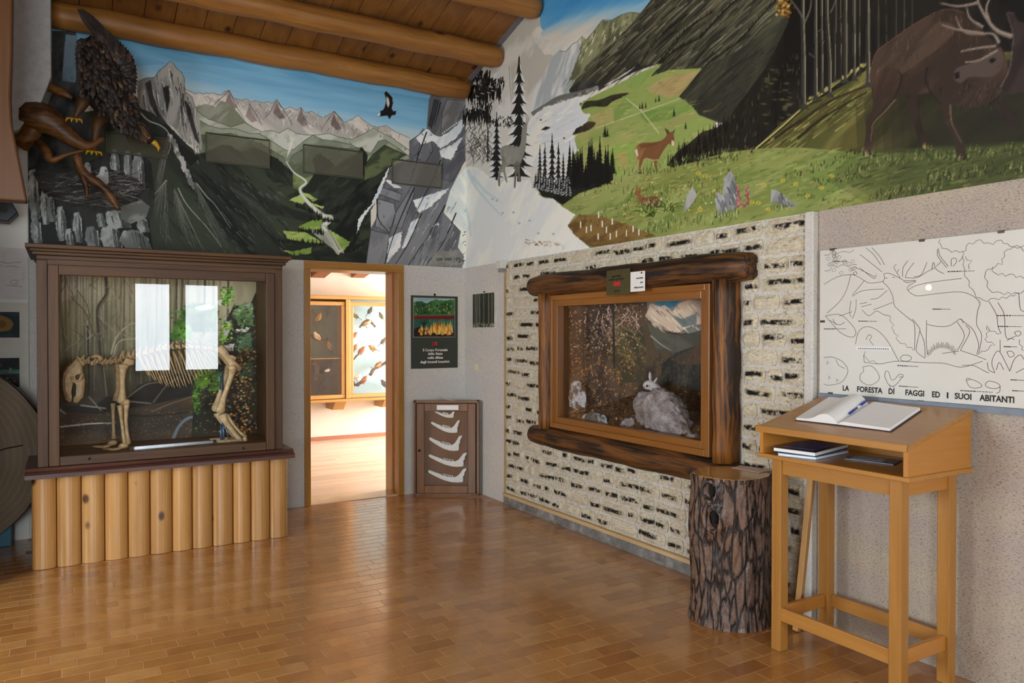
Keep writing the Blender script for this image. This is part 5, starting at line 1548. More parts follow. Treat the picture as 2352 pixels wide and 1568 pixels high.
m.build('leaf_litter', M_LEAF, dio, fixn=False, kind='stuff')

t = NT('pale_craggy_rock')
v = t.coord('Object', rnd=9)
a_, b_ = t.noise(v, 16, 6, .7), t.noise(v, 5, 4, .6)
t.set(Base_Color=t.mix(t.ramp(b_, [(.45, 0.0), (.65, .7)]), t.ramp(a_, [(.3, '#6a625e'), (.5, '#b3aaa8'), (.7, '#d9d2d2')]), '#7d6a58'), Roughness=.9)
t.bump(a_, 1.0, .03)
M_ROCK = t.m
t = NT('lichened_rock')
v = t.coord('Object', rnd=9)
a_, b_ = t.noise(v, 30, 4, .7), t.noise(v, 12, 4, .6)
t.set(Base_Color=t.mix(t.ramp(b_, [(.45, 0.0), (.55, 1.0)]), t.ramp(a_, [(.3, '#4a4038'), (.6, '#7d6f60')]), t.ramp(a_, [(.35, '#9aa3ad'), (.6, '#e4e6e8')])), Roughness=.9)
t.bump(a_, 1.0, .02)
M_LICHEN = t.m


def rock(outline, ax, v, depth, name, mat, label=None, cat='rock', group=None, jag_=.05, into=1):
    """craggy stone whose front outline is given by photograph pixels on the plane ax = v"""
    P_ = [at(x, y, ax, v) for x, y in outline]
    c = sum(P_, Vector()) / len(P_)
    n = len(P_)
    d = Vector((0, 0, 0)); d[ax] = into
    vs, fs = [], []
    lv = [(-.42, .35), (-.32, .72), (-.1, .95), (.15, 1.0), (.6, .9), (1.0, .55)]
    zmin = min(p.z for p in P_)
    for (dd, k) in lv:
        for p in P_:
            q = c + (p - c) * (k * (1 + random.uniform(-jag_, jag_))) + d * depth * dd * (1 + random.uniform(-.25, .25))
            q.z = max(q.z, zmin)
            vs.append(q)
    for l in range(len(lv) - 1):
        fs += [(l * n + i, l * n + (i + 1) % n, (l + 1) * n + (i + 1) % n, (l + 1) * n + i) for i in range(n)]
    fs += [tuple(range(n))[::-1], tuple((len(lv) - 1) * n + i for i in range(n))]
    o = MB().add(vs, fs).build(name, mat, None, label=label, cat=cat, group=group, smooth=True)
    m_ = o.modifiers.new('subdivision', 'SUBSURF'); m_.subdivision_type = 'SIMPLE'; m_.levels = m_.render_levels = 3
    for k_, (sz_, st_) in enumerate(((.07, .05), (.018, .02))):
        tx_ = bpy.data.textures.new('rock_relief', 'CLOUDS'); tx_.noise_scale = sz_ * (1 if depth > .1 else .5)
        m_ = o.modifiers.new('relief', 'DISPLACE'); m_.texture = tx_; m_.strength = st_ * (1 if depth > .1 else .45); m_.mid_level = .55
    return o


big = zH((730, 1180), (750, 1120), (790, 1070), (850, 1050), (890, 1035), (940, 1040), (1000, 1075), (1030, 1110), (1040, 1170), (1075, 1230), (1100, 1300), (1115, 1390), (1090, 1420), (1000, 1410), (900, 1390), (800, 1350), (760, 1280))
rock(big, 0, .10, .16, 'limestone_boulder', M_ROCK, 'tall pale boulder with a white hare behind its top', 'rock', 'rocks in the mountain diorama', .07)
for o_, lab, mt in ((((640, 1300), (680, 1255), (730, 1250), (745, 1290), (765, 1355), (640, 1325)), 'small pale stone at the left foot of the tall boulder', M_ROCK), (((1110, 1385), (1150, 1360), (1180, 1372), (1182, 1420), (1120, 1410)), 'smallest pale stone in the right corner of the mountain diorama', M_ROCK), (((330, 1270), (390, 1220), (470, 1215), (530, 1235), (545, 1300), (440, 1300), (340, 1285)), 'low lichen-white stone lying among dead leaves', M_LICHEN), (((275, 1170), (268, 1100), (285, 1020), (300, 985), (335, 985), (370, 1040), (388, 1110), (390, 1180), (330, 1195)), 'upright lichen-speckled stone beside the wooden side panel', M_LICHEN)):
    rock(zH(*o_), 0, .045 if o_[0][0] < 600 else .06, .05, 'stone', mt, lab, 'rock', 'rocks in the mountain diorama', .08)
# white hare
M_FUR = plain('white_fur', '#d8d2d0', .9, 0, .12, 90)
hc = at(1489, 886, 0, .17)
hare = empty('white_hare', (hc.x + .06, hc.y, hc.z - .16), 'white hare peeping over the pale boulder', 'hare')
body = MB()
body.tube([hc + Vector((.02, .055, -.012)), hc + Vector((0, .03, .0)), hc + Vector((0, -.005, .012)), hc + Vector((.025, -.03, .0)), hc + Vector((.06, -.05, -.045)), hc + Vector((.1, -.02, -.09)), hc + Vector((.12, .06, -.13))], [.014, .03, .042, .038, .045, .07, .06], 12)
body.build('body', M_FUR, hare, smooth=True, sub=1)
for tip, base, lab in ((at(1493, 853, 0, .18), at(1494, 874, 0, .18), None), (at(1510, 866, 0, .2), at(1502, 880, 0, .18), None)):
    MB().tube([base, base.lerp(tip, .4), base.lerp(tip, .8), tip], [.009, .016, .012, .003], 8, True, .5).build('ear', M_FUR, hare, smooth=True)
e_ = at(1486, 886, 0, .128)
MB().ball(e_, .007, .009, .009).build('eye', M_BLACK, hare, smooth=True)
MB().ball(at(1478, 889, 0, .13), .006).build('nose', plain('pink_nose', '#8a6a66', .6), hare, smooth=True)
# signs on the top log


def ink(par, x, ya, yb, z0, h, rows, mat):
    """lines of print too small to read: short uneven strokes"""
    for (u0, u1, v, t_) in rows:
        if t_ <= 0: continue
        u = u0
        m = MB()
        while u < u1 and t_ > 0:
            du = random.uniform(.04, .1)
            m.box(x - .0004, x, ya + (yb - ya) * min(u + du * .75, u1), ya + (yb - ya) * u, z0 + h * (v - t_ * random.uniform(.4, .9)), z0 + h * (v + t_ * random.uniform(.4, .9)))
            u += du
        m.build('print', mat, par)


sg = Vector((-.17, 0, 0))
p1, p2 = at(1393, 622, 0, -.172), at(1447, 675, 0, -.172)
s1 = empty('notice_card', (-.17, (p1.y + p2.y) / 2, p2.z), 'dark olive card with a red word, pinned to the top log', 'sign')
MB().box(-.172, -.168, p2.y, p1.y, p2.z, p1.z).build('card', plain('olive_card', '#4d4527', .5), s1)
w_ = p1.y - p2.y; h_ = p1.z - p2.z; mid = (p1.y + p2.y) / 2
ink(s1, -.1725, p1.y, p2.y, p2.z, h_, ((.25, .62, .74, .05), (.1, .75, .62, .045), (.3, .3, .3, 0), (.35, .6, .16, .05)), M_BLACK)
MB().box(-.1732, -.1722, p1.y - w_ * .6, p1.y - w_ * .32, p2.z + h_ * .36, p2.z + h_ * .52).build('red_mark', M_RED, s1)
p1, p2 = at(1448, 625, 0, -.172), at(1481, 668, 0, -.172)
s2 = empty('notice_card', (-.17, (p1.y + p2.y) / 2, p2.z), 'white paper notice pinned to the top log', 'sign')
MB().box(-.172, -.169, p2.y, p1.y, p2.z, p1.z).build('paper', M_PAPER, s2)
MB().ball((-.174, p2.y + .03, p1.z - .012), .006).build('pin', M_IRON, s2, smooth=True)
h_ = p1.z - p2.z
ink(s2, -.1725, p1.y, p2.y, p2.z, h_, ((.42, .88, .66, .05), (.7, .88, .44, .05), (.26, .9, .2, .05)), M_BLACK)

# ================================================================== TALL DISPLAY CASE WITH THE BEAR SKELETON
case = empty('display_case', (-2.83, -.5, 0), 'tall brown glazed display case on a base of pine half logs', 'display case')
YF = -.95
edges = [at(x, 1200, 1, YF).x for x in (72, 130, 187, 241, 295, 346, 397, 443, 490, 537, 578, 622, 663)]
for a, b in zip(edges[:-1], edges[1:]):
    c, r = (a + b) / 2, (b - a) / 2
    m = MB()
    N = 12
    sec = [(c - r * math.cos(math.pi * i / N) * .995, YF + .048 - .048 * math.sin(math.pi * i / N) ** .75) for i in range(N + 1)]
    m.prism([(x, y, .002) for x, y in sec] + [(b - .001, YF + .08, .002), (a + .001, YF + .08, .002)], (0, 0, .6))
    m.build('half_log', M_PINE, case, smooth=False, label=None)
MB().box(-3.655, -3.635, YF + .08, -.01, 0, .6).build('base_side', M_CASEZ, case)
MB().box(-2.03, -2.01, YF + .08, -.01, 0, .6).build('base_side', M_CASEZ, case)
MB().prism([(-3.69, -1.012, .606), (-3.69, -1.012, .632), (-3.69, -1.0, .645), (-3.69, -.975, .652), (-3.69, -.965, .67), (-3.69, -.01, .67), (-3.69, -.01, .606)], (1.72, 0, 0)).build('sill_board', wood('cool_light_purple_sill', '#5d3a30', '#37211d', 0, 12, .35, .65, coat=.3), case)  # purple cast of cool window light put into the sill's wood tone
xl0, xl1, xr1, xr0 = -3.62, -3.558, -2.1, -2.042
MB().box(xl0, xl1, YF + .004, YF + .07, .67, 2.03).build('corner_post', M_CASEZ, case, bevel=.005)
MB().box(xr1, xr0, YF + .004, YF + .07, .67, 2.03).build('corner_post', M_CASEZ, case, bevel=.005)
cdoor = group_part('door', (-2.83, YF, .672), case)
MB().box(-3.556, -3.494, YF - .008, YF + .03, .672, 2.0).build('door_stile', M_CASEZ, cdoor, bevel=.006)
MB().box(-2.165, -2.102, YF - .008, YF + .03, .672, 2.0).build('door_stile', M_CASEZ, cdoor, bevel=.006)
MB().box(-3.494, -2.165, YF - .008, YF + .03, .672, .735).build('door_rail', M_CASE, cdoor, bevel=.006)
MB().box(-3.494, -2.165, YF - .008, YF + .03, 1.932, 2.0).build('door_rail', M_CASE, cdoor, bevel=.006)
for x, y in ((205, 1053), (559, 1029)):
    c = at(x, y, 1, YF - .01)
    MB().ball(c, .009, .005, .009).build('screw', M_IRON, cdoor, smooth=True)
MB().box(xl1, xr1, YF + .004, YF + .07, 2.0, 2.03).build('head_rail', M_CASE, case)
for k, (z0_, z1_, o_) in enumerate(((2.03, 2.06, 0), (2.06, 2.082, .022), (2.082, 2.1, .035), (2.1, 2.128, .06))):
    MB().box(xl0 - o_, xr0 + o_, YF - o_, -.01, z0_, z1_).build('crown_moulding', M_CASE, case, bevel=.006)
MB().box(-3.49, -2.168, YF + .01, YF + .014, .737, 1.93).build('glass_pane', M_GLASS, cdoor, label='clear glass reflecting two bright windows')
MB().box(xl0, xl0 + .02, YF + .07, -.01, .67, 2.03).build('side_panel', M_CASEZ, case)
MB().box(xr0 - .02, xr0, YF + .07, -.01, .67, 2.03).build('side_panel', M_CASEZ, case)
MB().box(xl0 + .02, xr0 - .02, YF + .07, -.01, 2.01, 2.03).build('top_panel', M_CASE, case)
MB().box(xl0 + .02, xr0 - .02, YF + .05, -.01, .67, .7).build('case_floor', M_CASE, case)
G = Canvas((xl0 + .02, -.13, .7), (1, 0, 0), (0, 0, 1), xr0 - xl0 - .04, 1.31, .005, '#6a664e')
zE = lambda *p: [(x / 2.703, 540 + y / 2.703) for x, y in p]
G.grad(zE((200, 150), (1750, 150), (1750, 1500), (200, 1500)), [(0, '#a59c80'), (.35, '#7f7b60'), (.65, '#5b5a48'), (1, '#3a382f')], zE((900, 250))[0], zE((900, 1000))[0], .35, 90, 12, 4)
G.fill(zE((300, 200), (560, 200), (560, 290), (500, 350), (430, 400), (300, 440)), '#b9a999', '#c9bdb0', 0, 10, 5, alpha=.8)
for _ in range(150):
    x = random.uniform(330, 1300)
    w = random.uniform(1, 4)
    G.stroke(zE((x, 240), (x + random.uniform(-15, 15), random.uniform(600, 1000))), random.choice(['#5d5a48', '#8a866c', '#4b4a3c', '#9c967c']), w, w, .5)
for x, w, c in ((1075, 5, '#8d8468'), (1100, 4, '#4a4438'), (1135, 6, '#5a5344'), (1230, 5, '#776f58'), (1275, 5, '#4d4638'), (1330, 5, '#6b6450'), (1370, 4, '#8a8168'), (1420, 5, '#565040')):
    G.stroke(zE((x, 230), (x - 8, 620)), c, w)
for pts, w0, w1, c in ((((380, 240), (375, 420), (395, 600), (425, 800)), 7, 12, '#5f5a46'), (((655, 230), (665, 360), (610, 460), (620, 620), (635, 800), (660, 1050)), 8, 13, '#3f3a30'), (((545, 560), (550, 760), (555, 980)), 5, 6, '#33322b'), (((440, 380), (530, 480), (580, 600), (620, 650)), 2, 5, '#55503f'), (((600, 620), (700, 560), (760, 480)), 3, 1, '#6b6552'), (((690, 740), (720, 640), (790, 560), (840, 545)), 4, 2, '#a8a085'), (((700, 760), (740, 660), (850, 640)), 3, 1.5, '#b0a88c'), (((480, 340), (540, 430), (560, 520)), 1.5, 2.5, '#4d4939'), (((650, 540), (720, 600), (830, 640)), 1, 2, '#8f886f')):
    G.stroke(curve(zE(*pts)), c, w0, w1)
    G.stroke(curve(zE(*[(x + 8, y) for x, y in pts])), '#a39b80', w0 * .18, w1 * .15, .7)
for _ in range(70):
    x, y = random.uniform(380, 860), random.uniform(260, 760)
    L = random.uniform(40, 120); a = random.uniform(-2.6, -.5)
    G.stroke(curve(zE((x, y), (x + L * .5 * math.cos(a) + 6, y + L * .5 * math.sin(a)), (x + L * math.cos(a), y + L * math.sin(a))), 3), random.choice(['#4d4939', '#8f886f', '#3a372c', '#aaa287']), 1.6, .5, .8)
for _ in range(120):
    x, y = random.gauss(740, 140), random.gauss(400, 110)
    a = zE((x, y))[0]
    G.fill([(a[0] - 2, a[1]), (a[0], a[1] - 1.2), (a[0] + 2, a[1]), (a[0], a[1] + 1.2)], random.choice(['#a0633a', '#8a5530', '#b57a4a']), alpha=.7)
G.fill(zE((300, 1000), (420, 1060), (600, 1050), (660, 1000), (800, 1000), (860, 930), (1100, 860), (1250, 880), (1200, 1020), (900, 1090), (600, 1130), (300, 1100)), '#262a2a', '#1b1e1e', 10, 8, 3)
G.fill(zE((300, 1090), (600, 1110), (900, 1060), (1220, 990), (1240, 1420), (300, 1420)), '#4d3a28', '#352a1f', 12, 5, 2, c3='#3a3a34')
for _ in range(600):
    x, y = random.uniform(330, 1220), random.uniform(1080, 1330)
    if y < 1110 - (x - 600) * .18: continue
    a = zE((x, y))[0]
    G.fill([(a[0] - 2.5, a[1]), (a[0], a[1] - 1), (a[0] + 2.5, a[1]), (a[0], a[1] + 1)], random.choice(['#6d4f32', '#7d5c3a', '#2a211a', '#8f6f4a', '#57402c', '#a08560']), alpha=.75)
for pts, c in ((((370, 1190), (560, 1170), (720, 1165)), '#a3a098'), (((800, 1120), (960, 1120), (1180, 1100)), '#2a2018'), (((940, 1095), (1050, 1050), (1200, 1000)), '#6b5644'), (((790, 1010), (900, 930), (1000, 910)), '#6a6658'), (((950, 1040), (1040, 930), (1150, 860)), '#57544a'), (((500, 1055), (660, 1075)), '#8d8a80'), (((550, 1000), (630, 1090)), '#77746a'), (((370, 1080), (410, 1110)), '#8d8a80'), (((800, 1030), (940, 1045)), '#77746a')):
    G.stroke(curve(zE(*pts)), c, 4, 2.4)
G.stroke(curve(zE((1075, 1265), (1110, 1190), (1160, 1140), (1210, 1125))), '#6a7480', 8, 5)
# mossy stump and rocks on the right of the backdrop
G.fill(zE((1190, 1260), (1205, 1000), (1215, 900), (1210, 850), (1260, 830), (1340, 850), (1400, 700), (1370, 620), (1400, 540), (1450, 440), (1560, 420), (1600, 330), (1700, 300), (1750, 1420), (1200, 1420)), '#23241f', '#141512', 60, 5, 3, c3='#2f2f26')
for pts, a, b in ((((1205, 870), (1240, 830), (1320, 840), (1290, 940), (1230, 960), (1210, 920)), '#5f7f2c', '#456a24'), (((1330, 850), (1400, 840), (1420, 880), (1380, 960), (1300, 970)), '#3c5a24', '#557a30'), (((1205, 960), (1240, 950), (1225, 1060), (1210, 1100), (1200, 1040)), '#4f7a2a', '#3a5a20'), (((1050, 650), (1080, 560), (1120, 500), (1200, 460), (1200, 640), (1120, 650)), '#3f5f2c', '#5b8a34'), (((1130, 470), (1160, 430), (1300, 420), (1350, 440), (1340, 600), (1200, 600)), '#4a6a30', '#2c4020'), (((1450, 470), (1500, 430), (1570, 425), (1575, 560), (1480, 560)), '#43603a', '#6a8058'), (((1380, 590), (1420, 540), (1440, 560), (1400, 650), (1370, 660)), '#7a9a3c', '#557a2c'), (((1380, 420), (1400, 360), (1440, 330), (1420, 430)), '#6a9a3a', '#4d7a2a'), (((1470, 640), (1560, 600), (1570, 720), (1480, 720)), '#3b5040', '#50684e'), (((1510, 800), (1570, 780), (1570, 900), (1500, 890)), '#3b5040', '#2c3c2e')):
    G.fill(zE(*pts), a, b, 40, 5, 3, rough=1.4)
    px0, px1 = min(p[0] for p in pts), max(p[0] for p in pts)
    py0, py1 = min(p[1] for p in pts), max(p[1] for p in pts)
    for _ in range(60):
        p_ = zE((random.uniform(px0 - 8, px1 + 8), random.uniform(py0 - 8, py1 + 8)))[0]
        r_ = random.uniform(1.5, 5)
        k_ = random.uniform(.35, 1.5)
        G.fill(jag([(p_[0] - r_, p_[1]), (p_[0], p_[1] - r_ * .7), (p_[0] + r_, p_[1]), (p_[0], p_[1] + r_ * .8)], 1.0, 2), np.clip(hx(random.choice((a, b))) * k_, 0, 1), alpha=.8)
for pts in (((1200, 450), (1300, 425), (1340, 450), (1250, 470)), ((1340, 410), (1380, 400), (1370, 440)), ((1390, 590), (1440, 575), (1400, 640)), ((1375, 690), (1460, 670), (1450, 720), (1390, 710)), ((1500, 432), (1560, 420), (1545, 445)), ((1440, 590), (1560, 570), (1530, 600)), ((1400, 540), (1430, 532), (1425, 552))):
    G.fill(zE(*pts), '#b9b6aa', '#8f8e86', 20, 5, 3, rough=1.6)
for _ in range(520):
    x, y = random.uniform(1060, 1600), random.uniform(430, 1240)
    if y > 660 and x < 1215 or (y < 640 and x < 1440 - (y - 430) * 1.6) or (660 < y < 840 and x < 1370): continue
    a = zE((x, y))[0]
    r = random.uniform(1.2, 4)
    G.fill(jag([(a[0] - r, a[1]), (a[0], a[1] - r * .7), (a[0] + r, a[1] + .4), (a[0], a[1] + r * .8)], .8, 2), random.choice(['#2c3c20', '#1a1e14', '#44602c', '#5a7a3a', '#151712', '#7a8a5a', '#33301f', '#8f8f78', '#4a3a24']), alpha=.8)
for _ in range(240):
    x, y = random.gauss(1510, 45), random.uniform(700, 1230)
    if x < 1380: continue
    a = zE((x, y))[0]
    r = random.uniform(1.5, 3.6)
    G.fill([(a[0] - r, a[1]), (a[0], a[1] - r * .7), (a[0] + r, a[1] + .4), (a[0], a[1] + r * .8)], random.choice(['#9a6a32', '#b58444', '#7a4d20', '#5a3a1c', '#c79a5a', '#8f4a24']), alpha=.9)
for _ in range(60):
    x, y = random.uniform(1240, 1560), random.uniform(980, 1230)
    a = zE((x, y))[0]
    G.fill([(a[0] - 3, a[1]), (a[0], a[1] - 1.5), (a[0] + 3, a[1]), (a[0], a[1] + 1.5)], random.choice(['#7d6034', '#a58450', '#4a3a20']), alpha=.7)
G.mesh('painted_backdrop', M_PAINT, case, 1.4)

# ---- skeleton
YS = -.48
zF = lambda *p: [at(130 + x / 5.6, 780 + y / 5.6, 1, YS) for x, y in p]
zG = lambda *p: [at(380 + x / 3.646, 620 + y / 3.646, 1, YS) for x, y in p]
bear = empty('bear_skeleton', (-2.85, YS, .70), 'mounted bear skeleton standing inside the tall glazed case', 'skeleton')
dy = lambda v, d: Vector((v.x, v.y + d, v.z))


def bone(name, pts, rad, flat=1.0, n=8, d=0.0, parent=None, mat=None):
    return MB().tube([dy(p, d) for p in pts], rad, n, True, flat, (0, 1, 0)).build(name, mat or M_BONE, parent or bear, smooth=True)


U = .0032 / 5.6 * 5.6 / 5.6 * 1.15     # metres per zoomed pixel, about
# skull seen from the side, muzzle down
sk = zF((255, 215), (300, 270), (330, 330), (340, 420), (370, 520), (360, 640), (345, 740), (270, 820), (215, 815), (262, 770), (285, 700), (270, 620), (255, 560), (205, 520), (170, 700), (185, 800), (150, 810), (105, 770), (70, 640), (62, 520), (80, 420), (130, 340), (200, 280))
cc = sum(sk, Vector()) / len(sk)
vs, fs, n = [], [], len(sk)
for dd, k in ((-.055, .72), (-.04, .93), (0, 1.0), (.04, .93), (.055, .72)):
    for p in sk: vs.append(dy(cc + (p - cc) * k, dd))
for l in range(4): fs += [(l * n + i, l * n + (i + 1) % n, (l + 1) * n + (i + 1) % n, (l + 1) * n + i) for i in range(n)]
fs += [tuple(range(n))[::-1], tuple(4 * n + i for i in range(n))]
skull = MB().add(vs, fs).build('skull', M_BONE, bear, smooth=False)
spine = group_part('spine', at(330, 810, 1, YS), bear)
cage = group_part('rib_cage', at(400, 810, 1, YS), bear)
bone('cheek_arch', zF((330, 430), (290, 520), (215, 530), (190, 470)), [.012, .01, .011, .009], 1, 8, -.065, skull)
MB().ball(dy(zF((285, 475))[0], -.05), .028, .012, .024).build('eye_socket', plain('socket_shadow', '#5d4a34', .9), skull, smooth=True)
for k in range(7):
    p = zF((275 - k * 1.5, 600 + k * 19))[0]
    MB().tube([dy(p, -.045), dy(p, -.045) + Vector((-.012, 0, -.002))], [.007, .003], 6).build('tooth', M_JAW, skull, smooth=True)
for a, b in (((262, 770), (215, 790)), ((160, 760), (185, 790))):
    q = zF(a, b)
    bone('tooth', [q[0], q[0].lerp(q[1], .6), q[1]], [.011, .008, .002], 1, 7, -.03, skull, M_JAW)
# spine
spine_px = [(188, 826), (200, 830), (214, 834), (226, 830), (238, 833), (250, 831), (262, 829), (275, 827), (290, 824), (303, 820), (318, 815), (333, 810), (348, 806), (363, 802), (378, 799), (393, 797), (408, 796), (423, 795), (438, 795), (453, 796), (468, 798), (482, 800), (496, 803), (508, 807)]
for i, (x, y) in enumerate(spine_px):
    c = at(x, y, 1, YS)
    nx_ = at(*spine_px[min(i + 1, len(spine_px) - 1)], 1, YS)
    m = MB().tube([c + Vector((-.016, 0, 0)), c + Vector((-.006, 0, 0)), c + Vector((.008, 0, 0)), c + Vector((.016, 0, 0))], [.02, .015, .015, .02], 8)
    hsp = .035 if i < 7 else (.06 if i < 12 else .04)
    m.tube([c + Vector((0, 0, .01)), c + Vector((.008, 0, hsp * .6)), c + Vector((.016 if i < 16 else -.01, 0, hsp))], [.009, .007, .006], 6)
    for sg in (-1, 1):
        m.tube([c, c + Vector((.008, sg * .03, -.004)), c + Vector((.014, sg * .05, -.012))], [.009, .008, .005], 6)
    m.build('vertebra', M_BONE, spine, smooth=True)
q = zF((255, 215), (330, 300), (355, 335))
bone('axis_bone', q, [.012, .014, .008], parent=spine)
q = zF((440, 225), (510, 205), (560, 225), (590, 260))
bone('neck_crest', q, [.008, .014, .014, .008], .6, parent=spine)
for x in (858, 935, 990):
    q = zF((x, 240), (x - 4, 180), (x - 2, 140))
    bone('spinous_process', q, [.01, .011, .007], parent=spine)
# ribs: pairs bowed outwards
for i in range(13):
    x, y = 318 + i * 13.5, 812 - min(i, 8) * 1.6
    s_ = at(x, y + 4, 1, YS)
    L = (.16, .2, .23, .25, .265, .27, .27, .26, .24, .21, .18, .15, .12)[i]
    for sg in (-1, 1):
        pts = [s_ + Vector((0, sg * .02, 0)), s_ + Vector((.012, sg * .075, -L * .18)), s_ + Vector((.035, sg * .11, -L * .5)), s_ + Vector((.06, sg * .1, -L * .8)), s_ + Vector((.078, sg * .07, -L))]
        MB().tube(pts, [.0075, .008, .007, .0065, .005], 6, True, .7).build('rib', M_BONE, cage, smooth=True)
# fore legs
for d in (-.09, .09):
    o_ = 0 if d < 0 else -34
    LG = group_part('fore_leg', dy(zF((850 + o_, 330))[0], d), bear)
    bone('shoulder_blade', zF((860 + o_, 330), (905 + o_, 280), (985 + o_, 285)), [.02, .035, .02], .35, 8, d, LG)
    bone('humerus', zF((850 + o_, 330), (838 + o_, 400), (832 + o_, 520), (836 + o_, 640), (830 + o_, 740), (825 + o_, 795)), [.036, .025, .019, .02, .03, .034], 1, 10, d, LG)
    MB().ball(dy(zF((850 + o_, 335))[0], d - .01), .036, .03, .022).build('joint', M_BONE, LG, smooth=True)
    MB().ball(dy(zF((880 + o_, 790))[0], d), .032, .03, .024).build('joint', M_BONE, LG, smooth=True)
    bone('ulna', zF((890 + o_, 800), (885 + o_, 900), (880 + o_, 1040), (895 + o_, 1180), (915 + o_, 1320)), [.022, .015, .012, .012, .018], 1, 8, d, LG)
    bone('radius', zF((800 + o_, 830), (815 + o_, 950), (835 + o_, 1100), (850 + o_, 1220), (870 + o_, 1310)) if d < 0 else zF((735, 830), (735, 950), (738, 1100), (742, 1220), (745, 1290)), [.018, .012, .011, .012, .018], 1, 8, d, LG)
    fx = 850 if d < 0 else 730
    MB().ball(dy(zF((fx, 1345))[0], d), .034, .03, .022).build('wrist_bone', M_BONE, LG, smooth=True)
    for k in range(5):
        q = zF((fx - 5 - k * 3, 1360), (fx - 60 - k * 10, 1405 + k * 2), (fx - 130 - k * 22, 1428), (fx - 175 - k * 22, 1438))
        q = [dy(p, (k - 2) * .022 * j / 3) for j, p in enumerate(q)]
        for p in q: p.z = max(p.z, .708)
        bone('toe_bone', q, [.011, .008, .008, .004], 1, 6, d, LG)
# pelvis and hind legs
for d in (-.07, .07):
    o_ = 0 if d < 0 else -10
    LG = group_part('hind_leg', dy(zG((548, 818))[0], d), bear)
    bone('hip_bone', zG((440, 640), (480, 690), (510, 740), (560, 790), (620, 830)), [.03, .034, .026, .034, .02], .5, 8, d * .8, LG)
    bone('hip_crest', zG((500, 720), (545, 725), (578, 740)), [.014, .014, .018], .6, 8, d * .8, LG)
    MB().ball(dy(zG((548, 818))[0], d), .03, .028, .026).build('joint', M_BONE, LG, smooth=True)
    bone('femur', zG((552 + o_, 825), (535 + o_, 890), (500 + o_, 990), (470 + o_, 1080), (455 + o_, 1145)), [.03, .021, .019, .022, .032], 1, 10, d, LG)
    MB().ball(dy(zG((450 + o_, 1160))[0], d), .038, .034, .034).build('joint', M_BONE, LG, smooth=True)
    bone('tibia', zG((462 + o_, 1200), (490 + o_, 1260), (550 + o_, 1340), (600 + o_, 1400), (630 + o_, 1430)), [.036, .025, .018, .018, .024], 1, 9, d, LG)
    bone('fibula', zG((500 + o_, 1200), (550 + o_, 1280), (610 + o_, 1350), (660 + o_, 1390)), [.014, .011, .01, .016], 1, 7, d, LG)
    MB().ball(dy(zG((650 + o_, 1412))[0], d), .02, .022, .026).build('ankle_bone', M_BONE, LG, smooth=True)
    for k in range(5):
        q = zG((635 + o_, 1430), (570 + o_, 1436), (480 + o_ - k * 6, 1442), (420 + o_ - k * 5, 1448))
        q = [dy(p, (k - 2) * .02 * j / 3) for j, p in enumerate(q)]
        for p in q: p.z = max(p.z, .707)
        bone('toe_bone', q, [.012, .01, .008, .004], 1, 6, d, LG)
M_ROD = plain('blue_grey_steel', '#5f7f9c', .35, .6, .1)
for a, b in (((440, 830), (458, 1000)), ((478, 1260), (486, 1445)), ((462, 1290), (460, 1440)), ((500, 1300), (528, 1420))):
    q = zG(a, b)
    MB().tube([dy(q[0], -.02), dy(q[1], -.02)], .006, 8).build('support_rod', M_ROD, bear, smooth=True)
MB().tube([dy(zG((478, 840))[0], 0), Vector((zG((478, 840))[0].x, YS, .7))], .008, 8).build('support_rod', M_ROD, bear, smooth=True)
q0, q1 = at(302, 1023, 1, -.86), at(496, 1009, 1, -.86)
tub = empty('lamp_tube', ((q0.x + q1.x) / 2, -.86, .70), 'white fluorescent tube lying on the floor of the tall case', 'lamp')
MB().tube([(q0.x, -.86, .742), (q1.x, -.80, .742)], .0125, 10).build('tube', plain('white_tube_glass', '#e8edf2', .15, 0, .02), tub, smooth=True)
for q in ((q0.x, -.86), (q1.x, -.80)): MB().box(q[0] - .012, q[0] + .012, q[1] - .014, q[1] + .014, .7, .757).build('end_holder', M_IRON, tub)

# ================================================================== TREE STUMP
SCX, SCY, SR, SH = -.345, -3.83, .21, .787
stump = empty('tree_stump', (SCX, SCY, 0), 'upright bark-covered tree stump with knot holes beside the writing desk', 'stump')
t = NT('varnished_pine_bark')
v = t.coord('Object', scale=(1, 1, .22))
n0 = t.noise(v, 9, 4, .6)
vv = t.n('ShaderNodeVectorMath', operation='MULTIPLY_ADD'); cbn = t.n('ShaderNodeCombineXYZ')
for i_ in range(3): t.l(n0, cbn.inputs[i_])
t.l(cbn.outputs[0], vv.inputs[0]); vv.inputs[1].default_value = (.06, .06, .06); t.l(v, vv.inputs[2])
ed_ = t.voro(vv.outputs[0], 22, 'DISTANCE_TO_EDGE')
fn = t.noise(t.coord('Object'), 60, 5, .7)
crack = t.ramp(ed_, [(.015, 0.0), (.1, .8), (.2, 1.0)])
col = t.mix(t.ramp(fn, [(.35, 0.0), (.65, 1.0)]), '#80685c', '#5a4436')
col = t.mix(t.ramp(n0, [(.45, 0.0), (.7, .6)]), col, '#7d5030')
col = t.mix(crack, '#150d09', col)
t.set(Base_Color=col, Roughness=t.ramp(fn, [(.3, .3), (.7, .55)]), Coat_Weight=.35, Coat_Roughness=.25)
t.bump(t.math('ADD', t.math('MULTIPLY', crack, 1.0), t.math('MULTIPLY', fn, .35)), 1.0, .02)
M_BARK = t.m
NU, NV = 150, 70
ridge = [random.uniform(-1, 1) for _ in range(40)]


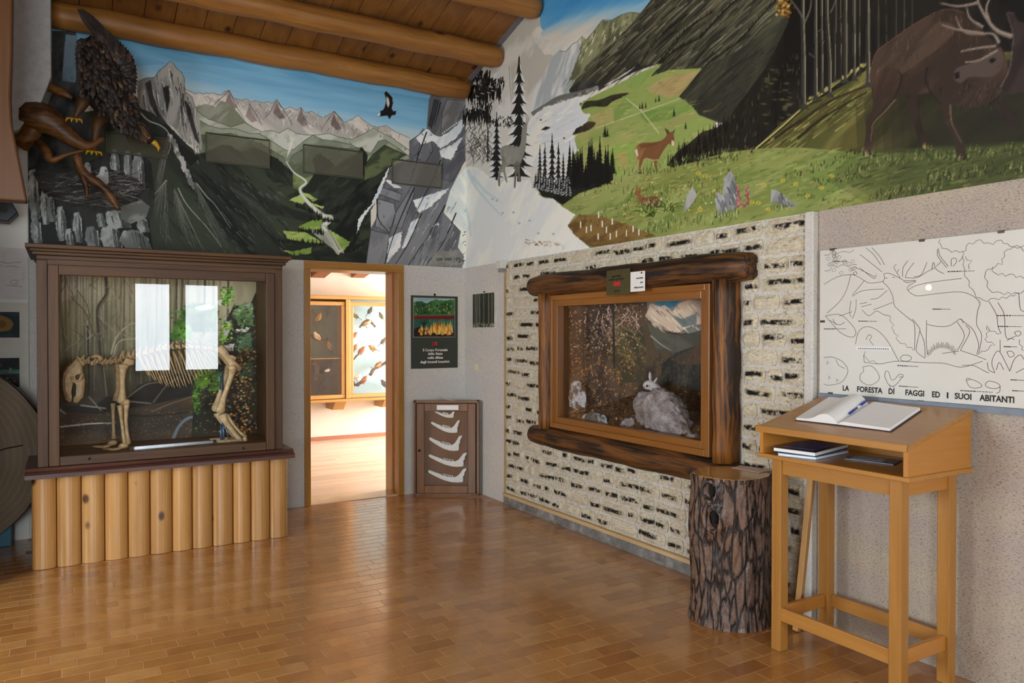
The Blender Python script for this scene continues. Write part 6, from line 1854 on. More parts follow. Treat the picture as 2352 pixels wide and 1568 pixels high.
def bark_r(a, h):
    u = a / (2 * math.pi)
    x = (u * 40 + .8 * math.sin(h * 7 + u * 20)) % 40
    i, f = int(x), x - int(x)
    g = abs(f - .5) * 2
    r = 1 + .035 * (ridge[i] * .6) - .06 * max(0, g - .72) / .28
    r += .012 * math.sin(h * 23 + ridge[i] * 9) + .01 * math.sin(a * 3 + h * 5)
    rel = (a - 3.75)
    return r


def stump_P(i, j):
    a = 2 * math.pi * i / NU
    h = SH * j / (NV - 1)
    r = SR * bark_r(a, h) * (1 + .05 * max(0, 1 - h / .12) ** 2)
    # knotty swelling on the side towards the far corner
    da = math.atan2(math.sin(a - 2.75), math.cos(a - 2.75))
    r += .02 * math.exp(-(da / .45) ** 2 - ((h - .52) / .14) ** 2)
    for (ka, kh, kr) in KN:
        dd = math.atan2(math.sin(a - ka), math.cos(a - ka)) * SR
        d = math.hypot(dd, (h - kh) * .75) / kr
        r += .02 * math.exp(-((d - 1.25) / .5) ** 2) - (.075 * max(0, 1 - d) ** .7 if d < 1 else 0)
    return (SCX + r * math.cos(a), SCY + r * math.sin(a), h)


def ang_of(x, y):
    # direction on the bark that the photo shows at that pixel
    d = FW + RT * ((x - 1176) / F_PX) - UP * ((y - 784) / F_PX)
    o = CAM - Vector((SCX, SCY, 0))
    A = d.x ** 2 + d.y ** 2; B_ = 2 * (o.x * d.x + o.y * d.y); C_ = o.x ** 2 + o.y ** 2 - SR ** 2
    s_ = (-B_ - math.sqrt(max(B_ ** 2 - 4 * A * C_, 0))) / (2 * A)
    p = CAM + d * s_
    return math.atan2(p.y - SCY, p.x - SCX), p.z


KN = [ang_of(1632, 1128) + (.03,), ang_of(1638, 1192) + (.036,)]
MB().grid(stump_P, NU, NV, True).build('bark', M_BARK, stump, smooth=True, fixn=True)
for ka, kh, kr in KN:
    MB().ball((SCX + (SR - .022) * math.cos(ka), SCY + (SR - .022) * math.sin(ka), kh), .02, .02, .032).build('knot_hole', plain('knot_hole_black', '#0a0705', .9), stump, smooth=True)
t = NT('cut_wood_rings')
v = t.coord('Object')
ln = t.n('ShaderNodeVectorMath', operation='LENGTH'); t.l(v, ln.inputs[0])
nn = t.noise(v, 12, 3)
w_ = t.math('SINE', t.math('MULTIPLY', t.math('ADD', ln.outputs['Value'], t.math('MULTIPLY', nn, .03)), 330.0))
t.set(Base_Color=t.mix(t.ramp(ln.outputs['Value'], [(.06, 0.0), (.2, 1.0)]), t.ramp(w_, [(.0, '#b98c50'), (1.0, '#d0a668')]), t.ramp(nn, [(.3, '#8f6230'), (.7, '#c0904e')])), Roughness=.3, Coat_Weight=.4)
MB().add([(SCX + SR * .97 * bark_r(2 * math.pi * i / 60, SH) * math.cos(2 * math.pi * i / 60), SCY + SR * .97 * bark_r(2 * math.pi * i / 60, SH) * math.sin(2 * math.pi * i / 60), SH + z) for z in (-.012, .002) for i in range(60)],
         [tuple(range(60, 120)), tuple(range(59, -1, -1))] + [(i, (i + 1) % 60, 60 + (i + 1) % 60, 60 + i) for i in range(60)]).build('cut_face', t.m, stump, origin=(SCX, SCY, SH), fixn=True)
m = MB()
q = [at(x, y, 2, SH + .004) for x, y in ((1680, 1074), (1702, 1069), (1776, 1079), (1744, 1086))]
m.prism(q, (0, 0, .002))
pp = m.build('paper_slip', plain('pinkish_paper', '#cfb8a8', .7, 0, .03), None, label='pale paper slip lying on the stump', cat='paper')
m = MB()
for k in range(4):
    a, b = q[0].lerp(q[3], .2 + .2 * k), q[1].lerp(q[2], .2 + .2 * k)
    c0, c1 = a.lerp(b, .15), a.lerp(b, .8)
    m.add([c0 + Vector((0, 0, .0025)), c1 + Vector((0, 0, .0025)), c1 + Vector((.004, .002, .0025)), c0 + Vector((.004, .002, .0025))], [(0, 1, 2, 3)])
m.build('print', plain('grey_print', '#8d7a70', .8), pp)

# ================================================================== WRITING DESK (LECTERN)
lec = empty('lectern', (-.27, -4.56, 0), 'light wooden writing desk on four legs with an open shelf, standing by the wall', 'lectern')
LX0, LX1, LY0, LY1 = -.485, -.075, -4.895, -4.225      # front, back, right, left
lw_ = .056
for x in (LX0, LX1 - lw_):
    for y in (LY0, LY1 - lw_):
        MB().box(x, x + lw_, y, y + lw_, 0, .94).build('leg', M_LECZ, lec, bevel=.004)
M_LECD = wood('lectern_beech_across', '#c98a3c', '#b0742d', 0, 14, .35, .3, coat=.3, bump=.05)
MB().box(LX0 + .012, LX0 + .034, LY0 + lw_, LY1 - lw_, .865, .94).build('apron', M_LECX, lec)
MB().box(LX1 - .034, LX1 - .012, LY0 + lw_, LY1 - lw_, .865, .94).build('apron', M_LECX, lec)
for y in (LY0 + .012, LY1 - .034): MB().box(LX0 + lw_, LX1 - lw_, y, y + .022, .865, .94).build('apron', M_LECD, lec)
for x in (LX0 + .006, LX1 - .03): MB().box(x, x + .024, LY0 + lw_ - .002, LY1 - lw_ + .002, .15, .215).build('stretcher', M_LECX, lec, bevel=.003)
for y in (LY0 + .014, LY1 - .04): MB().box(LX0 + lw_, LX1 - lw_, y, y + .024, .15, .215).build('stretcher', M_LECD, lec, bevel=.003)
BX0, BX1, BY0, BY1 = -.515, -.05, -4.94, -4.178
ZF, ZB = 1.095, 1.215
MB().box(BX0 - .012, BX1, BY0 - .012, BY1 + .012, .94, .962).build('bottom_board', M_LECX, lec, bevel=.005)
for y in (BY0, BY1 - .02):
    MB().prism([(BX0, y, .962), (BX1, y, .962), (BX1, y, ZB - .02), (BX0, y, ZF - .02)], (0, .02, 0)).build('side_panel', M_LECD, lec)
MB().box(BX1 - .012, BX1, BY0 + .02, BY1 - .02, .962, ZB - .022).build('back_panel', M_LECX, lec)
sl_ = (ZB - ZF) / (BX1 - BX0)
tz = lambda x: ZF + (x - BX0) * sl_
MB().prism([(BX0 - .022, BY0 - .008, tz(BX0 - .022) - .022), (BX1 + .004, BY0 - .008, tz(BX1 + .004) - .022), (BX1 + .004, BY0 - .008, tz(BX1 + .004)), (BX0 - .022, BY0 - .008, tz(BX0 - .022))], (0, BY1 - BY0 + .016, 0)).build('desk_top', M_LECX, lec, bevel=.004)
dt_ = COL.objects[-1]
MB().prism([(BX0 - .026, BY0 - .008, tz(BX0) - .03), (BX0 - .012, BY0 - .008, tz(BX0) - .028), (BX0 - .012, BY0 - .008, tz(BX0) + .004), (BX0 - .026, BY0 - .008, tz(BX0) + .002)], (0, BY1 - BY0 + .016, 0)).build('front_lip', M_LECX, dt_, bevel=.003)
SN = Vector((-sl_, 0, 1)).normalized()
S0 = Vector((BX0, 0, ZF))


def on_desk(x, y, lift=0.0):
    d = FW + RT * ((x - 1176) / F_PX) - UP * ((y - 784) / F_PX)
    return CAM + d * ((S0 + SN * lift - CAM).dot(SN) / d.dot(SN))


# open guest book
LF, LB = on_desk(1829, 966), on_desk(1905, 917)           # left edge, front and back
SF, SB = on_desk(1925, 977), on_desk(1996, 931)           # spine
RF, RB = on_desk(2044, 992), on_desk(2114, 944)           # right edge
book = empty('open_book', (LF + RB) / 2, 'open guest book with blank white pages on the sloping desk', 'book')
M_PAGE = plain('blank_page', '#f3f1ee', .7, 0, .01)


def leaf(f0, f1, b0, b1, prof, name, par):
    n = len(prof)
    m = MB()
    top = []
    for (u, h) in prof:
        top.append((f0.lerp(f1, u) + SN * h, b0.lerp(b1, u) + SN * h))
    vs = [p for t_ in top for p in t_] + [p for (u, h) in prof for p in (f0.lerp(f1, u) + SN * .005, b0.lerp(b1, u) + SN * .005)]
    fs = []
    for i in range(n - 1):
        fs.append((2 * i, 2 * i + 2, 2 * i + 3, 2 * i + 1))
        fs.append((2 * n + 2 * i + 1, 2 * n + 2 * i + 3, 2 * n + 2 * i + 2, 2 * n + 2 * i))
        fs.append((2 * n + 2 * i, 2 * n + 2 * i + 2, 2 * i + 2, 2 * i))
        fs.append((2 * i + 1, 2 * i + 3, 2 * n + 2 * i + 3, 2 * n + 2 * i + 1))
    fs += [(0, 1, 2 * n + 1, 2 * n), (2 * n - 1, 2 * n - 2, 4 * n - 2, 4 * n - 1)]
    return m.add(vs, fs).build(name, M_PAGE, par, smooth=False)


def smooth_prof(k):
    xs_ = [p[0] for p in k]
    c = curve(k, 6)
    return [(min(max(x, 0), 1), max(y, .006)) for x, y in c]


leaf(LF, SF, LB, SB, smooth_prof([(0, .014), (.12, .016), (.3, .018), (.45, .028), (.62, .046), (.78, .05), (.9, .036), (.97, .014), (1, .007)]), 'left_pages', book)
leaf(SF, RF, SB, RB, smooth_prof([(0, .007), (.04, .014), (.12, .022), (.3, .021), (.7, .018), (1, .017)]), 'right_pages', book)
e1 = (RF - LF).normalized() * .006
MB().prism([LF - e1, RF + e1, RB + e1, LB - e1], SN * .0045).build('cover', plain('dark_book_cover', '#2c2a35', .5), book)
p0, p1_ = SF.lerp(SB, .38) + SN * .02, SF.lerp(SB, .98) + SN * .03
pen = empty('ballpoint_pen', p0, 'blue and clear ballpoint pen in the fold of the open book', 'pen')
MB().tube([p0, p0.lerp(p1_, .42)], .0048, 8).build('barrel', M_BLUEP, pen, smooth=True)
MB().tube([p0.lerp(p1_, .42), p0.lerp(p1_, .6)], .0042, 8).build('grip', M_PAPER, pen, smooth=True)
MB().tube([p0.lerp(p1_, .6), p1_], .0056, 8).build('cap', M_BLUEP, pen, smooth=True)
# things in the open shelf
zs = .963


def flat_book(quad, h, lab, cover, name='book', pages=M_PAPER, pic=None):
    q = [at(x, y, 2, zs_) for x, y in quad]
    o = empty(name, (sum(p.x for p in q) / 4, sum(p.y for p in q) / 4, zs_), lab, 'book')
    c = sum(q, Vector()) / 4
    MB().prism([c + (p - c) * .975 for p in q], (0, 0, h)).build('pages', pages, o)
    for z in (0, h - .002):
        MB().prism([p + Vector((0, 0, z)) for p in q], (0, 0, .003)).build('cover', cover, o)
    if pic:
        MB().prism([c + (p - c) * .72 + Vector((0, 0, h + .001)) for p in q], (0, 0, .0006)).build('cover_picture', pic, o)
    return o


zs_ = zs
flat_book(((1786, 1046), (1850, 1026), (1950, 1040), (1874, 1056)), .012, 'thin pale blue book lying under the dark blue one', plain('pale_blue_cover', '#a9bfe0', .4))
zs_ = zs + .0155
flat_book(((1775, 1036), (1852, 1016), (1950, 1028), (1872, 1049)), .02, 'dark blue hardcover book with white page edges in the desk shelf', plain('navy_cover', '#1b2440', .3, coat=.3), pic=plain('blue_cover_photo', '#3c5a96', .3, 0, .5, 25))
zs_ = zs
q = [at(x, y, 2, zs + .004) for x, y in ((1940, 1052), (1958, 1044), (2072, 1056), (2052, 1066))]
lf = empty('leaflet', (sum(p.x for p in q) / 4, sum(p.y for p in q) / 4, zs), 'printed leaflet lying flat in the right half of the desk shelf', 'leaflet')
MB().prism([p - Vector((0, 0, .004)) for p in q], (0, 0, .004)).build('sheet', plain('leaflet_print', '#6f7484', .4, 0, .5, 30), lf)
c = sum(q, Vector()) / 4
MB().prism([c + (p - c) * Vector((.8, .8, 1)).x for p in q][:2] + [(c + (p - c) * .5) for p in q][2:], (0, 0, .0006)).build('picture', plain('leaflet_photo', '#9db0c0', .4, 0, .6, 40), lf)
# wooden stick leaning in the corner behind the desk
s0, s1_ = at(1829, 1450, 2, 0), at(1866, 1080, 0, -.09)
s0 = Vector((max(min(s0.x, -.06), -.45), s0.y, 0))
d_ = (s1_ - s0)
d_n = d_.normalized()
sx_ = Vector((0, 1, 0)).cross(d_n).normalized() * .013
sy_ = d_n.cross(sx_).normalized() * .017
MB().obox((s0 + s1_) / 2 + Vector((0, 0, .004)), sx_, sy_, d_ / 2).build('wooden_stick', wood('pale_stick_wood', '#c79a62', '#a1743f', 2, 12, .5, .4), None, cat='stick', label='square wooden stick leaning against the wall behind the desk', bevel=.003)

# ================================================================== OUTLINE CHART OF THE BEECH FOREST
MY0, MY1, MZ0, MZ1 = -5.29, -4.142, 1.233, 1.986
chart = empty('wall_chart', (-.01, (MY0 + MY1) / 2, MZ0), 'large white chart with outline drawing of a stag and forest animals', 'chart')
t = NT('white_board_under_perspex')
t.set(Base_Color=t.ramp(t.noise(t.coord('Object'), 3, 2), [(.3, '#d9d6cc'), (.7, '#dedcd4')]), Roughness=.5, Coat_Weight=1.0, Coat_Roughness=.012)
MB().box(-.02, -.006, MY0, MY1, MZ0, MZ1).build('board', t.m, chart, bevel=.0015, segs=1)
MB().box(-.028, 0, MY0, MY1, MZ0 - .03, MZ0 - .001).build('lower_batten', plain('grey_blue_batten', '#7d8794', .6), chart)
M_CLIP = plain('brown_clip', '#5d4a33', .5, .3)
for x, y in ((1912, 573), (2118, 552), (1908, 903), (2116, 922), (1890, 738), (2300, 532)):
    c = at(x, y, 0, -.02)
    MB().box(-.026, 0, c.y - .012, c.y + .012, c.z - .006, c.z + .006).build('clip', M_CLIP, chart)
zI = lambda p: [at(1720 + x / 2.9035, 460 + y / 2.9035, 0, -.0208) for x, y in p]
dr_ = MB()


def ribbon(pts, w=.0023, smooth_=True):
    p = curve(pts, 4) if smooth_ and len(pts) > 2 else pts
    q = zI(p)
    L, Rr = [], []
    for i in range(len(q)):
        t_ = q[min(i + 1, len(q) - 1)] - q[max(i - 1, 0)]
        n = Vector((0, -t_.z, t_.y))
        n = n.normalized() * w / 2 if n.length > 1e-9 else Vector((0, 0, w / 2))
        L.append(q[i] + n); Rr.append(q[i] - n)
    k = len(q)
    dr_.add(L + Rr, [(i, i + 1, k + i + 1, k + i) for i in range(k - 1)])


def wiggle(pts, amp=9, step=22):
    out = []
    for a, b in zip(pts[:-1], pts[1:]):
        a, b = np.array(a, float), np.array(b, float)
        n = max(2, int(np.linalg.norm(b - a) / step))
        for i in range(n):
            p = a + (b - a) * i / n
            nn_ = np.array([-(b - a)[1], (b - a)[0]]) / max(np.linalg.norm(b - a), 1e-6)
            out.append(tuple(p + nn_ * amp * (1 if i % 2 else -1) * random.uniform(.5, 1.2)))
    out.append(tuple(pts[-1]))
    return out


for pts in (((900, 490), (930, 485), (970, 500), (1010, 520), (1040, 535), (1110, 535), (1100, 550), (1060, 575), (1060, 600), (1100, 630), (1140, 636), (1250, 622), (1400, 610), (1480, 630), (1540, 680), (1525, 740), (1520, 830), (1552, 900), (1532, 1030)),
            ((900, 490), (905, 520), (895, 545), (930, 580), (960, 640), (970, 700), (1010, 740), (1070, 790), (1105, 830), (1105, 1000)),
            ((1090, 790), (1130, 840), (1140, 870), (1120, 960), (1120, 1010), (1172, 1052)), ((1140, 870), (1170, 950), (1175, 1052)),
            ((1185, 800), (1190, 825), (1260, 840), (1340, 835), (1410, 790), (1430, 820)), ((1185, 825), (1183, 950), (1196, 1040)),
            ((1390, 810), (1432, 880), (1430, 930), (1390, 1000)), ((1410, 790), (1460, 830), (1500, 870), (1532, 960), (1520, 1030)), ((1445, 830), (1472, 880), (1410, 1000)),
            ((1010, 520), (985, 480), (968, 445), (985, 425)), ((990, 480), (1000, 460)), ((1025, 510), (1028, 450), (1062, 400)), ((1042, 515), (1060, 470), (1102, 415)), ((1042, 515), (1120, 515), (1190, 475), (1240, 450)), ((1100, 510), (1150, 495), (1188, 412)), ((1220, 460), (1230, 412), (1250, 460), (1302, 490)), ((1250, 440), (1282, 408)), ((1030, 540), (1062, 548), (1112, 536)), ((905, 515), (925, 520)), ((955, 515), (975, 512)),
            ((500, 560), (590, 510), (680, 495), (730, 510), (770, 535), (812, 552), (900, 540)), ((770, 535), (690, 632)), ((680, 495), (650, 600), (600, 680), (520, 752)), ((690, 640), (760, 602), (900, 590)), ((810, 660), (862, 650), (922, 600)), ((830, 730), (960, 680)), ((600, 772), (690, 742)), ((1060, 600), (1110, 570), (1220, 545), (1420, 520)),
            ((780, 315), (832, 362), (880, 430)), ((820, 315), (870, 370), (906, 432)), ((740, 360), (830, 430), (888, 478)), ((740, 450), (832, 520), (850, 495)),
            ((700, 440), (760, 470), (840, 510)), ((680, 670), (672, 740), (680, 780)), ((715, 660), (712, 730), (690, 790)), ((740, 690), (790, 680)), ((750, 710), (818, 692)), ((755, 730), (800, 770), (850, 738), (900, 762), (940, 770)),
            ((510, 770), (600, 760), (660, 800), (712, 870), (690, 912), (610, 880), (510, 770)), ((540, 800), (600, 830), (640, 812)), ((560, 790), (580, 830)),
            ((710, 960), (730, 880), (780, 842), (850, 862), (920, 930), (1000, 1072)), ((780, 930), (800, 895), (820, 910), (805, 930), (830, 965)), ((765, 1030), (770, 1080)),
            ((770, 1080), (870, 1090), (930, 1080), (1000, 1072), (1170, 1082), (1300, 1086), (1420, 1112), (1560, 1072)), ((1410, 1000), (1500, 1030), (1582, 1062)), ((1420, 1100), (1500, 1102), (1560, 1132), (1602, 1152)), ((1290, 1020), (1400, 1005)),
            ((500, 1048), (560, 1045), (630, 1080), (660, 1140), (620, 1210), (540, 1232), (500, 1225)), ((580, 1060), (600, 1100), (640, 1120)), ((520, 1070), (530, 1085), (515, 1090)), ((530, 1170), (540, 1180), (528, 1192)), ((580, 1190), (595, 1200), (580, 1210)),
            ((760, 1110), (820, 1105), (866, 1160), (860, 1205), (800, 1232), (745, 1200), (745, 1160), (765, 1140), (760, 1110)),
            ((905, 1172), (912, 1140), (932, 1145), (950, 1195), (975, 1190), (1000, 1162), (1032, 1166), (1010, 1195), (985, 1225), (960, 1240), (930, 1225), (905, 1172)), ((940, 1230), (945, 1258)), ((965, 1238), (972, 1260)), ((1000, 1180), (1030, 1175)),
            ((1450, 1200), (1490, 1195), (1535, 1215), (1555, 1240), (1510, 1252), (1470, 1240), (1450, 1200)), ((1450, 1200), (1455, 1186), (1480, 1190)), ((1575, 1225), (1600, 1205), (1650, 1215), (1676, 1240), (1640, 1255), (1590, 1245), (1575, 1225)), ((1676, 1240), (1672, 1275), (1650, 1285)),
            ((1010, 1050), (1030, 1032), (1070, 1035), (1085, 1055), (1060, 1072), (1020, 1068), (1010, 1050)),
            ((1265, 320), (1275, 370), (1330, 440)), ((1258, 325), (1262, 375), (1320, 450)), ((1350, 440), (1350, 395), (1375, 385), (1385, 410), (1360, 440)), ((1400, 410), (1430, 375)),
            ((1600, 672), (1650, 760), (1662, 840), (1682, 890)), ((1660, 680), (1702, 760), (1716, 915), (1780, 905)), ((1675, 930), (1676, 1010)), ((1590, 1080), (1600, 1130), (1640, 1150)), ((1640, 1150), (1620, 1080), (1650, 1010), (1680, 1020), (1740, 1140)), ((1740, 1140), (1770, 1060), (1810, 1030), (1835, 1060)), ((1650, 1130), (1670, 1080), (1700, 1130)), ((1720, 1010), (1750, 1005), (1770, 1030), (1740, 1045), (1720, 1010)), ((1800, 620), (1810, 720), (1835, 742)), ((1780, 1150), (1835, 1120)), ((1770, 880), (1800, 870), (1815, 890), (1790, 905), (1770, 880)), ((1720, 935), (1750, 920), (1770, 930))):
    ribbon(pts)
for pts in (((1430, 350), (1470, 290), (1540, 270), (1600, 290), (1680, 270), (1740, 310), (1835, 300)), ((1835, 330), (1790, 312), (1720, 322), (1700, 372), (1690, 420), (1610, 450), (1572, 482), (1585, 545), (1600, 600), (1680, 622), (1800, 622)), ((1430, 350), (1432, 480), (1462, 545), (1500, 622), (1560, 672), (1640, 662), (1742, 642), (1835, 600)), ((1268, 260), (1275, 300), (1330, 338), (1430, 340)), ((1620, 445), (1640, 490), (1760, 500), (1835, 520)), ((940, 770), (960, 830), (960, 870), (990, 900), (990, 940), (1040, 960), (1100, 1000)), ((1580, 840), (1600, 870), (1570, 930), (1640, 960), (1570, 1000), (1545, 1020)), ((1440, 380), (1480, 400), (1470, 460)), ((505, 370), (560, 345), (640, 350), (700, 330)), ((510, 480), (560, 440), (640, 440), (720, 430)), ((765, 1010), (780, 1060), (880, 1090)), ((1800, 930), (1820, 980), (1835, 1000)), ((1590, 850), (1640, 880), (1672, 890))):
    ribbon(wiggle(pts), .0021, False)
for k in range(26):
    a = math.pi * (1.08 + .84 * k / 25)
    r0, r1 = 62, random.uniform(86, 106)
    ribbon(((1290 + r0 * 1.3 * math.cos(a), 1045 + r0 * math.sin(a)), (1290 + r1 * math.cos(a) * 1.05, 1045 + r1 * math.sin(a))), .002, False)
for _ in range(24):
    x, y = random.uniform(515, 720), random.uniform(340, 490)
    ribbon(((x, y), (x + 16, y - 10), (x + 26, y + 4), (x + 8, y + 12), (x, y)), .0014)
M_CAP = plain('small_print_ink', '#3d3630', .7)
dr_.build('line_drawing', plain('brown_ink_line', '#54473e', .6), chart, fixn=False)
for x0_, y0_, x1_, y1_ in ((730, 805, 855, 806), (1225, 725, 1345, 726), (1325, 475, 1505, 470), (500, 857, 650, 856), (990, 1101, 1130, 1108), (1000, 1238, 1130, 1246), (1410, 1268, 1630, 1280), (1655, 768, 1835, 768), (1660, 840, 1820, 842), (1700, 975, 1790, 977), (560, 407, 660, 406), (1745, 1196, 1835, 1200), (1755, 1268, 1835, 1272)):
    u = 0.0
    cp_ = MB()
    while u < 1:
        du = random.uniform(.05, .12)
        hh = .0024 if u < .45 else .0013
        a, b = zI([(x0_ + (x1_ - x0_) * u, y0_ + (y1_ - y0_) * u)])[0], zI([(x0_ + (x1_ - x0_) * min(1, u + du * .8), y0_ + (y1_ - y0_) * u)])[0]
        cp_.add([a + Vector((0, 0, hh)), b + Vector((0, 0, hh)), b - Vector((0, 0, hh)), a - Vector((0, 0, hh))], [(0, 1, 2, 3)])
        u += du
    cp_.build('caption', M_CAP, chart, fixn=False)
q = zI([(715, 975), (948, 1000)])
MB().box(-.0214, -.0205, q[1].y, q[0].y, q[1].z, q[0].z).build('paper_label', M_PAPER, chart)
m = MB()
for k in range(15):
    a = q[0].lerp(q[1], .06 + k * .06)
    m.box(-.0218, -.0214, a.y - .008, a.y, q[0].z - .012, q[0].z - .006)
m.build('print', plain('blue_grey_print', '#6f7690', .7), chart)
for wdt, x0_, x1_, yb in (('LA', 625, 667, 1285), ('FORESTA', 720, 890, 1301), ('DI', 930, 968, 1308), ('FAGGI', 1042, 1167, 1325), ('ED', 1220, 1273, 1333), ('I', 1317, 1328, 1340), ('SUOI', 1372, 1484, 1352), ('ABITANTI', 1540, 1773, 1372)):
    a, b = zI([(x0_, yb)])[0], zI([(x1_, yb)])[0]
    text_mesh(wdt, .037, 'lettering', M_BLACK, (-.0212, a.y, MZ0 + .022), (0, -1, 0), (0, 0, 1), chart, 'LEFT', .0012, width=a.y - b.y)

# ================================================================== POSTER, SMALL PICTURE, SWITCH, JUNCTION BOX
pa, pb = at(944, 678, 1, -.006), at(1051, 844, 1, -.006)
po_ = po = empty('poster', ((pa.x + pb.x) / 2, -.004, pb.z), 'dark green forest fire poster with two photos and white text', 'poster')
MB().box(pa.x, pb.x, -.008, -.002, pb.z, pa.z).build('sheet', plain('dark_green_card', '#33382f', .45, 0, .05), po)
ia, ib = at(950, 684, 1, -.009), at(1044, 773, 1, -.009)
MB().box(ia.x - .006, ib.x + .006, -.0095, -.008, ib.z - .006, ia.z + .006).build('picture_border', plain('grey_border', '#8f9182', .5), po)
Pc = Canvas((ia.x, -.0105, ib.z), (1, 0, 0), (0, 0, 1), ib.x - ia.x, ia.z - ib.z, .004, '#2c3a24')
zP = lambda *p: [(930 + x / 3.136, 660 + y / 3.136) for x, y in p]
Pc.fill(zP((60, 70), (360, 70), (360, 130), (60, 130)), '#8fb0b8', '#a9c0bc', 0, 8, 3)
Pc.fill(zP((60, 110), (110, 95), (160, 115), (220, 80), (280, 95), (360, 85), (360, 200), (60, 200)), '#2f5a30', '#4f7a44', 60, 4, 3, rough=1.5)
for _ in range(90):
    x, y = random.uniform(65, 355), random.uniform(110, 190)
    a = zP((x, y))[0]
    Pc.fill([(a[0] - 2, a[1] + 3), (a[0], a[1] - 3), (a[0] + 2, a[1] + 3)], random.choice(['#1f3d20', '#3c6a34', '#6a8a4a', '#16281a', '#9aa04a']))
Pc.fill(zP((60, 196), (360, 190), (360, 205), (60, 206)), '#5d6a4a')
Pc.fill(zP((60, 205), (360, 202), (360, 228), (60, 230)), '#8a2f28', '#6d221e', 0, 6, 3)
Pc.fill(zP((60, 229), (360, 227), (360, 360), (60, 360)), '#2d5a4c', '#3d7a5c', 30, 6, 3)
Pc.fill(zP((60, 300), (110, 280), (170, 330), (300, 320), (360, 300), (360, 370), (60, 370)), '#241a12', '#4a2c18', 30, 4, 3)
for _ in range(140):
    x = random.uniform(100, 340)
    y = random.uniform(300, 345)
    h = random.uniform(15, 60) * (1.3 if x > 180 else .6)
    Pc.fill(zP((x - 8, y), (x + random.uniform(-6, 10), y - h), (x + 8, y)), random.choice(['#e8a63a', '#f2cf5a', '#d9762a', '#c2531c', '#f5e08a']), alpha=.85)
Pc.stroke(zP((138, 345), (136, 260), (140, 235)), '#1c150f', 3, 1.4)
for dx, dy_ in ((-34, -16), (30, -20), (-20, -30), (24, -34)): Pc.stroke(zP((137, 270), (137 + dx, 262 + dy_)), '#1c150f', 1.6, .7)
Pc.mesh('photographs', M_PRINT, po, 1.0)
cx = (pa.x + pb.x) / 2 + .005
MB().tube([(cx - .02 + .014 * math.cos(k * .524), -.009, at(1000, 789, 1, 0).z + .014 * math.sin(k * .524)) for k in range(13)], .0042, 6, True).build('red_emblem', M_RED, po)
MB().box(cx - .002, cx + .02, -.0095, -.0082, at(1000, 789, 1, 0).z - .014, at(1000, 789, 1, 0).z + .018).build('red_emblem', M_RED, po)
for txt, yy, wpx in (('Il Corpo Forestale', 806, 57), ('dello Stato', 814.5, 34), ('nella difesa', 823.5, 36), ('dagli incendi boschivi.', 833, 68)):
    text_mesh(txt, .034, 'lettering', M_WHITEINK, (cx, -.0088, at(1000, yy, 1, 0).z), (1, 0, 0), (0, 0, 1), po, 'CENTER', .0008, width=wpx * .00465)
MB().ball(((pa.x + pb.x) / 2, -.008, pa.z + .012), .012, .005, .012).build('hanger', M_IRON, po)
pa, pb = at(1086, 675, 0, -.02), at(1139, 754, 0, -.02)
pi_ = empty('small_picture', (-.012, (pa.y + pb.y) / 2, pb.z), 'small dark engraving of tree trunks on the narrow wall strip', 'picture')
MB().box(-.022, -.013, pb.y, pa.y, pb.z, pa.z).build('mount', plain('white_mount', '#d6d2c6', .5), pi_)
pic = Canvas((-.0232, pa.y - .004, pb.z + .012), (0, -1, 0), (0, 0, 1), (pa.y - pb.y) * .93, pa.z - pb.z - .016, .004, '#33362f', conv='uv')
for _ in range(80):
    x = random.uniform(0, .4)
    pic.stroke([(x, .0), (x + random.uniform(-.01, .01), .34)], random.choice(['#1c1e1a', '#4a4d42', '#6b6d5e', '#24261f', '#8a8a78']), random.uniform(.003, .012), None, .7)
for _ in range(60):
    x = random.uniform(0, .4)
    pic.stroke([(x, random.uniform(0, .03)), (x + .03, random.uniform(0, .05))], random.choice(['#c9c7b4', '#a5a392', '#1a1b17']), .006, .003)
pic.mesh('engraving', M_PRINT, pi_, 1.0)
MB().ball((-.018, (pa.y + pb.y) / 2, pa.z + .01), .008).build('hanger', M_IRON, pi_)
c = at(1094, 843, 0, -.012)
sw = empty('light_switch', (-.012, c.y, c.z - .04), 'cream light switch below the small dark engraving', 'switch')
MB().box(-.02, -.012, c.y - .045, c.y + .045, c.z - .042, c.z + .042).build('plate', plain('cream_plastic', '#ddd3b0', .35, 0, .03), sw, bevel=.003)
MB().box(-.025, -.02, c.y - .016, c.y + .016, c.z - .026, c.z + .026).build('rocker', plain('cream_rocker', '#e8e0c4', .3, 0, .03), sw, bevel=.002)
c = at(1152, 612, 0, -.05)
jb = empty('junction_box', (-.04, c.y, c.z - .05), 'small white sensor box at the upper left corner of the stone wall', 'box')
MB().box(-.085, -.012, c.y - .05, c.y + .05, c.z - .02, c.z + .05).build('housing', plain('white_plastic', '#dcdad0', .4, 0, .03), jb, bevel=.006)
MB().box(-.07, -.025, c.y - .035, c.y + .035, c.z - .05, c.z - .02).build('lens', plain('grey_lens', '#8f8f88', .3), jb, bevel=.004)

# ================================================================== CASE OF JAWBONES STANDING IN THE CORNER
J0, J1 = at(950, 1138, 2, 0), at(1100, 1138, 2, 0)
je = (J1 - J0).normalized()
jn = Vector((je.y, -je.x, 0))
if jn.dot(CAM - J0) < 0: jn = -jn
JW = (J1 - J0).length
JH = at(950, 920, 1, J0.y).z
jc = empty('jawbone_case', (J0 + J1) / 2 - jn * .05, 'shallow wooden glazed case with five jawbones, standing in the corner', 'display case')


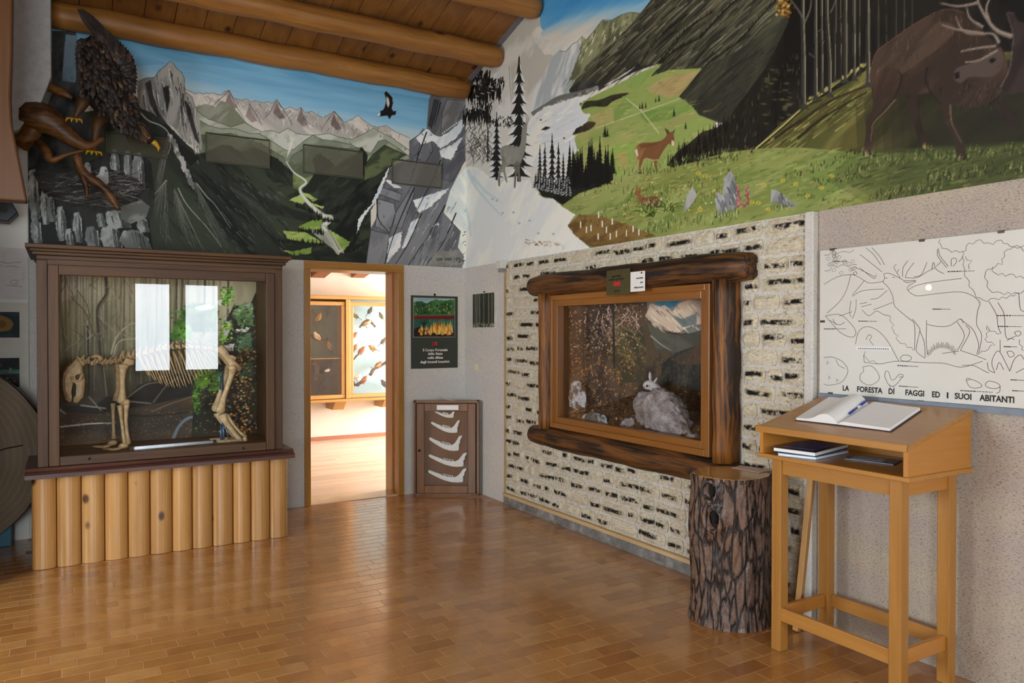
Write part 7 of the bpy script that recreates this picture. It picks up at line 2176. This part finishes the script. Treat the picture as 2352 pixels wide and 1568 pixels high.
def JB(u0, u1, w0, w1, d0, d1):
    c = J0 + je * ((u0 + u1) / 2) + Vector((0, 0, (w0 + w1) / 2)) + jn * ((d0 + d1) / 2)
    return MB().obox(c, je * (u1 - u0) / 2, jn * (d1 - d0) / 2, Vector((0, 0, (w1 - w0) / 2)))


M_JW = wood('walnut_case_wood', '#8a5c30', '#5f3c1c', 2, 9, .4, .4, coat=.15)
M_JBACK = wood('brown_backing_board', '#7d5532', '#6a4526', 2, 7, .6, .3)
JB(0, .02, 0, JH, -.085, 0).build('case_side', M_JW, jc)
JB(JW - .02, JW, 0, JH, -.085, 0).build('case_side', M_JW, jc)
JB(0, JW, JH - .02, JH, -.085, 0).build('case_top', M_JW, jc)
JB(0, JW, 0, .02, -.085, 0).build('case_bottom', M_JW, jc)
JB(.02, JW - .02, .02, JH - .02, -.085, -.075).build('backing', M_JBACK, jc)
fw_ = .075
jd = group_part('door', J0 + je * JW / 2 + jn * .01 + Vector((0, 0, .025)), jc)
JB(.03, .03 + fw_, .025, JH - .025, .001, .022).build('door_stile', M_JW, jd, bevel=.005)
JB(JW - .03 - fw_, JW - .03, .025, JH - .025, .001, .022).build('door_stile', M_JW, jd, bevel=.005)
JB(.03 + fw_, JW - .03 - fw_, JH - .025 - fw_, JH - .025, .001, .022).build('door_rail', M_JW, jd, bevel=.005)
JB(.03 + fw_, JW - .03 - fw_, .025, .025 + fw_, .001, .022).build('door_rail', M_JW, jd, bevel=.005)
JB(.03 + fw_ - .01, JW - .03 - fw_ + .01, .09, JH - .09, .008, .011).build('glass_pane', M_GLASS, jd, label='clear glass pane')
c = J0 + je * .058 + Vector((0, 0, JH * .48)) + jn * .028
MB().ball(c, .013).build('knob', M_IRON, jd, smooth=True)
JB(JW * .36, JW * .69, JH - .085, JH - .04, .023, .025).build('paper_label', M_PAPER, jd)


def jpx(x, y, d):
    dr = FW + RT * ((x - 1176) / F_PX) - UP * ((y - 784) / F_PX)
    o = J0 + jn * d
    return CAM + dr * ((o - CAM).dot(jn) / dr.dot(jn))


JAW = [(0, .25), (.04, .34), (.22, .6), (.42, .84), (.6, .97), (.75, 1.0), (.9, .97), (.91, .75), (.9, .6), (.95, .42), (.93, .36), (1.0, .06), (.98, 0), (.9, .06), (.84, .28), (.77, .5), (.68, .62), (.64, .57), (.58, .62), (.54, .55), (.48, .57), (.44, .49), (.38, .5), (.33, .4), (.18, .27), (.06, .13), (.01, .14)]
for k, (xa, xb, ya, yb, lab) in enumerate(((213, 367, 878, 937, 'topmost and smallest of the five jawbones'), (188, 400, 952, 1046, 'second jawbone from the top of the corner case'), (174, 414, 1062, 1176, 'middle one of the five jawbones'), (170, 450, 1186, 1290, 'fourth jawbone from the top of the corner case'), (165, 448, 1299, 1403, 'lowest of the five jawbones, with a dark tip'))):
    q = [jpx(930 + (xa + (xb - xa) * u) / 3.136, 660 + (ya + (yb - ya) * v) / 3.136, -.073) for u, v in JAW]
    o = empty('jawbone', q[0], lab, 'jawbone', 'jawbones in the corner case')
    MB().prism(q, jn * .022).build('bone', M_JAW, o, bevel=.006, segs=2)
    c = sum(q, Vector()) / len(q)
    tm_ = MB()
    for i_ in range(6):
        p = jpx(930 + (xa + (xb - xa) * (.4 + i_ * .045)) / 3.136, 660 + (ya + (yb - ya) * (.47 + i_ * .025)) / 3.136, -.06)
        tm_.tube([p, p + Vector((0, 0, .012))], [.007, .004], 6)
    tm_.build('teeth', M_JAW, o)
    if k == 4: MB().ball(q[0] + jn * .01, .014, .012, .012).build('dark_tip', M_BLACK, o, smooth=True)
pq = [J0 + je * (JW * u) + jn * d + Vector((0, 0, JH + .001)) for u, d in ((.4, -.07), (.8, -.06), (.76, -.01), (.36, -.005))]
m = MB().grid(lambda i, j: pq[0].lerp(pq[1], i / 6).lerp(pq[3].lerp(pq[2], i / 6), j / 3) + Vector((0, 0, .002 + .03 * max(0, 1 - i / 2.5) ** 1.5 + .006 * math.sin(i * 1.1))), 7, 4)
m.build('paper_sheet', M_PAPER, None, cat='paper', label='curled white paper sheet lying on top of the jawbone case')

# ================================================================== STUFFED EAGLE ON ITS BRANCH
YE = -.42
zE2 = lambda x, y, d=0.0: at(x * .3955, y * .3955, 1, YE + d)
t = NT('eagle_feather')
gm = t.n('ShaderNodeNewGeometry')
t.set(Base_Color=t.ramp(gm.outputs['Random Per Island'], [(0, '#0f0a07'), (.45, '#1d130c'), (.8, '#2c1c11'), (.95, '#4a3420'), (1, '#705838')]), Roughness=.6)
M_FEATH = t.m
t = NT('gold_nape_feather')
gm = t.n('ShaderNodeNewGeometry')
t.set(Base_Color=t.ramp(gm.outputs['Random Per Island'], [(0, '#38230f'), (.6, '#523417'), (1, '#75552a')]), Roughness=.6)
M_NAPE = t.m
M_YEL = plain('yellow_horn', '#c79a22', .35)
eagle = empty('golden_eagle', zE2(560, 760), 'stuffed dark brown eagle with raised wing and lowered head', 'eagle')
b_ = MB().tube([zE2(560, 210), zE2(590, 330), zE2(610, 460), zE2(640, 580), zE2(690, 670), zE2(740, 715), zE2(800, 745), zE2(850, 790), zE2(885, 825)], [.05, .12, .15, .15, .11, .075, .06, .05, .028], 12, True, .85, (0, 1, 0))
eb_ = b_.build('body', plain('dark_plumage', '#24170f', .7, 0, .3, 30), eagle, smooth=True)
bk = MB().tube([zE2(880, 815), zE2(905, 835), zE2(922, 858), zE2(918, 884)], [.024, .02, .013, .002], 8)
bk.build('beak', M_YEL, eb_, smooth=True)
MB().ball(zE2(868, 800, -.045), .008).build('eye', plain('amber_eye', '#a8701c', .2), eb_, smooth=True)


def feather(m, root, tip, w, nrm=Vector((0, -1, 0))):
    d = tip - root
    s_ = d.cross(nrm).normalized() * w
    k = nrm * (w * .35)
    m.add([root, root + d * .3 + s_ * .8 + k, root + d * .75 + s_ + k * .6, tip, root + d * .75 - s_ * .8, root + d * .3 - s_ * .7, root + d * .5 + k * 1.4], [(0, 1, 6), (1, 2, 6), (2, 3, 6), (3, 4, 6), (4, 5, 6), (5, 0, 6)])


m = MB()      # scale-like body feathers
for _ in range(420):
    u = random.random()
    cx = np.interp(u, [0, .5, 1], [570, 600, 760]); cy = np.interp(u, [0, .5, 1], [220, 470, 720])
    r = np.interp(u, [0, .2, .55, .85, 1], [60, 120, 150, 90, 60])
    a = random.uniform(-1, 1)
    x, y = cx + a * r, cy + random.uniform(-50, 50)
    d = -(math.sqrt(max(0, 1 - a * a)) * r * .00115 + .012)
    p = zE2(x, y, d)
    q = zE2(x + random.uniform(-16, 26), y + random.uniform(34, 62), d - random.uniform(.0, .02))
    feather(m, p, q, random.uniform(.012, .02))
m.build('body_feathers', M_FEATH, eagle, fixn=False)
m = MB()
for _ in range(130):
    u = random.random()
    cx, cy = 720 + 150 * u, 690 + 120 * u
    r = 62 - 34 * u
    a = random.uniform(-1, 1)
    d = -(math.sqrt(max(0, 1 - a * a)) * r * .0011 + .006)
    p = zE2(cx + a * r * .6, cy - a * r, d)
    feather(m, p, p + (zE2(885, 830) - zE2(720, 690)).normalized() * -.05 + Vector((0, -.01, random.uniform(-.01, .01))), .009)
m.build('nape_feathers', M_NAPE, eagle, fixn=False)
for nm, rt_, tips, dep in (('raised_wing', [(640, 300), (660, 360), (690, 420), (720, 480)], [(445, 50), (470, 45), (520, 75), (560, 110), (600, 150), (640, 190), (690, 230), (740, 280), (775, 330), (795, 400), (800, 470), (790, 540)], -.10), ('far_wing', [(560, 260), (540, 330), (530, 420)], [(440, 240), (432, 300), (436, 370), (450, 440), (470, 520), (500, 590)], .10)):
    m = MB()
    for k in range(len(tips) * 3):
        u = k / (len(tips) * 3 - 1)
        tp = curve(tips, 6); tx = tp[int(u * (len(tp) - 1))]
        rp = curve(rt_, 6); rx = rp[int(u * (len(rp) - 1))]
        feather(m, zE2(rx[0], rx[1], dep), zE2(tx[0], tx[1], dep - .02 + .03 * (k % 3)), .03)
    for k in range(46):
        u, s_ = random.random(), random.uniform(.25, .75)
        tp = curve(tips, 6); tx = tp[int(u * (len(tp) - 1))]
        rp = curve(rt_, 6); rx = rp[int(u * (len(rp) - 1))]
        a = zE2(rx[0] + (tx[0] - rx[0]) * s_ * .5, rx[1] + (tx[1] - rx[1]) * s_ * .5, dep - .03)
        b = zE2(rx[0] + (tx[0] - rx[0]) * (s_ * .5 + .4), rx[1] + (tx[1] - rx[1]) * (s_ * .5 + .4), dep - .035)
        feather(m, a, b, .02)
    m.build(nm, M_FEATH, eagle, fixn=False)
for (ax, ay, bx2, by2) in ((560, 740, 545, 880), (470, 620, 430, 690)):
    a, b = zE2(ax, ay, -.03), zE2(bx2, by2, -.03)
    MB().tube([zE2(ax + 30, ay - 60, -.02), a, a.lerp(b, .7), b], [.05, .035, .016, .014], 8).build('leg', M_NAPE, eagle, smooth=True)
    lg_ = COL.objects[-1]
    for k in range(4):
        c = b + Vector(((k - 1.5) * .018, -.02, 0))
        MB().tube([b, c + Vector(((k - 1.5) * .012, -.02, -.012)), c + Vector(((k - 1.5) * .016, -.025, -.035))], [.012, .009, .003], 6).build('talon', M_YEL, lg_, smooth=True)
branch = empty('gnarled_branch', zE2(180, 760, .05), 'gnarled reddish brown branch carrying the stuffed eagle', 'branch')
M_BR = wood('reddish_root_wood', '#7d5222', '#38200d', 0, 9, .5, .9, bump=.6)


def limb(pts, rad, par=branch):
    p = curve([(x, y) for x, y, d in pts], 4)
    ds = np.interp(np.linspace(0, len(pts) - 1, len(p)), range(len(pts)), [d for x, y, d in pts])
    rs = np.interp(np.linspace(0, len(pts) - 1, len(p)), range(len(pts)), rad)
    return MB().tube([zE2(x, y, d) for (x, y), d in zip(p, ds)], list(rs), 10, True, 1, (0, 1, 0), .07).build('limb', M_BR, par, smooth=True)


limb(((110, 690, .10), (190, 680, .05), (280, 700, 0), (360, 760, -.02), (440, 820, -.03), (520, 850, -.03), (600, 800, -.03)), [.11, .12, .1, .07, .05, .035, .016])
limb(((120, 830, .1), (170, 790, .06), (210, 720, .02)), [.07, .06, .05])
limb(((230, 830, .05), (270, 880, 0), (300, 930, -.03), (380, 900, -.05), (500, 870, -.05)), [.035, .032, .026, .016, .008])
limb(((440, 880, -.02), (460, 960, -.02), (490, 1010, -.02), (560, 1060, -.03), (620, 1110, -.03), (660, 1170, -.03), (690, 1220, -.03)), [.03, .03, .035, .034, .032, .024, .014])
limb(((470, 1000, -.02), (500, 1080, -.03), (505, 1150, -.04)), [.024, .018, .008])
limb(((200, 470, .1), (300, 510, .05), (380, 550, 0), (420, 570, -.02)), [.03, .034, .03, .01])

# ================================================================== LEFT EDGE OF THE ROOM
op = lambda pts, Y: [at(x, y, 1, Y) for x, y in pts]
MB().prism(op(((-150, -60), (30, -60), (28, 120), (24, 220), (27, 280), (38, 335), (50, 395), (63, 462), (-150, 448)), -1.15), (0, .14, 0)).build('shaped_bracket', wood('amber_bracket_wood', '#6b441c', '#452a10', 2, 7, .45, .4), None, cat='bracket', label='curved amber wooden bracket at the upper left edge', bevel=.012)
q = op(((-40, 452), (24, 458), (41, 487), (18, 508), (-40, 500)), -.35)
sp_ = empty('loudspeaker', (q[0].x, -.3, q[3].z), 'small black loudspeaker under the curved wooden bracket', 'loudspeaker')
MB().prism(q, (0, .2, 0)).build('cabinet', plain('black_plastic', '#16161a', .45), sp_, bevel=.006)
c = sum(q, Vector()) / 5
MB().tube([c + Vector((.02, -.004, 0)), c + Vector((.02, .004, 0))], .025, 12).build('cone', M_IRON, sp_)
a, b = at(-120, 562, 1, -.012), at(66, 688, 1, -.012)
pc = empty('paper_chart', ((a.x + b.x) / 2, -.01, b.z), 'pinkish paper chart with leaf drawings at the left edge', 'chart')
MB().box(a.x, b.x, -.016, -.009, b.z, a.z).build('sheet', plain('pinkish_sheet', '#d6cdc8', .6, 0, .04), pc)
m = MB()
for pts in (((0, 600), (14, 604), (30, 603), (48, 602)), ((10, 612), (30, 611), (44, 614)), ((14, 655), (30, 656), (52, 658)), ((22, 648), (30, 643), (40, 645), (42, 650), (30, 652), (22, 648)), ((8, 588), (12, 580), (11, 594), (8, 602), (8, 588)), ((52, 632), (57, 624), (57, 634), (52, 642), (52, 632)), ((-4, 615), (4, 608))):
    p = [at(x, y, 1, -.0165) for x, y in curve(pts, 4)]
    n = len(p)
    m.add([q_ + Vector((0, 0, .0012)) for q_ in p] + [q_ - Vector((0, 0, .0012)) for q_ in p], [(i, i + 1, n + i + 1, n + i) for i in range(n - 1)])
m.build('line_drawing', plain('dark_ink_line', '#3b3540', .7), pc, fixn=False)
a, b = at(-130, 692, 1, -.014), at(67, 904, 1, -.014)
pbd = empty('photo_board', ((a.x + b.x) / 2, -.01, b.z), 'white board with two colour photographs at the left edge', 'board')
MB().box(a.x, b.x, -.018, -.009, b.z, a.z).build('board', plain('cream_card', '#cfcabb', .6, 0, .04), pbd)
for (y0_, y1_), cols, kind_ in (((715, 775), ('#1c2a2e', '#2c3d42'), 0), ((823, 888), ('#14181a', '#24282a'), 1)):
    a, b = at(-70, y0_, 1, -.019), at(45, y1_, 1, -.019)
    C_ = Canvas((a.x, -.0195, b.z), (1, 0, 0), (0, 0, 1), b.x - a.x, a.z - b.z, .004, cols[0])
    C_.fill([(-80, y0_), (60, y0_), (60, y1_), (-80, y1_)], cols[0], cols[1], 20, 8, 4)
    if kind_ == 0:
        C_.fill(curve([(-60, 735), (-20, 722), (15, 728), (30, 742), (22, 758), (0, 762), (-10, 772), (-50, 770), (-60, 735)], 4), '#b08a4a', '#8a6630', 20, 6, 3)
        C_.fill(curve([(-10, 738), (8, 736), (14, 748), (0, 752), (-10, 738)], 4), '#6d4d22')
    else:
        C_.fill([(-70, 850), (46, 848), (46, 858), (-70, 862)], '#3f6a58', '#5a8a74', 0, 6, 3)
        for _ in range(30):
            x, y = random.uniform(-60, 44), random.uniform(836, 880)
            C_.fill([(x - 4, y), (x, y - 3), (x + 5, y), (x, y + 3)], random.choice(['#8a3428', '#24382e', '#6a7a70', '#b05a48', '#101412']))
    C_.mesh('photograph', M_PRINT, pbd, 1.0)
c = at(-142, 1063, 1, -.3) - Vector((.05, 0, 0))
Rr = .685
ts = empty('trunk_slice', (c.x, -.28, 0), 'large round slice of a tree trunk leaning at the left edge', 'tree slice')
t = NT('shade_darkened_end_grain')
v = t.coord('Object')
ln = t.n('ShaderNodeVectorMath', operation='LENGTH'); t.l(v, ln.inputs[0])
nn = t.noise(v, 4, 4)
w_ = t.math('SINE', t.math('MULTIPLY', t.math('ADD', ln.outputs['Value'], t.math('MULTIPLY', nn, .06)), 160.0))
t.set(Base_Color=t.mix(nn, t.ramp(w_, [(0, '#6d5639'), (1, '#7d6546')]), '#57442c'), Roughness=.6)  # wood tone lowered to stand in for the shadow on the slice
zc_ = Rr + .002
MB().add([(c.x + Rr * (1 + .012 * math.sin(5 * k * .105) + .01 * math.sin(9 * k * .105)) * math.cos(k * .1047), y, zc_ + Rr * math.sin(k * .1047) * .998) for y in (-.33, -.22) for k in range(60)],
         [tuple(range(60)), tuple(range(119, 59, -1))] + [(i, 60 + i, 60 + (i + 1) % 60, (i + 1) % 60) for i in range(60)]).build('wood_face', t.m, ts, origin=(c.x, -.28, zc_))
MB().add([(c.x + Rr * 1.004 * math.cos(k * .1047) * 1.012, y, zc_ + Rr * math.sin(k * .1047) * .998) for y in (-.325, -.225) for k in range(60)],
         [(i, 60 + i, 60 + (i + 1) % 60, (i + 1) % 60) for i in range(60)]).build('bark_rim', M_BARK, ts, origin=(c.x, -.28, zc_))
a, b = at(-20, 1040, 1, -.332), at(53, 1022, 1, -.332)
MB().tube([a, a.lerp(b, .5) + Vector((0, 0, .006)), b], .005, 6).build('crack', M_BLACK, ts)
a = at(27, 1188, 1, -.16)
tb = empty('teal_crate', (a.x - .2, -.12, 0), 'teal painted box low behind the trunk slice', 'box')
MB().box(a.x - .4, a.x, -.18, -.02, 0, a.z).build('box_body', plain('teal_paint', '#2f6478', .5), tb, bevel=.006)
MB().box(a.x - .405, a.x + .004, -.185, -.015, a.z, a.z + .012).build('lid', plain('teal_lid_paint', '#2b586a', .5), tb, bevel=.003)

# ================================================================== BIRD SHOWCASE IN THE NEXT ROOM
Y1_ = 3.62
X = lambda px_, y=Y1_: at(px_, 800, 1, y).x
Zp = lambda py, px_=800, y=Y1_: at(px_, py, 1, y).z
ztop, zo1, zo0, zbot = Zp(683), Zp(702), Zp(905), Zp(918)
show = empty('bird_showcase', (X(797), 3.82, Zp(936)), 'honey wood wall showcase of stuffed birds seen through the doorway', 'showcase')
M_SHX = wood('honey_showcase_wood', '#c99a58', '#b0813f', 0, 8, .35, .3, coat=.2)
M_SHZ = wood('honey_showcase_wood_upright', '#c99a58', '#b0813f', 2, 8, .35, .3, coat=.2)
xL, xR = X(640), X(960)
MB().box(xL, xR, Y1_ - .05, YN - .004, ztop - .03, ztop + .02).build('cornice', M_SHX, show, bevel=.008)
MB().box(xL, xR, Y1_ - .06, YN - .004, zbot - .02, zbot + .02).build('ledge', M_SHX, show, bevel=.008)
for (pa_, pb_) in ((640, 792), (803, 960)):
    xa, xb = X(pa_), X(pb_)
    w_ = .055
    bay = group_part('bay_frame', ((xa + xb) / 2, Y1_, zo0 - w_), show)
    for (q0, q1) in (((xa, zo0 - w_), (xb, zo0)), ((xa, zo1), (xb, zo1 + w_))):
        MB().box(q0[0], q1[0], Y1_ - .015, Y1_ + .03, q0[1], q1[1]).build('frame_rail', M_SHX, bay, bevel=.006)
    MB().box(xa, xa + w_, Y1_ - .015, Y1_ + .03, zo0, zo1).build('frame_stile', M_SHZ, bay, bevel=.006)
    MB().box(xb - w_, xb, Y1_ - .015, Y1_ + .03, zo0, zo1).build('frame_stile', M_SHZ, bay, bevel=.006)
    MB().box(xa + w_ - .005, xb - w_ + .005, Y1_ + .008, Y1_ + .011, zo0 - .004, zo1 + .004).build('glass_pane', M_GLASS, bay)
MB().box(X(792) + .002, X(803) - .002, Y1_ - .04, YN - .004, zbot + .02, ztop - .03).build('divider_post', M_SHZ, show, bevel=.006)
zm = Zp(821, 750, 3.98)
MB().box(xL, X(792), 3.98, YN - .004, zm, ztop - .03).build('back_panel', plain('grey_green_back', '#59604f', .8, 0, .2, 4), show)
MB().box(xL, X(792), 3.98, YN - .004, zbot + .02, zm).build('back_panel', plain('brown_back', '#4d3420', .8, 0, .15, 4), show)
MB().box(xL, X(792), Y1_ + .03, 3.98, zm - .008, zm).build('shelf', M_SHX, show)
MB().box(X(803), xR, 3.98, YN - .004, zbot + .02, ztop - .03).build('back_panel', plain('pale_blue_back', '#a4c8d4', .8, 0, .06, 3), show)
for px_ in (783, 896):
    MB().prism([(X(px_) - .09, Y1_ - .02, zbot - .02), (X(px_) - .09, YN - .004, zbot - .02), (X(px_) - .09, YN - .004, zbot - .14), (X(px_) - .09, Y1_ + .1, zbot - .14)], (.16, 0, 0)).build('bracket', M_SHZ, show)


def bird(px_, py, L, ang, cols, lab, Y=3.8):
    """perched bird: body, wing, tail, beak, two legs"""
    c = at(px_, py, 1, Y)
    o = empty('stuffed_bird', c, lab, 'bird', 'birds in the wall showcase')
    mb_, mw, mbeak = cols
    s_ = 1 if math.cos(ang) >= 0 else -1
    D_ = Vector((math.cos(ang), 0, math.sin(ang)))
    N_ = Vector((0, 0, 1)) if abs(D_.z) < .9 else Vector((1, 0, 0))
    h = c + D_ * L * .36 + Vector((0, 0, L * .1))
    bd_ = MB().tube([c - D_ * L * .38, c - D_ * L * .2, c, c + D_ * L * .2, h - D_ * L * .06, h, h + D_ * L * .09], [L * .06, L * .19, L * .26, L * .22, L * .14, L * .14, L * .05], 8)
    bd_ = bd_.build('body', mb_, o, smooth=True)
    for d in (-1, 1):
        feather_m = MB()
        a = c + D_ * L * .12 + Vector((0, d * L * .17, L * .04))
        feather_m.tube([a, a - D_ * L * .2 + Vector((0, d * .005, -.01)), a - D_ * L * .52 + Vector((0, -d * L * .08, -L * .05))], [L * .09, L * .11, L * .02], 6, True, .4)
        feather_m.build('wing', mw, o, smooth=True)
    MB().tube([c - D_ * L * .32, c - D_ * L * .62, c - D_ * L * .8], [L * .07, L * .06, L * .05], 6, True, .35).build('tail', mw, o, smooth=True)
    MB().tube([h + D_ * L * .07, h + D_ * L * .22], [L * .035, .001], 6).build('beak', mbeak, bd_)
    for d in (-1, 1):
        MB().tube([c + Vector((0, d * L * .06, -L * .15)), c + Vector((0, d * L * .06, -L * .36))], .003, 5).build('leg', mbeak, o)
    return o


fb = {k: plain('plumage_' + k, v, .8, 0, .35, 60) for k, v in (('tan', '#9a6b3c'), ('dark', '#2a221c'), ('olive', '#6e6a34'), ('rust', '#a85c2a'), ('grey', '#7a746c'), ('cream', '#d9c7a4'), ('black', '#12100f'), ('white', '#e6e4e0'), ('ochre', '#b98a3a'))}
fb['horn'] = M_IRON
for px_, py, L, an, c0, c1, lab, Y in (
        (818, 726, .13, 2.6, 'olive', 'dark', 'small olive bird at the upper left of the blue bay', 3.8),
        (849, 714, .13, .9, 'dark', 'dark', 'dark bird with raised tail near the top of the blue bay', 3.85),
        (876, 726, .12, 2.2, 'olive', 'grey', 'olive grey bird at the upper right of the blue bay', 3.85),
        (842, 744, .16, .4, 'cream', 'tan', 'cream bird with spread wings, centre of the blue bay', 3.8),
        (811, 771, .14, .5, 'rust', 'dark', 'rusty bird against the left post of the blue bay', 3.78),
        (813, 801, .14, .9, 'tan', 'dark', 'tan bird perched below the rusty one', 3.78),
        (829, 806, .15, .7, 'rust', 'tan', 'orange breasted bird at the tip of the bare twig', 3.8),
        (857, 800, .15, 2.8, 'ochre', 'dark', 'ochre and black bird right of the orange breasted one', 3.85),
        (880, 784, .14, .7, 'grey', 'dark', 'grey bird at the right edge of the blue bay', 3.8),
        (868, 838, .15, .5, 'tan', 'cream', 'speckled bird on the thick mossy branch', 3.8),
        (820, 866, .16, .3, 'white', 'tan', 'white bellied bird low in the blue bay', 3.78),
        (835, 874, .15, .8, 'rust', 'dark', 'rust and dark bird at the bottom of the blue bay', 3.78),
        (884, 882, .16, 2.5, 'dark', 'black', 'blackish bird in the lower right corner of the blue bay', 3.85),
        (731, 730, .15, .9, 'ochre', 'dark', 'yellowish bird high in the dark bay', 3.8),
        (756, 716, .13, 1.2, 'dark', 'dark', 'dim dark bird at the top of the dark bay', 3.85),
        (729, 773, .16, 2.4, 'cream', 'rust', 'cream and orange bird in the middle of the dark bay', 3.8),
        (757, 795, .15, 2.0, 'tan', 'dark', 'brown bird above the shelf of the dark bay', 3.85),
        (747, 846, .25, .65, 'black', 'black', 'black and white magpie on the lower shelf', 3.8),
        (745, 885, .3, .8, 'dark', 'black', 'large black bird at the bottom of the dark bay', 3.85)):
    o = bird(px_, py, L, an, (fb[c0], fb[c1], M_IRON), lab, Y)
    if 'magpie' in lab:
        c = at(747, 847, 1, Y)
        MB().ball(c + Vector((.01, -.035, -.012)), .05, .025, .032).build('white_belly', fb['white'], o, smooth=True)
M_TWIG = wood('dark_twig', '#6a4a30', '#2f1f14', 0, 14, .7, .6)
for pts, r, lab, Y in (((( 806, 832), (815, 822), (824, 812), (834, 805)), .014, 'bare forked twig in the left of the blue bay', 3.84), (((850, 862), (858, 848), (868, 842), (884, 834), (895, 826)), .03, 'thick lichened branch in the right of the blue bay', 3.86), (((806, 868), (816, 884), (826, 880), (838, 866)), .022, 'dark curved branch at the foot of the blue bay', 3.86), (((716, 832), (726, 838), (728, 856), (722, 872)), .034, 'knotty pale stump at the left of the lower shelf', 3.85), (((714, 770), (726, 778), (742, 782), (752, 776)), .018, 'leafy dark branch across the dark bay', 3.88), (((716, 712), (724, 722), (734, 738), (726, 748)), .02, 'dark bough at the top left of the dark bay', 3.88), (((826, 752), (838, 738), (848, 736), (862, 750)), .018, 'nest of twigs under the cream bird', 3.86)):
    p = [at(x, y, 1, Y) for x, y in curve(pts, 4)]
    o = empty('perch_branch', p[0], lab, 'branch', 'perches in the wall showcase')
    MB().tube(p, [r * random.uniform(.7, 1.1) for _ in p], 7, True, 1, (0, 1, 0), .15).build('wood', M_TWIG, o, smooth=True)
    for _ in range(5):
        a = random.choice(p[2:-2])
        MB().tube([a, a + Vector((random.uniform(-.05, .05), random.uniform(-.04, .0), random.uniform(-.03, .06)))], [r * .4, .002], 5).build('twig', M_TWIG, o, smooth=True)

# small lamp on the added shading wall (its glint shows in the chart's cover)
g = at(2133, 660, 0, -.02)
dv = (g - CAM); dv.x = -dv.x
lp = g + dv * ((-1.42 - g.y) / dv.y)
lamp = empty('wall_lamp', (lp.x, -1.3, lp.z), 'small lit globe lamp mirrored as a bright dot in the white chart', 'lamp')
t = NT('lit_globe'); t.set(Base_Color=(1, 1, 1, 1), Emission_Color=(1, .97, .9, 1), Emission_Strength=60.0)
MB().ball(lp, .032, nu=16, nv=10).build('globe', t.m, lamp, smooth=True)
MB().tube([Vector((lp.x, -1.302, lp.z - .06)), Vector((lp.x, -1.4, lp.z - .06)), lp - Vector((0, 0, .028))], .01, 8).build('arm', M_IRON, lamp)
